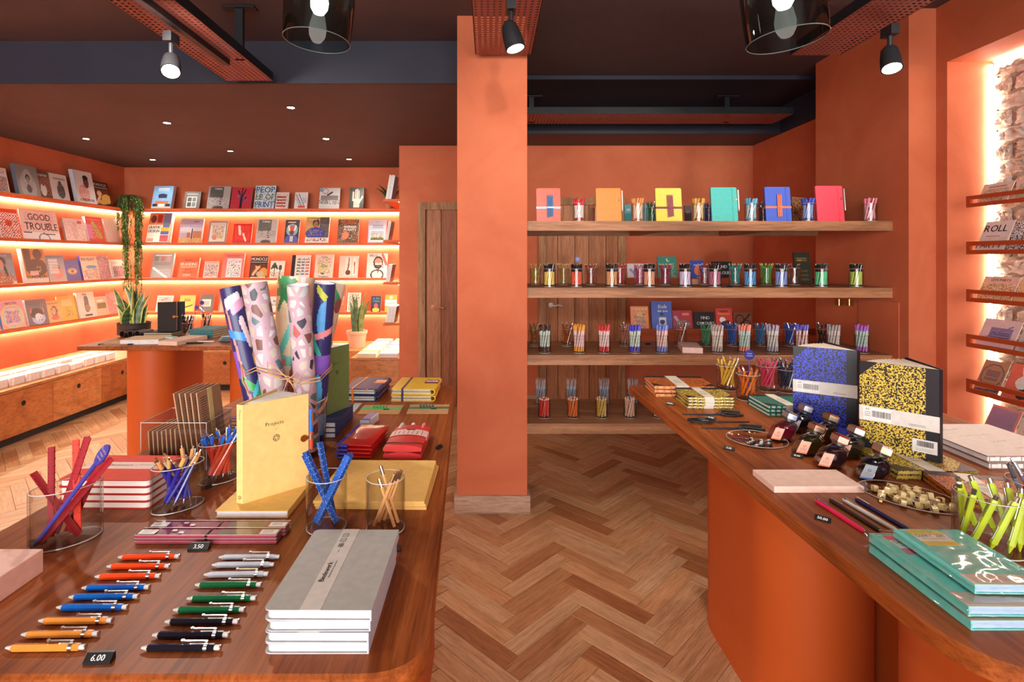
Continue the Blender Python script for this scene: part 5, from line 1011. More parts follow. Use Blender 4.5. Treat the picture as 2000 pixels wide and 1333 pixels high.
# ---- flat cases of refill leads, two rows of two, three high
Yf = P(0, 1064.6)[1]; xs = [P(262, 1064.6)[0], P(401, 1064.6)[0], P(541, 1064.6)[0]]; lh = .0060
for row in (1, 0):
    for c in (0, 1):
        for k in (2, 1, 0):
            nm = '%s red lead case in the %s %s stack by the 3.50 tag' % (['topmost', 'middle', 'lowest'][k], ['front', 'rear'][row], ['left', 'right'][c])
            xa, xb = xs[c] + .0008, xs[c + 1] - .0008; wl = xb - xa; cy = Yf + .0145 + row * .0292; z = TZ + (2 - k) * (lh + .0002)
            t = thing('lead_case', nm, 'pen case', ((xa + xb) / 2 + row * .006, cy, z), (0, 0, 0), 'lead cases on the left table')
            m = MB(); m.box(-wl / 2 + .002, wl / 2 - .002, -.0125, .0125, .0006, lh - .0022, 'b04052', 's'); m.build('tray', t)
            m = MB(); m.box(-wl / 2, wl / 2, -.0143, .0143, 0, lh, mat='film'); m.build('lid', t); m = MB(); m.tube([(-wl / 2, -.0143, lh), (wl / 2, -.0143, lh), (wl / 2, .0143, lh), (-wl / 2, .0143, lh)], .0004, 4, 'd8b8bc', 's', closed=True); m.build('lid_edge', t)
            if k == 0:
                m = MB(); a = -1 if c == 0 else 1; u_ = a * wl * .36
                m.box(u_ - wl * .12, u_ + wl * .12, -.010, .006, lh + .0001, lh + .0004, 'ece4dc', 's'); 
                for q in range(3): m.box(u_ - wl * .09, u_ + wl * .06, -.006 + q * .004, -.005 + q * .004, lh + .0004, lh + .0006, '7c7470', 's')
                m.build('sticker', t); m = MB()
                if c == 0:
                    for q in ((-.005, .004), (.012, -.004)): m.box(q[0], q[0] + .009, q[1] - .003, q[1] + .003, lh + .0001, lh + .0004, 'e8d4d4', 's')
                else:
                    m.box(-wl * .36, wl * .18, -.011, .011, lh - .0020, lh - .0012, '8c6c54', 's')
                m.build('inner_print', t)
def ptag(px, py, txt, label, rz=0, s=1.0):
    x, y = P(px, py); return tagblock(x, y, TZ, label, txt, rz, s)
ptag(389, 1074, '3.50', 'black price block reading 3.50 in front of the red lead cases', .05, 1.1)
ptag(194, 1293, '6.00', 'black price block reading 6.00 below the clutch pencils', .05, 1.05)
ptag(768, 1076, '9', 'black price block peeping out behind the grey notebooks', 0, .8)
ptag(74, 1062, '', 'black price block behind the red ruler cup', .6, .8); ptag(403, 955, '', 'black price block beside the blue and red pen cup', .8, .7)
ptag(858, 876, '', 'black price block near the right edge of the left table', 1.2, .8)
# ---- pink memo block in the corner with a mint eraser
t = block('memo_pad', 'pad', 'large pale pink memo block at the left edge of the left table', -.985, P(84, 1117)[0], .74, P(84, 1117)[1], TZ, .040, 'eabcac')
m = MB()
for q, s in enumerate(("What's next", 'to be created')): m.text(s, .0055, 'd86c54', 's', Mx((-.10 + .01, .066 - q * .012, .0403)), maxw=.05)
m.build('lettering', t, (.05, 0, 0))
block('eraser', 'eraser', 'rounded mint eraser lying on the pink memo block', -.925, -.885, .865, .885, TZ + .040, .012, 'a8d0c8', mat='s')
# ---- acrylic box with kraft cards
bx0, bx1, by0, by1, bh = -.897, -.728, 1.381, 1.518, .126
t = thing('card_box', 'open clear acrylic box holding brown kraft cards', 'box', ((bx0 + bx1) / 2, (by0 + by1) / 2, TZ)); w, d = (bx1 - bx0) / 2, (by1 - by0) / 2
for nm, b in (('front_pane', (-w, w, -d, -d + .003)), ('back_pane', (-w, w, d - .003, d)), ('side_pane', (-w, -w + .003, -d + .003, d - .003)), ('side_pane', (w - .003, w, -d + .003, d - .003))):
    m = MB(); m.box(*b, .003, bh, mat='glass'); m.build(nm, t)
m = MB(); m.box(-w, w, -d, d, 0, .003, mat='glass'); m.build('bottom_pane', t)
m = MB(); m.tube([(-w, -d, bh), (w, -d, bh), (w, d, bh), (-w, d, bh)], .0009, 5, 'd0c8c4', 'g', closed=True); m.tube([(w, -d, .003), (w, -d, bh)], .0009, 5, 'd0c8c4', 'g'); m.tube([(-w, -d, .003), (-w, -d, bh)], .0009, 5, 'd0c8c4', 'g'); m.build('edges', t)
def kraft(label, x, h, dd, lean, strip=None, y0=by0 + .006):
    t = thing('kraft_card', label, 'card', (x, y0, TZ + .0042), (0, lean, 0), 'kraft cards in the acrylic box'); m = MB(); m.box(-.0016, .0016, 0, dd, 0, h, 'b08868', 'p'); m.build('card', t)
    m = MB()
    for q in range(int(h * .45 / .006)): m.box(.0017, .0019, .012, .012 + dd * rnd.uniform(.2, .32), h - .018 - q * .006, h - .0165 - q * .006, '3c2820', 'p')
    m.build('printed_lines', t)
    if strip: m = MB(); m.box(.0017, .0024, dd * .42, dd * .6, .0, h + .0, strip, 's'); m.build('paper_strip', t)
for k in range(7): kraft(['leftmost', 'second', 'third', 'fourth', 'fifth', 'sixth', 'seventh'][k] + ' of the short kraft cards at the left of the acrylic box', -.876 + k * .0115, .098 + .006 * (k > 3), .112, -.06)
for k in range(5): kraft(['first', 'second', 'third', 'fourth', 'rightmost'][k] + ' tall kraft card in the right half of the acrylic box' + (' with a yellow strip' if k == 4 else ''), -.785 + k * .0125, .198, .118, -.16 + .012 * k, 'e4d08c' if k == 4 else None)
# ---- glass vase with rolled gift wrap
def terrazzo():
    m, nt, b = newmat('terrazzo'); co = coords(nt, (1, 1, .8), randomize=True)
    def vor(feat):
        v = nt.nodes.new('ShaderNodeTexVoronoi'); v.feature = feat; v.inputs['Scale'].default_value = 38; v.inputs['Randomness'].default_value = .85; nt.links.new(co.outputs[0], v.inputs['Vector']); return v
    a, e = vor('F1'), vor('DISTANCE_TO_EDGE'); sep = nt.nodes.new('ShaderNodeSeparateColor'); nt.links.new(a.outputs['Color'], sep.inputs[0])
    r = ramp(nt, [(0, 'c4c0b8'), (.2, 'bcb4a4'), (.34, 'd0c8c4'), (.46, 'b4c0c0'), (.54, '40404e'), (.64, '744c40'), (.73, 'b0605a'), (.80, '54747a'), (.86, 'd0d0d8'), (.94, '34343f')], 'CONSTANT'); nt.links.new(sep.outputs[0], r.inputs[0])
    r2 = ramp(nt, [(.0, '000000'), (.15, 'ffffff')], 'CONSTANT'); nt.links.new(e.outputs['Distance'], r2.inputs[0])
    nt.links.new(mixc(nt, 'MIX', r2.outputs[0], 'b89ca8', r.outputs[0]), b.inputs['Base Color']); b.inputs['Roughness'].default_value = .45
terrazzo()
vx, vy, vr, vh = X(560, 1.52), 1.52, .1075, .150
t = thing('glass_vase', 'wide clear glass vase holding rolled gift wrap behind the yellow notebook', 'vase', (vx, vy, TZ))
m = MB(); m.lathe([(0, 0), (vr, 0), (vr, vh), (vr - .005, vh), (vr - .005, .008), (0, .008)], 40, mat='glass'); m.build('wall', t)
m = MB(); m.tube([((vr - .0025) * math.cos(a), (vr - .0025) * math.sin(a), vh) for a in np.linspace(0, 2 * pi, 41)[:-1]], .0022, 6, 'd8d6d4', 'g', closed=True); m.build('rim', t)
def roll(label, top, base, Y, r, kind, ops=None, bgc='2c2c64', flare=1.0, turns=1.15):
    a = Vector((vx + base[0], vy + base[1], TZ + .010 + r * .3)); b = Vector((X(top[0], Y), Y, Zp(top[1], Y))); d = b - a; L = d.length; n = 30
    t = thing('wrapping_roll', label, 'paper roll', a, d.to_track_quat('Z', 'Y').to_euler(), 'rolls of gift wrap in the vase')
    m = MB(); nz = 170 if ops else 2; v = []; f = []; c = []
    loc_cam = t.rotation_euler.to_matrix().inverted() @ Vector((.25, -1, 0)); a0 = math.atan2(loc_cam.y, loc_cam.x) - pi
    seg = 72 if ops else 36; pic = paint_cover(bgc, ops, seg, nz) if ops else None
    for j in range(nz + 1):
        for i in range(seg + 1):
            th = a0 + 2 * pi * turns * i / seg / 1.15 ; rr = r * (1 + .05 * i / seg) * (1 + (flare - 1) * j / nz)
            v.append((rr * math.cos(th), rr * math.sin(th), L * j / nz))
    for j in range(nz):
        for i in range(seg):
            k = j * (seg + 1) + i; f.append((k, k + 1, k + seg + 2, k + seg + 1)); c.append(tuple(pic[nz - 1 - j, i]) + (1.0,) if ops else lin('ffffff'))
    m.add(v, f, c, 's' if ops else 'terrazzo'); m.build('printed_sheet', t)
    m = MB(); q = r * .975
    fq = q * flare; m.lathe([(q, .0), (fq, L - .0005), (fq * .93, L - .0005), (q * .93, 0), (q, 0)], 30, 'e8e8ee', 'p'); m.build('paper_core', t)
    m = MB(); th = a0 + 2 * pi; m.add([(r * 1.045, 0, 0), (r * 1.06, -.002, 0), (r * 1.06 * flare, -.002, L), (r * 1.045 * flare, 0, L)], [(0, 1, 2, 3)], 'e4e4ea', 'p', Mx(rot=(0, 0, th))); m.build('sheet_edge', t)
    return t
NAVY = (l_('e8e0e8', .42, .9, .62, .93, .035), l_('d8a0c0', .5, .86, .68, .9, .03), l_('e89090', .4, .86, .46, .45, .02), l_('3c90e0', .35, .73, .75, .66, .025), r_('8058c0', .32, .45, .42, .62), l_('38a858', .42, .44, .75, .3, .03), l_('58b8d8', .72, .45, .55, .34, .02), l_('e8c8d0', .6, .78, .66, .66, .04), e_('e8a848', .72, .55, .07, .06), l_('e88898', .45, .42, .52, .2, .02), e_('3878d0', .55, .15, .2, .08), e_('40c0b8', .5, .12, .15, .05))
NAVY2 = (l_('c8d048', .42, .97, .6, .88, .025), e_('58a8e8', .56, .78, .13, .12), r_('2c2c64', .56, .64, .8, .92), l_('e89098', .35, .66, .72, .72, .02), l_('38b0a0', .32, .72, .5, .56, .025), r_('8058c0', .25, .44, .8, .56), e_('48b0e8', .5, .32, .08, .12), l_('e8c8a0', .5, .18, .75, .3, .018), e_('6848b0', .5, .15, .16, .05), e_('58b0e8', .62, .12, .12, .07))
PINE = (e_('3c8c58', .42, .93, .07, .08), l_('2c7c48', .42, .88, .34, .98, .022), l_('2c7c48', .42, .88, .50, .97, .022), l_('2c7c48', .42, .9, .32, .9, .022), l_('2c7c48', .42, .9, .36, .8, .02), l_('2c7c48', .42, .9, .49, .82, .02), l_('5cc0b0', .52, .72, .4, .5, .028), l_('5cc0b0', .4, .5, .58, .48, .028), r_('c07850', .44, .46, .48, .5), l_('a84838', .52, .2, .58, .6, .02), e_('c86848', .6, .34, .06, .1), e_('d8b078', .62, .94, .05, .02), r_('e8e0e8', .55, .9, .6, 1))
roll('navy gift wrap roll with looping bright lines, leftmost in the vase', (449, 562), (-.045, -.035), 1.50, .0270, 'n', NAVY)
roll('terrazzo patterned gift wrap roll beside the leftmost navy roll', (496, 553), (.018, -.055), 1.46, .0325, 't')
roll('wide beige gift wrap roll with green pineapple leaves at the back', (579, 541), (-.03, .045), 1.60, .034, 'n', PINE, 'dcc09c', 1.55)
roll('second terrazzo gift wrap roll standing in the middle of the vase', (582, 557), (.070, -.020), 1.43, .0285, 't')
roll('second navy gift wrap roll with blue leaf shapes, right in the vase', (634, 553), (.062, .045), 1.53, .0295, 'n', NAVY2)
roll('beige gift wrap roll with a green leaf peeking out at the right', (659, 553), (.018, .083), 1.62, .019, 'n', (l_('2c9c68', .45, .95, .6, .88, .04), e_('8c4c48', .62, .86, .08, .05), n_('8c4c48 3c3438', .3, .3, .8, .8, .03)), 'd8c4a8', 1.3)
tw = thing('twine', 'natural twine tied in a bow around the gift wrap rolls', 'string', (-.57, 1.48, Zp(735, 1.48)))
def tp(px, py, Y): return Vector((X(px, Y), Y, Zp(py, Y))) - tw.location
m = MB()
for dy in (0, 6): m.tube([tp(478, 728 + dy, 1.47), tp(500, 718 + dy, 1.43), tp(545, 730 + dy, 1.405), tp(588, 745 + dy, 1.395), tp(625, 738 + dy, 1.42), tp(648, 715 + dy, 1.52), tp(642, 702 + dy, 1.62), tp(560, 700 + dy, 1.665), tp(490, 705 + dy, 1.57)], .0016, 5, 'c89c70', 'p', closed=True)
m.build('loop', tw)
m = MB()
for pts in ([(560, 738), (535, 715), (522, 708), (524, 730), (548, 742), (565, 740)], [(565, 740), (580, 728), (585, 745), (572, 752), (560, 742)], [(563, 740), (552, 770), (572, 790)], [(565, 742), (580, 770), (578, 795)], [(480, 728), (470, 712), (474, 745), (486, 770)]):
    m.tube([tp(a, b, 1.385 if a > 500 else 1.46) for a, b in pts], .0016, 5, 'c89c70', 'p')
m.build('bow', tw)
# ---- navy notebooks with a green one standing on top
z = TZ; fx, fy = P(650, 863); th = .0158
for k in (2, 1, 0):
    flat_book('notebook', ['topmost', 'middle', 'lowest'][k] + ' navy notebook lying under the standing green one', 'notebook', fx - .0735, fy + .135, z, .147, .21, th, '343c6c', 'e4e0dc', rad=.002, spine='+x', group='navy notebooks on the left table'); z += th + .0005
x1, y1 = atZ(681.4, 794.6, z); x0, y0 = atZ(635.6, 813, z); dv = Vector((x1 - x0, y1 - y0)).normalized()
E = Vector((x1, y1)); Fh = E - dv * .147
t, f, e, b, g = open_book('olive green notebook standing open on the navy notebooks', 'notebook', tuple(Fh), tuple(E), (Fh.x - .014, Fh.y + .004), (Fh.x - .002, Fh.y + .15), z + .0003, .212, '667c44', group='green notebook')
an = math.atan2(dv.y, dv.x); M0 = Mx((0, 0, 0), (0, 0, an)) @ Mx((0, -.0015, 0), (pi / 2, 0, 0)); m = MB(); m.text('Notes', .008, '3c4c28', 's', M0 @ Mx((.065, .155, 0)), maxw=.04); emblem(m, M0 @ Mx((.085, .128, 0)), .0075, '3c4c28'); m.build('lettering', t)
# ---- planners with elastic bands
def planner(label, x0, x1, y0, d, z, th, col, page, el, lab, group, tilt=0, rz=0, ribbon=None):
    w = x1 - x0; t = thing('planner', label, 'notebook', ((x0 + x1) / 2, y0 + d / 2, z), (0, 0, rz), group); n = 10
    prof = [(-w / 2, 0), (w / 2 - th / 2, 0)] + [(w / 2 - th / 2 + th / 2 * math.sin(pi * k / n), th / 2 - th / 2 * math.cos(pi * k / n)) for k in range(1, n)] + [(w / 2 - th / 2, th), (-w / 2, th)]
    inn = [(-w / 2, th - .003), (w / 2 - th / 2, th - .003)] + [(w / 2 - th / 2 + (th / 2 - .003) * math.sin(pi * k / n), th / 2 + (th / 2 - .003) * math.cos(pi * k / n)) for k in range(1, n)] + [(w / 2 - th / 2, .003), (-w / 2, .003)]
    m = MB(); poly = prof + inn; MM = Mx((0, d / 2, 0), (pi / 2, 0, 0)); half = len(prof)
    v = [(x, y, 0) for x, y in poly] + [(x, y, d) for x, y in poly]; N = len(poly); f = [(k, (k + 1) % N, N + (k + 1) % N, N + k) for k in range(N)]
    for k in range(half - 1): f += [(k, k + 1, N - 2 - k, N - 1 - k), (N + k, N + N - 1 - k, N + N - 2 - k, N + k + 1)]
    m.add(v, f, col, 's', MM); m.build('cover', t)
    m = MB(); m.box(-w / 2 + .002, w / 2 - th * .75, -d / 2 + .002, d / 2 - .002, .0035, th * .45, page, 'p'); m.box(-w / 2 + .004, w / 2 - th * .8, -d / 2 + .003, d / 2 - .003, th * .55, th - .0035, page, 'p'); m.build('page_block', t)
    m = MB(); m.box(-w * .27, -w * .27 + .008, -d / 2 - .0012, d / 2 + .0012, th, th + .0012, el, 's'); m.box(-w * .27, -w * .27 + .008, -d / 2 - .0012, -d / 2, 0, th, el, 's'); m.build('elastic_band', t)
    if lab:
        m = MB(); m.box(w * .16, w * .48, -d * .02, d * .28, th + .0002, th + .0008, lab[0], 's'); m.box(w * .18, w * .46, d * .10, d * .22, th + .0008, th + .0010, lab[1], 's')
        m.text('Plan', d * .06, lab[2], 's', Mx((w * .32, d * .125, th + .0012)), cx=0, maxw=w * .24); m.build('paper_label', t)
    if ribbon: m = MB(); m.lathe([(0, -.004), (.004, 0), (0, .005)], 10, ribbon, 's', Mx((w * .18, -d / 2 - .004, th * .92))); m.build('ribbon_knot', t)
    return t
ya = P(0, 784.8)[1]; xa, xb = P(672, 784.8)[0], P(741, 784.8)[0]
planner('lower navy planner with orange elastic at the far end of the left table', xa, xb, ya, .2, TZ, .0225, '2c3868', 'cfd4cc', 'e88c38', None, 'navy planners', rz=-.03)
planner('upper navy planner with orange elastic and a label on top', xa, xb + .004, ya + .006, .2, TZ + .0245, .0225, '343c6c', 'cfd4cc', 'e88c38', ('e88848', 'f0d8c4', 'a85848'), 'navy planners', rz=-.07, ribbon='e88c38')
xa, xb = P(764, 784.8)[0], P(851, 784.8)[0]
planner('lower yellow planner with navy elastic at the far end of the left table', xa, xb, ya, .2, TZ, .0225, 'e8b838', 'c8c0a8', '38305c', None, 'yellow planners', rz=-.01)
planner('upper yellow planner with navy elastic and a white label', xa + .004, xb + .002, ya + .004, .2, TZ + .0245, .0225, 'ecc040', 'c8c0a8', '38305c', ('6c3038', 'ece0d8', '6c3038'), 'yellow planners', rz=-.05)
block('sticker_packet', 'packet', 'small clear packet beside the standing green notebook', P(684, 800)[0], P(698, 800)[0], P(0, 806)[1], P(0, 790)[1], TZ, .004, 'b8bcb4', mat='g')
# ---- kraft cards with paper clips
for k, (c, band, clip, nm) in enumerate((((697, 810, 779, 711, 792.6), '58b868', '2c8048', 'bright green'), ((793, 809, 874, 800, 791.5), '2c6c50', '1c4c3c', 'dark green'))):
    x0, y0 = P(c[0], c[1]); x1, _ = P(c[2], c[1]); _, y1 = P(c[3], c[4]); w, d = x1 - x0, y1 - y0; xo = P(c[3], c[4])[0] - x0
    t = thing('clip_card', 'kraft card with a %s band and folded clips' % nm, 'card', ((x0 + x1) / 2, (y0 + y1) / 2, TZ), (0, 0, -math.atan2(xo, d) * .4), 'kraft clip cards')
    m = MB(); m.box(-w / 2, w / 2, -d / 2, d / 2, 0, .002, 'b88c60', 'p'); m.build('card', t)
    m = MB(); m.box(-w / 2, w / 2, d * .0, d * .2, .002, .0028, band, 's'); m.box(w * .06, w * .2, d * -.06, d * .04, .002, .003, '1c1c1c', 's'); m.build('band', t)
    for q in range(5):
        b_ = MB(); xx = -w * .24 + q * w * .075; b_.prism([(0, 0), (.009, 0), (.006, .0125), (.003, .0125)], -.002, .002, band if k == 0 else clip, 's', Mx((xx, d * .12, .0028), (pi / 2, 0, 0))); b_.prism([(.0075, 0), (.010, 0), (.0085, .008)], -.0022, .0022, clip, 's', Mx((xx, d * .12, .0028), (pi / 2, 0, 0))); b_.build('folded_clip', t)
# ---- red leather pouches with blue zips
x0, y0 = P(658, 897); x1, _ = P(724, 899)
for k in (3, 2, 1, 0):
    q = 3 - k; a, b_ = -.195, .0; zz = TZ + q * .0105
    t = thing('leather_pouch', ['topmost', 'second', 'third', 'lowest'][k] + ' red leather pouch with a blue zip in the stack of four', 'pouch', ((x0 + x1) / 2 + .001 * q + .010, y0 + .088, zz), (0, 0, -.10 + .025 * (k % 2)), 'red leather pouches')
    w, d, h = .088, .175, .0105; nx, ny = 8, 8; v = []; f = []
    for s in (0, 1):
        for j in range(ny + 1):
            for i in range(nx + 1):
                u_, v_ = i / nx, j / ny; bul = (1 - (2 * u_ - 1) ** 6) * (1 - (2 * v_ - 1) ** 6); zz_ = h / 2 + (1 if s else -1) * (h * .5) * (.28 + .72 * bul)
                v.append((-w / 2 + w * u_, -d / 2 + d * v_, zz_))
    N = (nx + 1) * (ny + 1)
    for j in range(ny):
        for i in range(nx):
            k_ = j * (nx + 1) + i; f.append((N + k_, N + k_ + 1, N + k_ + nx + 2, N + k_ + nx + 1)); f.append((k_, k_ + nx + 1, k_ + nx + 2, k_ + 1))
    for i in range(nx): f.append((i, i + 1, N + i + 1, N + i)); k_ = ny * (nx + 1) + i; f.append((k_ + 1, k_, N + k_, N + k_ + 1))
    for j in range(ny): k_ = j * (nx + 1); f.append((k_ + nx + 1, k_, N + k_, N + k_ + nx + 1)); k_ += nx; f.append((k_, k_ + nx + 1, N + k_ + nx + 1, N + k_))
    m = MB(); m.add(v, f, 'c42420', 'g'); m.build('leather_body', t)
    m = MB(); m.box(-w / 2 - .011, -w / 2 + .003, -d / 2, d / 2, h * .32, h * .62, '3c40a8', 'p'); m.build('zip_tape', t)
    m = MB(); m.box(-w / 2 - .006, -w / 2 + .022, -d / 2 - .008, -d / 2 + .004, h * .25, h * .7, '3c3ca0', 'p'); m.box(-w / 2 - .004, -w / 2 + .002, -d / 2 - .012, -d / 2 - .008, h * .3, h * .6, 'd0c0a8', 'm'); m.build('zip_end_tab', t)
# ---- red roll-up pen cases
x0, y0 = P(746, 899); x1, _ = P(822, 899); cx = (x0 + x1) / 2
for k in (1, 0):
    t = thing('pen_case', ['upper red leather pen case with a paper sleeve and three pens', 'lower red leather pen case'][k ^ 0 if k == 0 else 1], 'case', (cx + .004, y0 + .095, TZ + (.0195 if k == 0 else 0)), (0, 0, -.03), 'red leather pen cases')
    w, d, h = x1 - x0, .18, .019; n = 12; pts = [(-w / 2 + w * q / n, h * .55 + h * .45 * math.sin(pi * q / n) ** .6) for q in range(n + 1)]; bot = [(w / 2 - w * q / n, h * .12 - h * .12 * math.sin(pi * q / n)) for q in range(n + 1)]
    m = MB(); m.prism(pts + bot, -d / 2, d / 2, 'c83030', 's', Mx(rot=(pi / 2, 0, 0)), sidecol='c83030'); m.build('leather_wrap', t)
    m = MB(); fl = [(-w / 2 + w * q / n, -.012 - .016 * math.sin(pi * q / n)) for q in range(n + 1)] + [(w / 2, d * .34), (-w / 2, d * .34)]
    sag = lambda x: h * .55 + h * .45 * max(0, math.sin(pi * min(1, max(0, x / w + .5)))) ** .6 + .0008
    m.tube([(p[0], p[1] - d / 2 + .045, sag(p[0]) + .0003) for p in fl[:n + 1]], .0011, 5, '30141c', 's'); m.build('flap_edge', t)
    m = MB()
    for yy in (.055, -.045): m.lathe([(0, .0012), (.0026, .0008), (.003, 0)], 10, 'e8e4e0', 'm', Mx((-.012, yy, sag(-.012))))
    m.build('snap', t)
    if k == 0:
        m = MB(); nn_ = 10
        for q in range(nn_):
            xa_, xb_ = -w / 2 - .001 + (w + .002) * q / nn_, -w / 2 - .001 + (w + .002) * (q + 1) / nn_; m.quad((xa_, -.005, sag(xa_) + .0006), (xb_, -.005, sag(xb_) + .0006), (xb_, .045, sag(xb_) + .0006), (xa_, .045, sag(xa_) + .0006), 'e0bcb4', 's')
        m.box(w / 2 - .001, w / 2 + .001, -.005, .045, h * .1, h * .56, 'e0bcb4', 's')
        for q in range(7):
            xx = -w * .4 + q * w * .125; m.box(xx, xx + .0012, .002, .002 + (.026 if q % 3 else .034), sag(xx) + .001, sag(xx) + .0014, '6c5450', 's')
        m.box(-w * .1, w * .14, .036, .043, sag(0) + .0008, sag(0) + .0014, '4a2428', 's'); m.build('paper_sleeve', t)
        for q, c in enumerate(('c8d4c8', 'ece8e0', 'f07884')):
            m = MB(); xx = -w * .36 + q * w * .32; m.cyl((xx, d / 2 - .02, h * .62), (xx, d / 2 + .026, h * .62), .0062, n=12, col=c, mat='s'); m.cyl((xx, d / 2 + .026, h * .62), (xx, d / 2 + .031, h * .62), .0062, .0035, n=12, col=c, mat='s'); m.build('pen', t)
x0, y0 = P(716, 834)
for k in (1, 0): 
    t = block('pastille_box', 'box', ['upper', 'lower'][k ^ 0] + ' small violet and white carton behind the red pouches', x0 - .012, x0 + .018, y0 - .01, y0 + .075, TZ + (.0125 if k == 0 else 0), .012, 'e4e0e4', 'small violet cartons', rz=-.18, mat='s')
    m = MB(); m.box(-.0148, .0148, -.0422, -.026, .0008, .0122, '3448b0', 's'); m.box(-.0148, .012, -.026, .042, .012, .0123, '8878a8', 's'); m.build('printed_wrap', t)
# ---- stack of notebooks behind the card box
xs0, ys0 = P(447, 850); z = TZ
for k, c in enumerate(('3c3030', 'c8a088', '5a3a50', 'd8b898', '7c3c6c')):
    flat_book('notebook', ['lowest', 'second', 'third', 'fourth', 'topmost'][k] + ' of the small notebooks stacked behind the card box', 'notebook', xs0 + .055, ys0 + .09, z, .11, .17, .0095, c, 'ecdccc', rad=.003, group='small notebooks behind the card box'); z += .0099
# ================================================================ right table
def marble(key, c, k='221c1c', sc=260):
    m, nt, b = newmat(key); co = coords(nt); n = noise(nt, co, sc, 2, .5, .35); r = ramp(nt, [(0, k), (.485, k), (.51, c), (1, c)]); nt.links.new(n.outputs[0], r.inputs[0])
    nt.links.new(r.outputs[0], b.inputs['Base Color']); b.inputs['Roughness'].default_value = .38
marble('marble_orange', 'd8702c', '2c1a14', 330); marble('marble_yellow', 'd6b84a', sc=250); marble('marble_green', '1c8470', '142c28', 330); marble('marble_blue', '3848d0', '14101c', 230)
def flat_marble(label, cx, cy, z, w, d, t, key, page, edge, rz=0, band=True, group=None, spine='+y'):
    r = thing('marbled_notebook', label, 'notebook', (cx, cy, z), (0, 0, rz), group); ct = .0018
    m = MB(); m.box(-w / 2 + .003, w / 2 - .003, -d / 2 + .003, d / 2 - .001, ct, t - ct, page, 'p')
    for q in range(9): x = -w / 2 + w * (q + .5) / 9; m.box(x - w * .02, x + w * .02, -d / 2 + .0024, -d / 2 + .0032, ct * 1.3, t - ct * 1.3, edge, 'p')
    m.build('page_block', r)
    m = MB(); m.prism(rrect(w, d, .004, 3), 0, ct, mat=key); m.prism(rrect(w, d, .004, 3), t - ct, t, mat=key); m.build('marbled_cover', r)
    k = d * .26; m = MB()
    if spine == '+y': m.box(-w / 2 - .0004, w / 2 + .0004, d / 2 - d * .16, d / 2 + .0006, t - .0002, t + .0005, '1c1a20', 's'); m.box(-w / 2, w / 2, d / 2 - .001, d / 2 + .001, 0, t, '1c1a20', 's')
    else: m.box(w / 2 - w * .16, w / 2 + .0006, -d / 2 - .0004, d / 2 + .0004, t - .0002, t + .0005, '1c1a20', 's'); m.box(w / 2 - .001, w / 2 + .001, -d / 2, d / 2, 0, t, '1c1a20', 's')
    m.build('spine_strip', r)
    for q in (-1, 1):
        m = MB()
        if spine == '+y': m.prism([(q * (w / 2 + .0004), -d / 2 - .0004), (q * (w / 2 + .0004), -d / 2 + k), (q * (w / 2 - k), -d / 2 - .0004)][::q], t, t + .0005, '1c1a20', 's')
        else: m.prism([(-w / 2 - .0004, q * (d / 2 + .0004)), (-w / 2 + k, q * (d / 2 + .0004)), (-w / 2 - .0004, q * (d / 2 - k))][::-q], t, t + .0005, '1c1a20', 's')
        m.build('corner', r)
    if band:
        m = MB(); M = Mx((-.005, 0, 0), (0, 0, .0)); m.box(-w * .11, w * .09, -d / 2 - .001, d / 2 + .001, t + .0005, t + .0011, 'ded4c6', 's', M); m.box(-w * .11, w * .09, -d / 2 - .0012, -d / 2 - .0004, 0, t + .0011, 'ded4c6', 's', M)
        m.text('A5', d * .09, '4a4440', 's', Mx((-w * .03, 0, t + .0012)), cx=0); 
        for q in range(3): m.box(-w * .08, w * .05, -d * .10 - q * d * .06, -d * .085 - q * d * .06, t + .0011, t + .0013, '8c8078', 's', M)
        m.build('paper_band', r)
    return r
N3 = ['topmost', 'middle', 'lowest']; N4 = STK
for nm, key, x0, x1, y0, d, t, n, pg, ed in (('orange', 'marble_orange', .664, .9015, 2.122, .178, .0136, 3, 'e0a070', 'd8823c'), ('yellow', 'marble_yellow', .730, .900, 1.960, .142, .0094, 4, 'd8bc6c', 'e8e0c8'), ('green', 'marble_green', .972, 1.142, 1.862, .152, .0118, 3, 'cfe0d0', '1c8470')):
    z = TZ
    for k in range(n - 1, -1, -1):
        flat_marble('%s %s marbled notebook with black corners in its flat stack' % ((N3 if n == 3 else N4)[k], nm), (x0 + x1) / 2 + rnd.uniform(-.003, .003), y0 + d / 2 + rnd.uniform(-.002, .002), z, x1 - x0, d, t, key, pg, ed, rnd.uniform(-.02, .02) - (.05 if nm == 'orange' else .03), k == 0 or nm != 'orange', '%s marbled notebooks in a stack' % nm); z += t + .0014
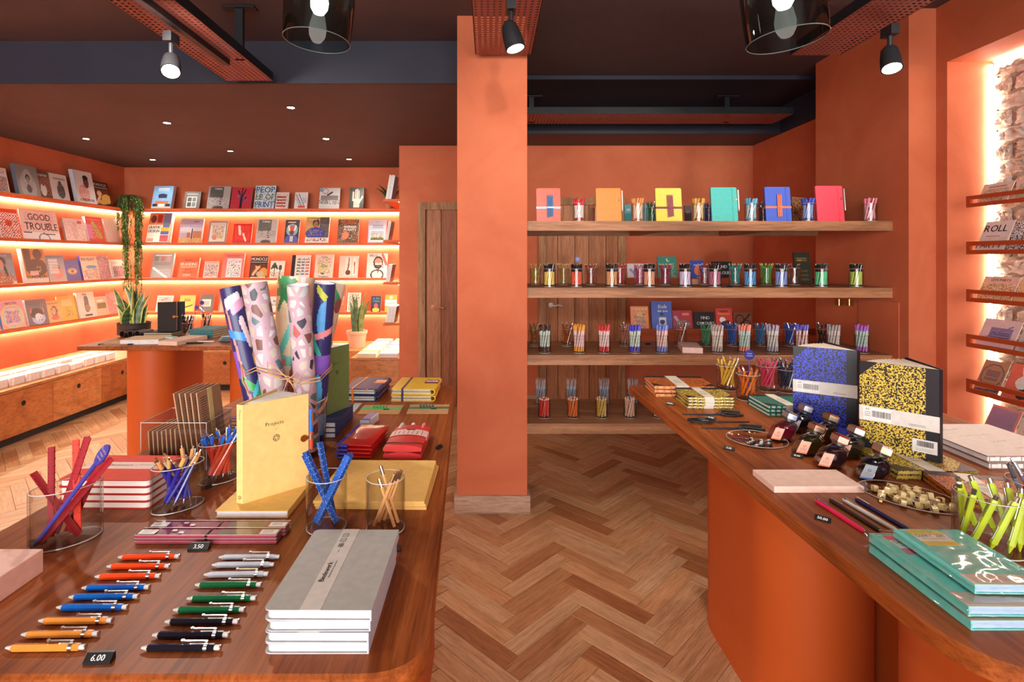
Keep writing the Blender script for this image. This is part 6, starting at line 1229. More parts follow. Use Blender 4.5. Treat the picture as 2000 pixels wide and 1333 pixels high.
def standing_marble(label, F_, E, Bk, G, z, h, key, bz0, bz1, sticker):
    t, f, e, b, g = open_book(label, 'marbled_notebook', F_, E, Bk, G, z, h, '1c1a22', page='e8dcc8', group='marbled notebooks standing open', ct=.0024)
    d = (e - f).normalized(); w = (e - f).length; an = math.atan2(-d.y, -d.x)      # print runs from the outer edge (left) to the spine (right)
    M = Mx((e.x, e.y, 0), (0, 0, an)) @ Mx((0, -.0014, 0), (pi / 2, 0, 0)); k = w * .24
    m = MB(); pts = [(k, .0), (w * .84, .0), (w * .84, h), (k, h), (0, h - k), (0, k)]; m.prism(pts, 0, .0004, mat=key, M=M); m.build('marbled_panel', t)
    m = MB(); m.box(-.0006, w + .001, bz0 * h, bz1 * h, .0004, .0011, 'd8d2ca', 's', M); m.build('paper_band', t)
    m = MB(); zb = (bz0 + bz1) / 2 * h
    def barcode(x, y, ww, hh):
        q = 0
        while q < ww: a = rnd.choice((.0006, .0009, .0014)); m.box(x + q, x + q + a, y, y + hh, .0014, .0016, '2a2628', 's', M); q += a + rnd.choice((.0007, .0011))
    m.box(w * .05, w * .42, zb - .018, zb + .017, .0011, .0014, 'e8e4e0', 's', M); barcode(w * .17, zb - .008, w * .24, .017); m.text('A5', .006, '2a2628', 's', M @ Mx((w * .08, zb + .009, .0016))); 
    for q in range(3): m.box(w * .07, w * .15, zb + .003 - q * .005, zb + .0042 - q * .005, .0014, .0016, '5a5450', 's', M)
    for q in range(2): m.box(w * .64, w * .84, zb - .010 - q * .003, zb - .0092 - q * .003, .0011, .0013, '5a5450', 's', M)
    stuff(m.build('barcode_print', t)); m = MB()
    if sticker: m.box(w * .68, w * .98, .018, .052, .0005, .0010, 'e0dcd8', 's', M); barcode(w * .74, .034, w * .2, .014)
    if sticker: m.box(w * .72, w * .94, .027, .0275, .0014, .0016, '5a5450', 's', M); m.box(w * .72, w * .92, .023, .0236, .0014, .0016, '5a5450', 's', M)
    if sticker: stuff(m.build('price_sticker', t))
flat_marble('blue marbled notebook lying under the standing blue one', 1.122, 1.748, TZ, .185, .25, .0118, 'marble_blue', 'd8ccb8', '3440b8', 0, False, 'blue marbled notebooks', '+x')
standing_marble('blue marbled notebook standing open with a white barcode band', (1.1616, 1.6915), (1.0157, 1.790), (1.176, 1.700), (1.182, 1.874), TZ + .0126, .2456, 'marble_blue', .385, .55, False)
for k in (1, 0): flat_marble(['upper', 'lower'][k ^ 0] + ' yellow marbled notebook lying under the standing yellow one', 1.118, 1.438, TZ + (.0122 if k == 0 else 0), .198, .222, .0112, 'marble_yellow', 'd8b860', 'd6b84a', -.03 - .02 * k, k == 0, 'yellow marbled notebooks lying flat')
standing_marble('yellow marbled notebook standing open with barcode band and sticker', (1.157, 1.377), (1.039, 1.5024), (1.1705, 1.384), (1.212, 1.560), TZ + .0242, .2394, 'marble_yellow', .32, .49, True)
for k in (1, 0): flat_marble(['upper', 'lower'][k] + ' orange marbled notebook lying behind the neon pen cup', 1.142, 1.235, TZ + (.0122 if k == 0 else 0), .18, .15, .0112, 'marble_orange', 'd88838', 'd8702c', -.26 + .02 * k, True, 'orange marbled notebooks behind the neon cup', '+y')
# ---- pen cups at the far side
def tcup(px, py, r, h, col, c1, c2, n, lab, lab2, grp, tw=1.5, seed=0, scale=.95):
    x, y = P(px, py); cup(lab, x, y, TZ, r, h, 'cups on the right table', n=36)
    pens('ballpoint', lab2, grp, x, y, TZ, r, h, n, [(c1, c2)], tw=tw, rad=.006, fr=.75, top=.93, seed=seed, name='click_pen', scale=scale, clock=True); return x, y
tcup(1421, 761, .0445, .102, 'yellow', 'dcae3c', 'e0b850', 9, 'clear cup of yellow click pens on the right table', 'yellow click pen in its cup behind the yellow marbled stack', 'yellow click pens in the cup')
x, y = tcup(1461, 781, .0435, .100, 'orange', 'd86c24', 'dc7430', 8, 'clear cup of orange click pens with a navy paddle sign', 'orange click pen in the cup with the navy paddle sign', 'orange click pens in the cup', scale=.85)
paddle('round navy paddle sign standing in the cup of orange click pens', x + .004, y + .004, TZ + .008, Zp(694, y) - TZ - .008, .0195, .02, ['Bubble', 'available'])
tcup(1499, 763, .045, .104, 'pink', 'd84868', 'e05878', 10, 'clear cup of pink click pens on the right table', 'pink click pen in its cup behind the green marbled stack', 'pink click pens in the cup')
tcup(1536, 766, .040, .094, 'navy', '1c3858', '24405c', 10, 'clear cup of dark navy click pens beside the standing blue notebook', 'dark navy click pen in its cup beside the blue notebook', 'navy click pens in the cup')
x, y = P(1934, 1068)
cup('large clear cup of neon yellow click pens at the right table front', x, y, TZ, .0565, .100, 'cups on the right table', n=44)
for k, (a, L) in enumerate([(0, 1), (.62, 1), (1.3, .95), (2.0, 1), (2.65, 1), (3.3, .95), (3.95, 1), (4.6, 1), (5.2, 1), (5.75, .95)]):
    c, s = math.cos, math.sin; p = Vector((x + .042 * c(a), y + .042 * s(a), TZ + .010)); b = a + .75; q = Vector((x + .046 * c(b), y + .046 * s(b), TZ + .100)); dv = (q - p).normalized()
    t = thing('neon_pen', clk('neon yellow-green click pen in the large clear cup', b), 'pen', p, (dv.to_track_quat('Z', 'Y') @ Quaternion((0, 0, 1), -b)).to_euler(), 'neon click pens in the large cup')
    if k == 0:
        NEO = []
        m = MB(); m.cyl((0, 0, 0), (0, 0, .014), .0012, .0048, n=8, col='c0d420', mat='s'); m.cyl((0, 0, .014), (0, 0, .098), .0058, n=6, col='cbe23a', mat='s'); m.cyl((0, 0, .098), (0, 0, .104), .0058, .0036, n=6, col='cbe23a', mat='s'); NEO.append(('barrel', m.mesh('barrel')))
        m = MB(); m.cyl((0, 0, .103), (0, 0, .112), .0042, n=12, col='c0c0c4', mat='m'); NEO.append(('push_button', m.mesh('push_button')))
        m = MB(); m.box(.0056, .0066, -.002, .002, .062, .102, 'c8c8c8', 'm'); NEO.append(('clip', m.mesh('clip')))
        m = MB(); m.box(.0046, .0056, -.0025, .0025, .022, .048, 'e4e4d8', 's')
        for q_ in range(7): m.box(.0056, .0058, -.002, .002, .024 + q_ * .0032, .0256 + q_ * .0032, '2a2a28', 's')
        NEO.append(('barcode_sticker', m.mesh('barcode_sticker')))
    for nm, me in NEO: obj(nm, me, t)
x, y = P(2028, 1045); cup('clear cup of violet pens cut by the right picture edge', x, y, TZ, .050, .105, 'cups on the right table', n=36)
pens('ballpoint', 'violet and grey click pen in the cup at the picture edge', 'violet pens in the edge cup', x, y, TZ, .050, .105, 7, [('7c2c94', '94989c'), ('8c94a0', '5c5c64')], tw=1.6, rad=.0065, name='click_pen')
# ---- scissors
def scissors(label, a, b):      # a tip, b handle end on the table
    p, q = Q3(*a, 0), Q3(*b, 0); d = q - p; L = d.length; t = thing('scissors', label, 'scissors', (p.x, p.y, TZ), (0, 0, math.atan2(d.y, d.x)), 'black scissors on the right table'); C = '1a1818'
    for s in (1, -1):
        z0 = .0022 if s > 0 else .0002
        m = MB(); m.prism([(0, .0005 * s), (L * .5, -.0045 * s), (L * .62, -.004 * s), (L * .62, .006 * s), (L * .45, .006 * s)][::s], z0, z0 + .0018, '2a2624', 's'); m.build('blade', t)
        m = MB(); cx, cy, rx, ry = L * .82, s * .013, L * .17, .0115; pts = [(cx + rx * math.cos(k * pi / 10) , cy + ry * math.sin(k * pi / 10) * (1.15 if math.cos(k * pi / 10) < 0 else .9), .0055 + .0012 * s) for k in range(20)]
        m.tube(pts, .0034, 6, C, 's', closed=True); m.tube([(L * .58, -.001 * s, z0 + .002), (L * .63, .004 * s, .0045), (L * .67, .010 * s, .0055)], .0036, 6, C, 's'); m.build('handle', t)
    m = MB(); m.cyl((L * .56, 0, 0), (L * .56, 0, .0058), .0034, n=12, col='8c8884', mat='m'); m.build('pivot_screw', t)
scissors('black scissors farthest up the table, tip pointing to the aisle', (1332.5, 811), (1448.6, 811)); scissors('black scissors in the middle with handles towards the aisle', (1464, 826), (1345, 825)); scissors('black scissors nearest the clear dish, tip pointing to the aisle', (1368.5, 838), (1491, 840))
# ---- dishes
def dish(label, px, py, a, b, rz):
    x, y = P(px, py); t = thing('glass_dish', label, 'dish', (x, y, TZ), (0, 0, rz), 'clear dishes on the right table')
    m = MB(); m.lathe([(0, 0), (.7, 0), (.88, .35), (1, 1), (.97, 1), (.85, .42), (.68, .14), (0, .14)], 48, mat='glass', M=Matrix.Diagonal((1, 1, .0135, 1)), sx=a, sy=b); m.build('bowl', t)
    m = MB(); m.tube([(a * .985 * math.cos(q), b * .985 * math.sin(q), .0135) for q in np.linspace(0, 2 * pi, 49)[:-1]], .0008, 5, 'b8a8a0', 's', closed=True); m.build('rim', t); return x, y
x, y = dish('clear oval dish with a few silver clips beside the scissors', 1478, 866, .084, .080, -.5)
for k in range(9):
    a = k * 2.4; r = .012 + .0042 * k; c = thing('binder_clip', 'small silver and black clip lying in the clear dish', 'clip', (x + r * math.cos(a) * .9, y - .012 + r * math.sin(a) * .8, TZ + .0030), (0, 0, rnd.uniform(0, 3)), 'silver clips in the clear dish')
    if k == 0:
        m = MB(); m.box(-.007, .007, -.0032, .0032, 0, .006, 'd8d4d0', 's'); CA = m.mesh('body'); m = MB(); m.tube([(-.004, .003, .003), (-.005, .014, .004), (.005, .014, .004), (.004, .003, .003)], .0009, 5, 'd8d4d0', 'm'); CB = m.mesh('wire_arm'); m = MB(); m.box(-.0072, -.002, -.0034, .0034, .0, .0062, '2c2826', 's'); CC = m.mesh('grip')
    for nm, me in (('body', CA), ('wire_arm', CB), ('grip', CC)): obj(nm, me, c)
x, y = dish('clear oval dish heaped with gold pen loop clips', 1778, 981, .100, .074, -.80)
for k in range(34):
    ly = 0 if k < 22 else 1; a = k * 2.39996; r = (math.sqrt((k + .5) / 22) * .058) if ly == 0 else math.sqrt((k - 21.5) / 12) * .038
    c_, s_ = math.cos(-.80), math.sin(-.80); u_, v_ = r * 1.28 * math.cos(a), r * .92 * math.sin(a)
    c = thing('gold_loop_clip', 'small gold square pen loop clip heaped in the oval dish', 'clip', (x + u_ * c_ - v_ * s_, y + u_ * s_ + v_ * c_, TZ + .0030 + ly * .0105), (rnd.uniform(-.3, .3), rnd.uniform(-.2, .2), rnd.uniform(0, 6)), 'gold pen loop clips in the dish')
    if k == 0:
        m = MB(); s = .0068
        out = rrect(2 * s, 2 * s, .002, 2); inn = rrect(1.62 * s, 1.62 * s, .002, 2); n_o = len(out); zz0, zz1 = -.005, .005
        v = [(p[0], zz0, p[1] + s) for p in out] + [(p[0], zz1, p[1] + s) for p in out] + [(p[0], zz0, p[1] + s) for p in inn] + [(p[0], zz1, p[1] + s) for p in inn]; f = []
        for i in range(n_o):
            j = (i + 1) % n_o; f += [(j, i, n_o + i, n_o + j), (2 * n_o + i, 2 * n_o + j, 3 * n_o + j, 3 * n_o + i), (i, j, 2 * n_o + j, 2 * n_o + i), (n_o + j, n_o + i, 3 * n_o + i, 3 * n_o + j)]
        m.add(v, f, 'e6cd92', 'g'); GA = m.mesh('loop'); m = MB(); m.box(-.003, .003, .005, .014, .001, .002, 'd8b878', 'm'); GB = m.mesh('tongue')
    obj('loop', GA, c); obj('tongue', GB, c)
# ---- ink bottles leaning forward on their cut bases
def ink(label, px, py, ink_c, lab_c, cap='c4c8d4', rz=0.0, capc=None):
    x, y = P(px, py); t = thing('ink_bottle', label, 'bottle', (x, y, TZ), (0, 0, rz), 'glass ink bottles on the right table'); t.scale = (1.12, 1.12, 1.1)
    def ring(sc, z, sh): return [(sh + px_ * sc, py_ * sc, z) for px_, py_ in ((-.030, -.012), (-.012, -.026), (.020, -.026), (.034, -.008), (.034, .012), (.018, .026), (-.014, .026), (-.030, .012))]
    def shell(rows, col, mat):
        m = MB(); v = [p for r_ in rows for p in r_]; n = 8; f = [tuple(range(n - 1, -1, -1)), tuple(range((len(rows) - 1) * n, len(rows) * n))]
        for j in range(len(rows) - 1): f += [(j * n + k, j * n + (k + 1) % n, (j + 1) * n + (k + 1) % n, (j + 1) * n + k) for k in range(n)]
        m.add(v, f, col, mat); return m
    shell([ring(.86, 0, 0), ring(.95, .006, .002), ring(1.0, .022, .009), ring(.92, .040, .017), ring(.52, .049, .022), ring(.44, .052, .023)], 'ffffff', 'ink_glass').build('glass_body', t)
    shell([ring(.80, .0085, .003), ring(.92, .022, .009), ring(.84, .037, .0165), ring(.42, .0465, .0215)], ink_c, 'g').build('ink', t)
    m = MB(); Mc = Mx((.026, 0, .052), (0, .38, 0)); m.cyl((0, 0, 0), (0, 0, .004), .0135, n=18, col='3c3838', mat='s', M=Mc); m.cyl((0, 0, .004), (0, 0, .009), .0165, .0212, n=6, col=cap, mat='m', M=Mc); m.cyl((0, 0, .009), (0, 0, .022), .0212, n=6, col=cap, mat='m', M=Mc); m.cyl((0, 0, .022), (0, 0, .026), .0212, .0165, n=6, col=capc or 'e0e4ec', mat='m', M=Mc); m.build('cap', t)
    a, b_, c, d = Vector((-.030 * .97 + .0015, -.012 * .97, .008)), Vector((-.012 * .97 + .002, -.026 * .97, .008)), Vector((-.012 * .95 + .015, -.026 * .95, .038)), Vector((-.030 * .95 + .0155, -.012 * .95, .038))
    nrm = (b_ - a).cross(d - a).normalized() * .0012; m = MB(); m.add([p + nrm for p in (a, b_, c, d)], [(0, 1, 2, 3)], lab_c, 's')
    A_ = lambda u_, v_, e=.0016: (a.lerp(b_, u_)).lerp(d.lerp(c, u_), v_) + nrm.normalized() * e
    strip = {'e8a890': 'e07848'}.get(lab_c, '3c68b4'); m.add([A_(.0, .0), A_(1, .0), A_(1, .12), A_(0, .12)], [(0, 1, 2, 3)], strip, 's')
    m.tube([A_(.5 + .13 * math.cos(q), .62 + .09 * math.sin(q), .0018) for q in np.linspace(0, 2 * pi, 7)[:-1]], .0006, 4, strip, 's', closed=True)
    for q in range(3): m.add([A_(.2, .42 - q * .09), A_(.8, .42 - q * .09), A_(.8, .44 - q * .09), A_(.2, .44 - q * .09)], [(0, 1, 2, 3)], '7c5c50', 's')
    m.build('label', t)
CO = 'e8a890'
for a in (('ink bottle with wine red ink nearest the silver clip dish', 1521, 860, '6c0c24', CO, 'c4cce0'), ('ink bottle with blue-black ink behind the wine red one', 1553, 843, '14101c', 'b0a8a4', 'b8bcd0'), ('ink bottle with olive ink and coral label, second along the row', 1571, 887, '30280c', CO, 'c8a890', 0, 'e88858'), ('ink bottle with brown-black ink behind the olive one', 1600, 864, '24140c', CO, 'b0a080', 0, 'e08060'), ('ink bottle with dark brown ink and coral label behind the pink pad', 1615, 912, '2c1418', CO, 'd0b0a0', 0, 'e87848'), ('ink bottle with dark green ink tucked behind the coral-labelled one', 1648, 893, '141c14', CO, 'c0b8b8', 0, 'e88868'), ('ink bottle with midnight ink and grey-blue label at the row end', 1696, 936, '16101a', '8c949c', 'd8b8a0')): ink(*a)
# ---- pad, pens, sketchbooks, tags
x0, y0 = P(1512, 963); x1, _ = P(1688, 963); _, yb = P(1600, 918, .0145)
t = block('memo_pad', 'pad', 'pale pink memo pad in front of the ink bottles', x0, x1, y0, y0 + .102, TZ, .0145, 'e8c4b4')
m = MB(); m.text('To do', .004, 'd08874', 's', Mx((-.085, .02, .0147), (0, 0, -.0)), maxw=.02); m.text('Nice idea', .004, 'c87c6c', 's', Mx((.05, .032, .0147)), maxw=.03); m.build('lettering', t)
for nm, col, a, b_ in (('hot pink', 'e82058', (1593, 977.5), (1696, 1043.5)), ('dark brown', '34201c', (1620.5, 976), (1725, 1041)), ('off-white', 'dcd8d0', (1647, 976), (1756, 1040)), ('navy', '1c2058', (1671, 975), (1782, 1040))):
    p, q = Q3(*a, .0045), Q3(*b_, .0045); d = q - p; L = min(d.length, .142); t = thing('metal_pen', nm + ' hexagonal metal ballpoint lying on the right table', 'pen', p, (0, 0, math.atan2(d.y, d.x)), 'four metal ballpoints side by side')
    m = MB(); m.cyl((.004, 0, 0), (L - .010, 0, 0), .0047, n=6, col=col, mat='s'); m.cyl((0, 0, 0), (.004, 0, 0), .0030, .0044, n=8, col=col, mat='s'); m.cyl((L - .010, 0, 0), (L - .003, 0, 0), .0047, .0032, n=6, col=col, mat='s'); m.build('barrel', t)
    m = MB(); m.cyl((L - .003, 0, 0), (L, 0, 0), .0026, .0014, n=10, col='b8b4b0', mat='m'); m.build('tip', t)
    m = MB(); m.box(.004, .010, -.0026, .0026, .003, .0062, 'd8d4d0', 'm'); m.box(.006, .040, -.0017, .0017, .0052, .0064, 'd0ccc8', 'm'); m.build('clip', t)
for k in (1, 0):
    z = TZ + (.0172 if k == 0 else 0); t = flat_book('sketchbook', ['upper', 'lower'][k ^ 0] + ' pale pink sketchbook with open stitched spine by the brick niche', 'notebook', 1.427 + .003 * k, 1.535 - .004 * k, z, .25, .27, .0165, 'e0ccc2', 'f0e8e4', rz=-.01 * k, rad=.001, spine='+y', ct=.0026, ins=.0025, group='pale sketchbooks by the niche', side='8c7870')
    m = MB()
    for q in range(9): m.box(-.118 + q * .028, -.104 + q * .028, -.1352, -.1330, .0035, .0125, 'f4eeea', 'p'); m.box(-.119 + q * .028, -.103 + q * .028, -.1348, -.1334, .0028, .0132, 'c8b8b0', 'p')
    m.build('stitched_spine', t)
    if k == 0:
        m = MB()
        for (a, b_, ll) in ((-.08, .07, .07), (-.06, .02, .10), (-.02, -.03, .06), (.0, -.08, .08)): m.tube([(a + ll * q / 14, b_ + .004 * math.sin(q * 1.9) + .001 * q, .0168) for q in range(15)], .0006, 4, 'b89c84', 's')
        m.build('script_print', t)
def rtag(px, py, txt, lab, rz): x, y = P(px, py); tagblock(x, y, TZ, lab, txt, rz, .85)
rtag(1309, 791, '15.00', 'black price block beside the orange marbled stack', -.75); rtag(1389, 819, '16.00', 'black price block between the scissors', -.75); rtag(1424, 879, '2.50', 'black price block reading 2.50 beside the silver clip dish', -.75); rtag(1557, 894, '31.00', 'black price block beside the olive ink bottle', -.75); rtag(1607, 1018, '50.00', 'black price block reading 50 beside the hot pink pen', -.75)
for k in range(3):
    x, y = P(1668 + k * 3, 806 - k * 3); t = tag(MB().cyl((0, 0, .008), (.10, .02, .008), .0078, n=14, col='e4e0dc', mat='p').build('paper_scroll', None, (x + .0 , y + .02 * k + .06, TZ)), ['nearest', 'middle', 'farthest'][k] + ' white paper scroll lying between the standing marbled notebooks', 'paper', 'white paper scrolls')
# ---- teal diaries in clear sleeves
def diary(label, x0, y0, z, w, d, t_, lab, seed, rz=0):
    r = flat_book('diary', label, 'notebook', x0 + w / 2, y0 + d / 2, z, w, d, t_, '74d0c4', 'b4c6e4', rz=rz, rad=.006, spine='-x', ct=.0016, ins=.003, group='teal diaries in clear sleeves')
    g = random.Random(seed); nx, ny = 16, 26; v = []; f = []; W, Dp = w + .022, d + .024
    for s in (0, 1):
        for j in range(ny + 1):
            for i in range(nx + 1):
                u_, q = -W / 2 + W * i / nx, -Dp / 2 + Dp * j / ny; ins_ = abs(u_) < w / 2 + .002 and abs(q) < d / 2 + .002
                zz = (t_ + .0012 + g.random() * .0022 if ins_ else t_ * .45 + g.uniform(.0, .003)) if s else (-.0004 if ins_ else t_ * .35 - g.uniform(0, .002))
                v.append((u_, q, max(zz, -.0004)))
    N = (nx + 1) * (ny + 1)
    for j in range(ny):
        for i in range(nx):
            k = j * (nx + 1) + i; f.append((N + k, N + k + 1, N + k + nx + 2, N + k + nx + 1))
    m = MB(); m.add(v, f, 'ffffff', 'film'); m.build('clear_sleeve', r)
    c1, c2 = lab; m = MB(); a0, a1, b0, b1 = -w * .40, -w * .02, d * .36, d * .48
    m.box(-w * .36, w * .14, d * .16, d * .47, t_ + .0001, t_ + .0004, c1, 's'); m.box(-w * .36, w * .14, d * .25, d * .38, t_ + .0004, t_ + .0006, 'e8e4dc', 's'); m.text('DIARY 2019', .010, '3c3838', 's', Mx((-w * .11, d * .325, t_ + .0008)), cx=0, maxw=w * .42); m.box(-w * .28, w * .06, d * .285, d * .293, t_ + .0006, t_ + .0008, '8c8480', 's'); m.box(-w * .26, w * .02, d * .435, d * .445, t_ + .0004, t_ + .0006, c2, 's'); m.build('printed_label', r)
    m = MB(); m.box(-w / 2 - .0006, -w / 2 + w * .92, -d / 2 - .0004, -d / 2 + d * .16, t_, t_ + .0003, 'ccb4a8', 's'); m.build('pale_lower_band', r)
    return r
diary('lowest teal diary in its clear sleeve at the right table corner', .712, .792, TZ, .130, .212, .0145, ('e85078', 'a83058'), 1)
diary('middle teal diary with a pink label in its clear sleeve', .713, .795, TZ + .0185, .130, .212, .0145, ('f05880', 'a83058'), 2, -.01)
diary('topmost teal diary with a yellow label in its clear sleeve', .744, .818, TZ + .0370, .118, .168, .0145, ('e4c850', '8c7830'), 3, -.02)
# ---- niche rails and cards
for k, (yt, yb) in enumerate([(384, 406), (472.5, 497), (565, 589), (652, 677), (739, 765)]):
    Y = 2.746; zt, zb = Zp(yt, Y), Zp(yb, Y); t = thing('card_rail', ['top', 'second', 'third', 'fourth', 'fifth'][k] + ' orange card rail from the top across the brick niche', 'rail', (2.452, 0, 0), (0, 0, 0), 'orange card rails over the niche'); h = (zt - zb) * .33
    for nm, b in (('upper_bar', (zt - h, zt)), ('lower_bar', (zb, zb + h))): m = MB(); m.box(-.008, .004, .72, Y, b[0], b[1], mat='rail_orange'); m.build(nm, t)
    m = MB(); m.box(-.008, .004, Y - .022, Y, zb + h, zt - h, mat='rail_orange'); m.build('end_bar', t)
    m = MB()
    for yy in (2.2, 1.4): m.box(.004, .27, yy - .008, yy + .008, zb, zb + .01, mat='shelf_orange')
    m.build('bracket', t)
def card(k, y0, w, h, label, bgc, ops, zoff=0.0):
    zb = [Zp(y, 2.746) for y in (406, 497, 589, 677, 765, 842)][k] + .010 + zoff
    r = thing('greeting_card', label, 'card', (2.478, y0, zb), (.0, 0, -pi / 2), 'greeting cards in the niche'); r.rotation_euler = (-.42, 0, -pi / 2)
    m = cover_mb(w, h, bgc, ops, 40); m.box(0, w, 0, .002, 0, h, 'f0e4dc', 'p'); m.build('card', r)
    return r
for a in ((0, 2.73, .16, .115, 'white card of scattered pictures in the top niche rail', 'e8c8b8', (n_('d06848 708c94 e8b088 a8b880', .1, .1, .9, .7, .6), h_('a89088', .2, .8, .8, .9, 1))), (0, 2.55, .16, .115, 'second scattered-picture card in the top niche rail', 'e8c4b0', (n_('b8c078 708c94 e8b088', .1, .1, .9, .8, .6),)),
          (1, 2.74, .15, .17, 'grey card with brush lettered party words in the second niche rail', 'd8ccc8', (t_('2a2428', 'ROLL', .45, .66, .22, .8), h_('c06870', .2, .5, .7, .56, 1), t_('2a2428', 'PARTY', .45, .14, .2, .9))), (1, 2.58, .13, .16, 'black and white speckled card beside the party card', 'b8b0b0', (n_('2c2628 e0dcdc', 0, 0, 1, 1, .7),)),
          (2, 2.73, .18, .13, 'pink party scene card in the third niche rail', 'eab8a4', (t_('4a2c30', "LETS PARTY", .5, .82, .1, .8), n_('e0b048 d06848 8c9c60 f0d8c8', 0, .0, 1, .72, .65))), (2, 2.54, .16, .13, 'yellow and pink card behind the party scene', 'e8c0a0', (n_('e8c858 e8907c', 0, 0, 1, .9, .6),)),
          (3, 2.735, .19, .15, 'pale lilac card with a drawn shop front in the fourth niche rail', 'dcc0c4', (r_('8c7ca0', .25, .3, .85, .7), h_('5c5080', .3, .35, .8, .62, 5), l_('7c6c94', .2, .35, .8, .78, .02))), (3, 2.53, .16, .15, 'clear wrapped grey card beside the shop front card', 'c8bcc0', (h_('a8a0ac', .1, .1, .9, .9, 4),)),
          (4, 2.745, .13, .17, 'kraft card with a blue lettered disc in the fifth niche rail', 'b08468', (e_('54506c', .5, .55, .45, .36), e_('b08468', .5, .55, .41, .33), h_('54506c', .22, .4, .78, .74, 6), l_('54506c', .05, .05, .95, .12, .03))), (4, 2.60, .14, .18, 'coral card with a white animal in the fifth niche rail', 'e0705c', (e_('e8ded8', .6, .5, .3, .2), l_('e8ded8', .5, .7, .4, .9, .05), e_('3c3438', .65, .2, .2, .14))),
          (5, 2.70, .15, .155, 'plain mauve card in a coral envelope low in the niche', 'e09080', (r_('a888a8', .06, .04, .92, .92),)), (5, 2.54, .14, .13, 'white playing-card style card low in the niche', 'e8d4c8', (e_('c84048', .3, .25, .14, .1), h_('a89890', .2, .5, .8, .8, 2)))): card(*a)
# ================================================================ plants
def leaf_blade(L, wd, bend, twist, c_in, c_in2, c_edge, fold=.25, nseg=9):
    v = []; f = []; col = []
    for j in range(nseg + 1):
        s = j / nseg; ww = wd * (math.sin(pi * min(1, s * .55 + .30)) ** 1.0) * (1 - s ** 5) if s < 1 else .0004
        ww = max(ww, .0006); x0 = bend * s * s; z = L * s * (1 - .12 * abs(bend) / max(L, .01) * s); a = twist * s
        for q in (-1, -.72, 0, .72, 1):
            px_, py_ = q * ww / 2, fold * ww * (abs(q) ** 1.5) * .6; v.append((x0 + px_ * math.cos(a) - py_ * math.sin(a), px_ * math.sin(a) + py_ * math.cos(a), z))
    for j in range(nseg):
        for q in range(4):
            k = j * 5 + q; f.append((k, k + 1, k + 6, k + 5)); col.append(lin(c_edge if q in (0, 3) else (c_in if (j % 2) else c_in2)))
    return v, f, col
def snake_plant(label, x, y, z, pot, leaves, edge, cin, cin2, potname='pot'):
    t = thing('snake_plant', label, 'plant', (x, y, z)); pr, ph, pc, rim = pot
    m = MB(); m.lathe([(0, 0), (pr * (.78 if rim else .98), 0), (pr * .97, ph * .82), (pr * .97, ph * .83)] + ([(pr * 1.06, ph * .83), (pr * 1.06, ph), (pr * .96, ph)] if rim else [(pr, ph), (pr * .93, ph)]) + [(pr * .90, ph * .88), (0, ph * .88)], 36, pc, 'p'); m.build(potname, t)
    m = MB(); m.lathe([(0, ph * .91), (pr * .5, ph * .9), (pr * .9, ph * .885)], 24, '3c2c22', 'p'); m.build('soil', t)
    for k, (tx, tz, w) in enumerate(leaves):      # tip offset in x and height above soil
        g = random.Random(k * 13 + int(x * 100)); bx, by = g.uniform(-.4, .4) * pr + tx * .22, g.uniform(-.5, .5) * pr; w *= 1.6 if pr < .11 else 1.05; L = tz; ty = g.uniform(-.35, .35) * abs(tx) + g.uniform(-.03, .03)
        dirv = Vector((tx - bx, ty - by, L)); az = math.atan2(ty - by, tx - bx); hor = math.hypot(tx - bx, ty - by)
        v, f, c = leaf_blade(L, w, hor, g.uniform(-.8, .8), cin, cin2, edge); m = MB(); m.add(v, f, c, 's'); m.build('leaf', t, (bx, by, ph * .9), (0, 0, az))
Yp = 3.92
snake_plant('large snake plant with yellow-edged leaves in a dark brown pot on the alcove table', X(262, Yp), Yp, TZ, (.108, .082, '3a2a26', False), [((px - 262) / F * Yp, Zp(py, Yp) - TZ - .078, w) for px, py, w in ((217, 557, .04), (242, 548, .036), (228, 575, .05), (263, 545, .046), (275, 549, .042), (287, 565, .04), (301, 566, .036), (296, 585, .05), (247, 560, .05), (255, 552, .046), (235, 600, .052), (283, 590, .05), (270, 580, .055), (258, 590, .056), (247, 605, .05), (292, 605, .048), (266, 560, .05), (226, 590, .045), (250, 575, .05), (278, 570, .046))], 'd4c468', '3f5e36', '557648')
Yq = 6.13
snake_plant('snake plant in a pale terracotta pot on the short plywood bench', X(697, Yq), Yq, BZ, (.112, .190, 'd8a88c', True), [((px - 697) / F * Yq, Zp(py, Yq) - BZ - .18, w) for px, py, w in ((686, 570, .06), (698, 574, .06), (714, 569, .065), (725, 578, .055), (706, 592, .06), (692, 590, .055), (720, 600, .05), (702, 605, .06), (684, 585, .05))], '5c7038', '4a6438', '5c7a4c', 'terracotta_pot')
# trailing plant on the corner of the top shelf
xa, ya = -4.375, 6.46; t = thing('trailing_plant', 'trailing string plant hanging far down from the corner of the top magazine shelf', 'plant', (xa, ya, SZ[0]))
m = MB(); m.lathe([(0, 0), (.06, 0), (.078, .13), (.072, .13), (.070, .115), (0, .115)], 24, '9c7c6c', 'p'); m.build('pot', t)
g = random.Random(5); m = MB(); GR = ['5c7c34', '4c6a2c', '6c8c40', '3c5424']
def strand(pts, n, r=.0022):
    m.tube(pts, r, 4, '4a5c2c', 's')
    for k in range(n):
        i = g.randrange(len(pts) - 1); p = Vector(pts[i]).lerp(Vector(pts[i + 1]), g.random()); a = g.uniform(0, 2 * pi); L = g.uniform(.022, .042); d = Vector((math.cos(a) * .55, math.sin(a) * .55, -.8)).normalized() * L; s = Vector((-math.sin(a), math.cos(a), .1)) * .0062
        m.add([p - s * .3, p + d * .5 - s, p + d, p + d * .5 + s], [(0, 1, 2, 3)], GR[g.randrange(4)], 's')
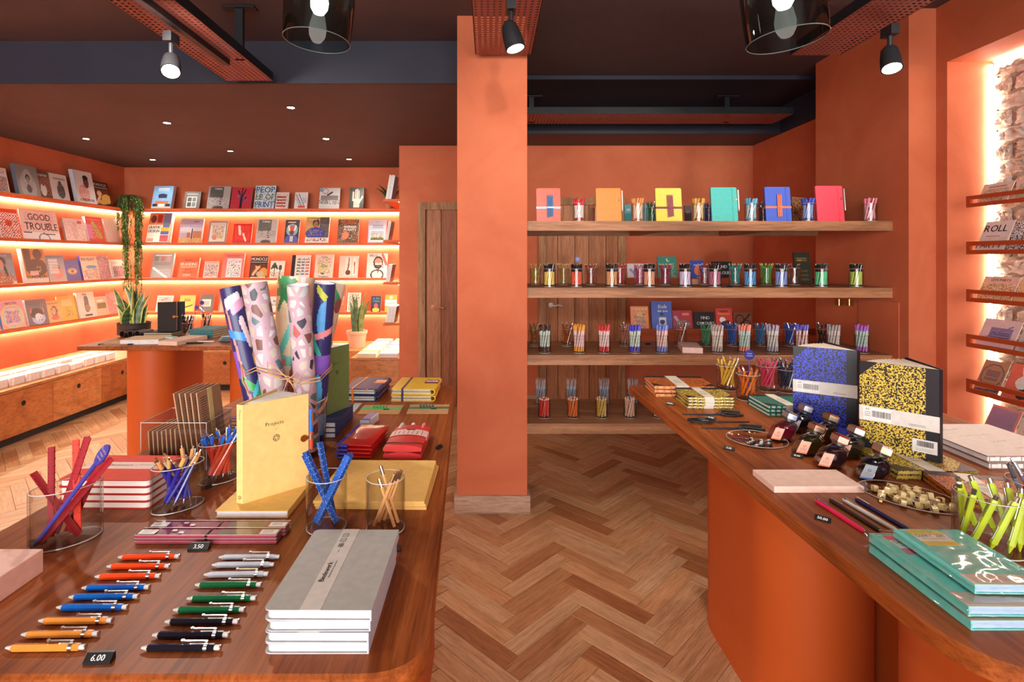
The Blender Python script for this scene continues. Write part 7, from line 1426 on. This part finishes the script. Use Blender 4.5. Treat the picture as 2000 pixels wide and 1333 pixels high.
for k in range(64):
    a = g.uniform(0, 2 * pi); r0 = .04 + .03 * g.random(); side = k % 2; cxp = (.105 if side else .245) ; outx = cxp + g.gauss(0, .022); outy = -.15 + g.gauss(0, .014); Ld = g.choice((.5, .7, .9, 1.0)) * g.uniform(.75, 1.02) if k < 46 else g.uniform(.05, .3)
    if k >= 46: outx = .15 + .15 * math.cos(a); outy = -.12 - abs(.09 * math.sin(a))
    pts = [(.02 * math.cos(a), .02 * math.sin(a), .12), (outx * .5, outy * .55, .165), (outx * .9, outy * .95, .12), (outx, outy - .01, .02)]
    zz = .02
    while zz > -Ld: zz -= .07; pts.append((outx + g.gauss(0, .006), outy - .012 + g.gauss(0, .005), zz))
    strand(pts, int(26 + Ld * 110))
stuff(m.build('trailing_stems', t))
# small leafy plant at the right end of the top back shelf
xs, ys = X(749, 6.1), 6.1; t = thing('potted_plant', 'small dark-leaved plant in a clay pot at the right end of the top shelf', 'plant', (X(751, 6.42), 6.42, SZ[0])); t.location.x = -1.20
m = MB(); m.lathe([(0, 0), (.035, 0), (.048, .10), (.043, .10), (.042, .09), (0, .09)], 20, 'b07858', 'p'); m.build('clay_pot', t)
for k in range(9):
    a = k * .75 + 2.2; v, f, c = leaf_blade(.16 + .03 * (k % 3), .05, .14 + .03 * (k % 2), .3, '2c4426', '243a20', '3a5430'); m = MB(); m.add(v, f, c, 's'); m.build('leaf', t, (0, 0, .09), (0, 0, a))
# ================================================================ alcove table
x0, y0 = P(280, 659); z = TZ
for k in (2, 1, 0): flat_book('notebook', N3[k] + ' black notebook in the flat stack under the standing dark one', 'notebook', -2.315, y0 + .085, z, .20, .165, .0095, '26201f', 'd8c0a0', rad=.003, spine='+y', group='black notebooks on the alcove table'); z += .0099
t, f, e, b, g_ = open_book('dark brown notebook standing open with a gold clasp on the alcove table', 'notebook', (-2.354, y0 + .07), (-2.231, y0 + .085), (-2.356, y0 + .082), (-2.205, y0 + .15), z, .208, '1c1512', page='d8c4a4', mat='p', group='dark notebooks on the alcove table')
m = MB(); m.lathe([(0, 0), (.010, 0), (.010, .003), (0, .003)], 16, 'd8a868', 'm', Mx((e.x - .012, e.y - .006, .105), (pi / 2, 0, 0))); m.box(e.x - .012, e.x + .018, e.y - .006, e.y - .003, .100, .110, 'c89c60', 'm'); m.build('gold_clasp', t)
x, y = P(360, 656); x += .006; cup('clear cup of black pens on the alcove table', x, y + .03, TZ, .040, .088, 'cups on the alcove table', n=24); pens('ballpoint', 'glossy black pen in the cup on the alcove table', 'black pens on the alcove table', x, y + .03, TZ, .040, .088, 11, [('1c1818', '1c1818')], tw=1.0, rad=.006, name='click_pen')
paddle('small navy paddle sign leaning out of the black pen cup', x + .018, y + .04, TZ + .008, .195, .014, .22)
x, y = X(403, 4.08), 4.08; cup('clear cup of black and silver pens at the back of the alcove table', x, y, TZ, .036, .085, 'cups on the alcove table', n=24); pens('ballpoint', 'black and silver pen in the rear cup on the alcove table', 'black and silver pens', x, y, TZ, .036, .085, 7, [('2c2828', 'b8b4b0'), ('b0aca8', '2c2828')], tw=1.4, rad=.006, name='click_pen', scale=.9)
paddle('round navy paddle sign in the cup of black and silver pens', x - .012, y, TZ + .008, .205, .016, -.1)
x0, y0 = P(370, 661); x1, _ = P(417, 661); z = TZ
for k in (3, 2, 1, 0): flat_book('notebook', STK[k] + ' teal clothbound notebook in the stack on the alcove table', 'notebook', (x0 + x1) / 2, y0 + .105 + .004 * (k % 2), z, x1 - x0, .21, .0148, '35686c', 'e0cca8', rz=-.05, rad=.001, spine='-y', group='teal notebooks on the alcove table'); z += .0152
for k in range(3):
    t = thing('soft_pouch', ['lowest', 'middle', 'topmost'][k] + ' grey-blue soft pouch in the heap on the alcove table', 'pouch', (X(446, 3.5) + .012 * k, 3.60 - .01 * k, TZ + .0145 * k), (0, 0, .5 + .12 * k), 'grey-blue pouches'); m = MB(); m.lathe([(0, 0), (.9, .02), (1, .35), (.97, .65), (.8, .9), (0, 1)], 28, ['6c7c84', '7c8c94', '8898a0'][k], 's', Matrix.Diagonal((1, 1, .014, 1)), sx=.105, sy=.048); m.build('leather_body', t); m = MB(); m.box(-.09, .09, -.002, .002, .0135, .0152, '48545c', 's'); m.build('zip', t)
for k, (px, c) in enumerate(((229, '2c2220'), (245, '2c2220'), (259, '33261f'))):
    xx, yy = P(px, 660); t = thing('pen_roll', ['left', 'middle', 'right'][k] + ' of three dark leather pen tubes in front of the snake plant', 'case', (xx + .02, yy + .02, TZ), (0, 0, -.22), 'dark leather pen tubes'); m = MB(); m.lathe([(.0225, 0), (.0225, .12), (.0195, .12), (.0195, .002), (0, .002)], 20, c, 's', Mx((0, .12, .0226), (pi / 2, 0, 0))); m.build('tube', t); m = MB(); m.tube([(.0215 * math.cos(q), .0, .0226 + .0215 * math.sin(q)) for q in np.linspace(0, 2 * pi, 21)[:-1]], .0014, 4, '5a4030', 's', closed=True); m.build('stitched_rim', t)
xx, yy = P(262, 674); flat_book('book', 'thick white book with a kraft cover on the alcove table edge', 'book', X(268, 3.42), 3.515, TZ, .235, .19, .030, 'd8b890', 'dcd4d0', rz=.12, rad=.002, spine='+y', side='dcd4d0')
block('memo_pad', 'pad', 'pale pink box with a mint eraser on top on the alcove table edge', X(316, 3.4), X(358, 3.4), 3.385, 3.66, TZ, .026, 'e0b8a4', rz=-.18)
block('eraser', 'eraser', 'mint eraser on the pink box on the alcove table', X(340, 3.55) - .03, X(340, 3.55) + .03, 3.50, 3.54, TZ + .026, .010, 'b0c8c0', rz=-.3, mat='s')
for k in range(3): block('kraft_wallet', 'card', ['lowest', 'middle', 'topmost'][k] + ' tan card wallet fanned at the left end of the alcove table', X(206, 3.45) + .04 * k, X(206, 3.45) + .17 + .04 * k, 3.40 + .03 * k, 3.50 + .03 * k, TZ + .006 * k, .0055, ['a87c58', 'bc9068', 'c89c74'][k], 'tan card wallets', rz=.15 + .1 * k)
for k in range(2):
    xx, yy = P(364 + k * 20, 672 - k * 2); tag(MB().cyl((0, 0, .0052), (.10, .015, .0052), .005, n=8, col=['26201f', 'd8ccc0'][k], mat='g').build('click_pen', None, (xx, yy + .012 * k, TZ)), ['black', 'white'][k] + ' pen lying at the front of the alcove table', 'pen')
x, y = P(195, 675); tagblock(x, y + .01, TZ, 'black price block at the left end of the alcove table', '', .2, .9)
x, y = P(255, 674); tagblock(x, y - .005 + .0, TZ, 'black price block before the white book on the alcove table', '', .2, .8)
# ================================================================ packs on the benches
def pack(label, x, y, w, d, h, group, cols=('e6d8d2',), top=None, rz=0, n=4):
    t = thing('card_pack', label, 'pack', (x, y, BZ), (0, 0, rz), group); m = MB(); hh = h / n
    for k in range(n): m.box(-w / 2, w / 2, -d / 2, d / 2, k * hh + .0006, (k + 1) * hh - .0006, cols[k % len(cols)], 'p'); m.box(-w / 2 + .002, w / 2 - .002, -d / 2 + .002, d / 2 - .002, k * hh, (k + 1) * hh, 'f0e8e4', 'p')
    m.build('cards', t)
    m = MB(); m.box(-w / 2 - .001, w / 2 + .001, -d * .38, -d * .22, 0, h + .001, 'f4efec', 's'); m.build('paper_band', t)
    if top: m = MB(); m.box(-w / 2 + .001, w / 2 - .001, -d * .2, d / 2 - .001, h, h + .0012, top, 's'); m.build('top_card', t)
ORDN = ['first', 'second', 'third', 'fourth', 'fifth', 'sixth', 'seventh', 'eighth', 'ninth', 'tenth']
for k, (a, b_) in enumerate(((-14, 14), (17, 47), (50, 77), (78, 106), (108, 134), (137, 160), (162, 182), (183, 204), (206, 224))):
    ya_, yb_ = 3.80 * F / (CX - a), 3.80 * F / (CX - b_); pack(ORDN[k] + ' white card pack from the left in the front row on the left bench', -3.85, (ya_ + yb_) / 2, .115, (yb_ - ya_) - .008, .062 if k not in (5,) else .045, 'white card packs, front row of the left bench', rz=.04 * ((k % 3) - 1) * .5)
    pack(ORDN[k] + ' white card pack from the left in the rear row on the left bench', -4.00, (ya_ + yb_) / 2 + .03, .115, (yb_ - ya_) - .008, .066, 'white card packs, rear row of the left bench', rz=.02)
PC = [['e4c878', 'a8a098'], ['e8d8b8', 'e8dc9c'], ['ecd4c0', '7c68b4'], ['c8a8c4', 'e8c8b0'], ['dcb0a8', 'ecd890']]
for r in range(5):
    for c in range(2): pack('pale %s card pack, %s row from the front on the short bench, %s' % ({'e4c878': 'yellow', 'a8a098': 'grey', 'e8d8b8': 'cream', 'e8dc9c': 'lemon', 'ecd4c0': 'peach', '7c68b4': 'violet', 'c8a8c4': 'lilac', 'e8c8b0': 'apricot', 'dcb0a8': 'rose', 'ecd890': 'straw'}[PC[r][c]], ORDN[r], ['left', 'right'][c]), -1.245 + .225 * c, 5.53 + r * .215, .19, .17, .045, 'card packs on the short bench', (PC[r][c], 'ece4de'), PC[r][c], n=5)
for k, px in enumerate((352, 378, 403, 430, 640, 665)):
    pack(ORDN[k] + ' flat white card pack from the left on the back bench', X(px + 10, 6.0), 5.98 + .16 * (k > 3), .15, .12, .03, 'white card packs on the back bench')
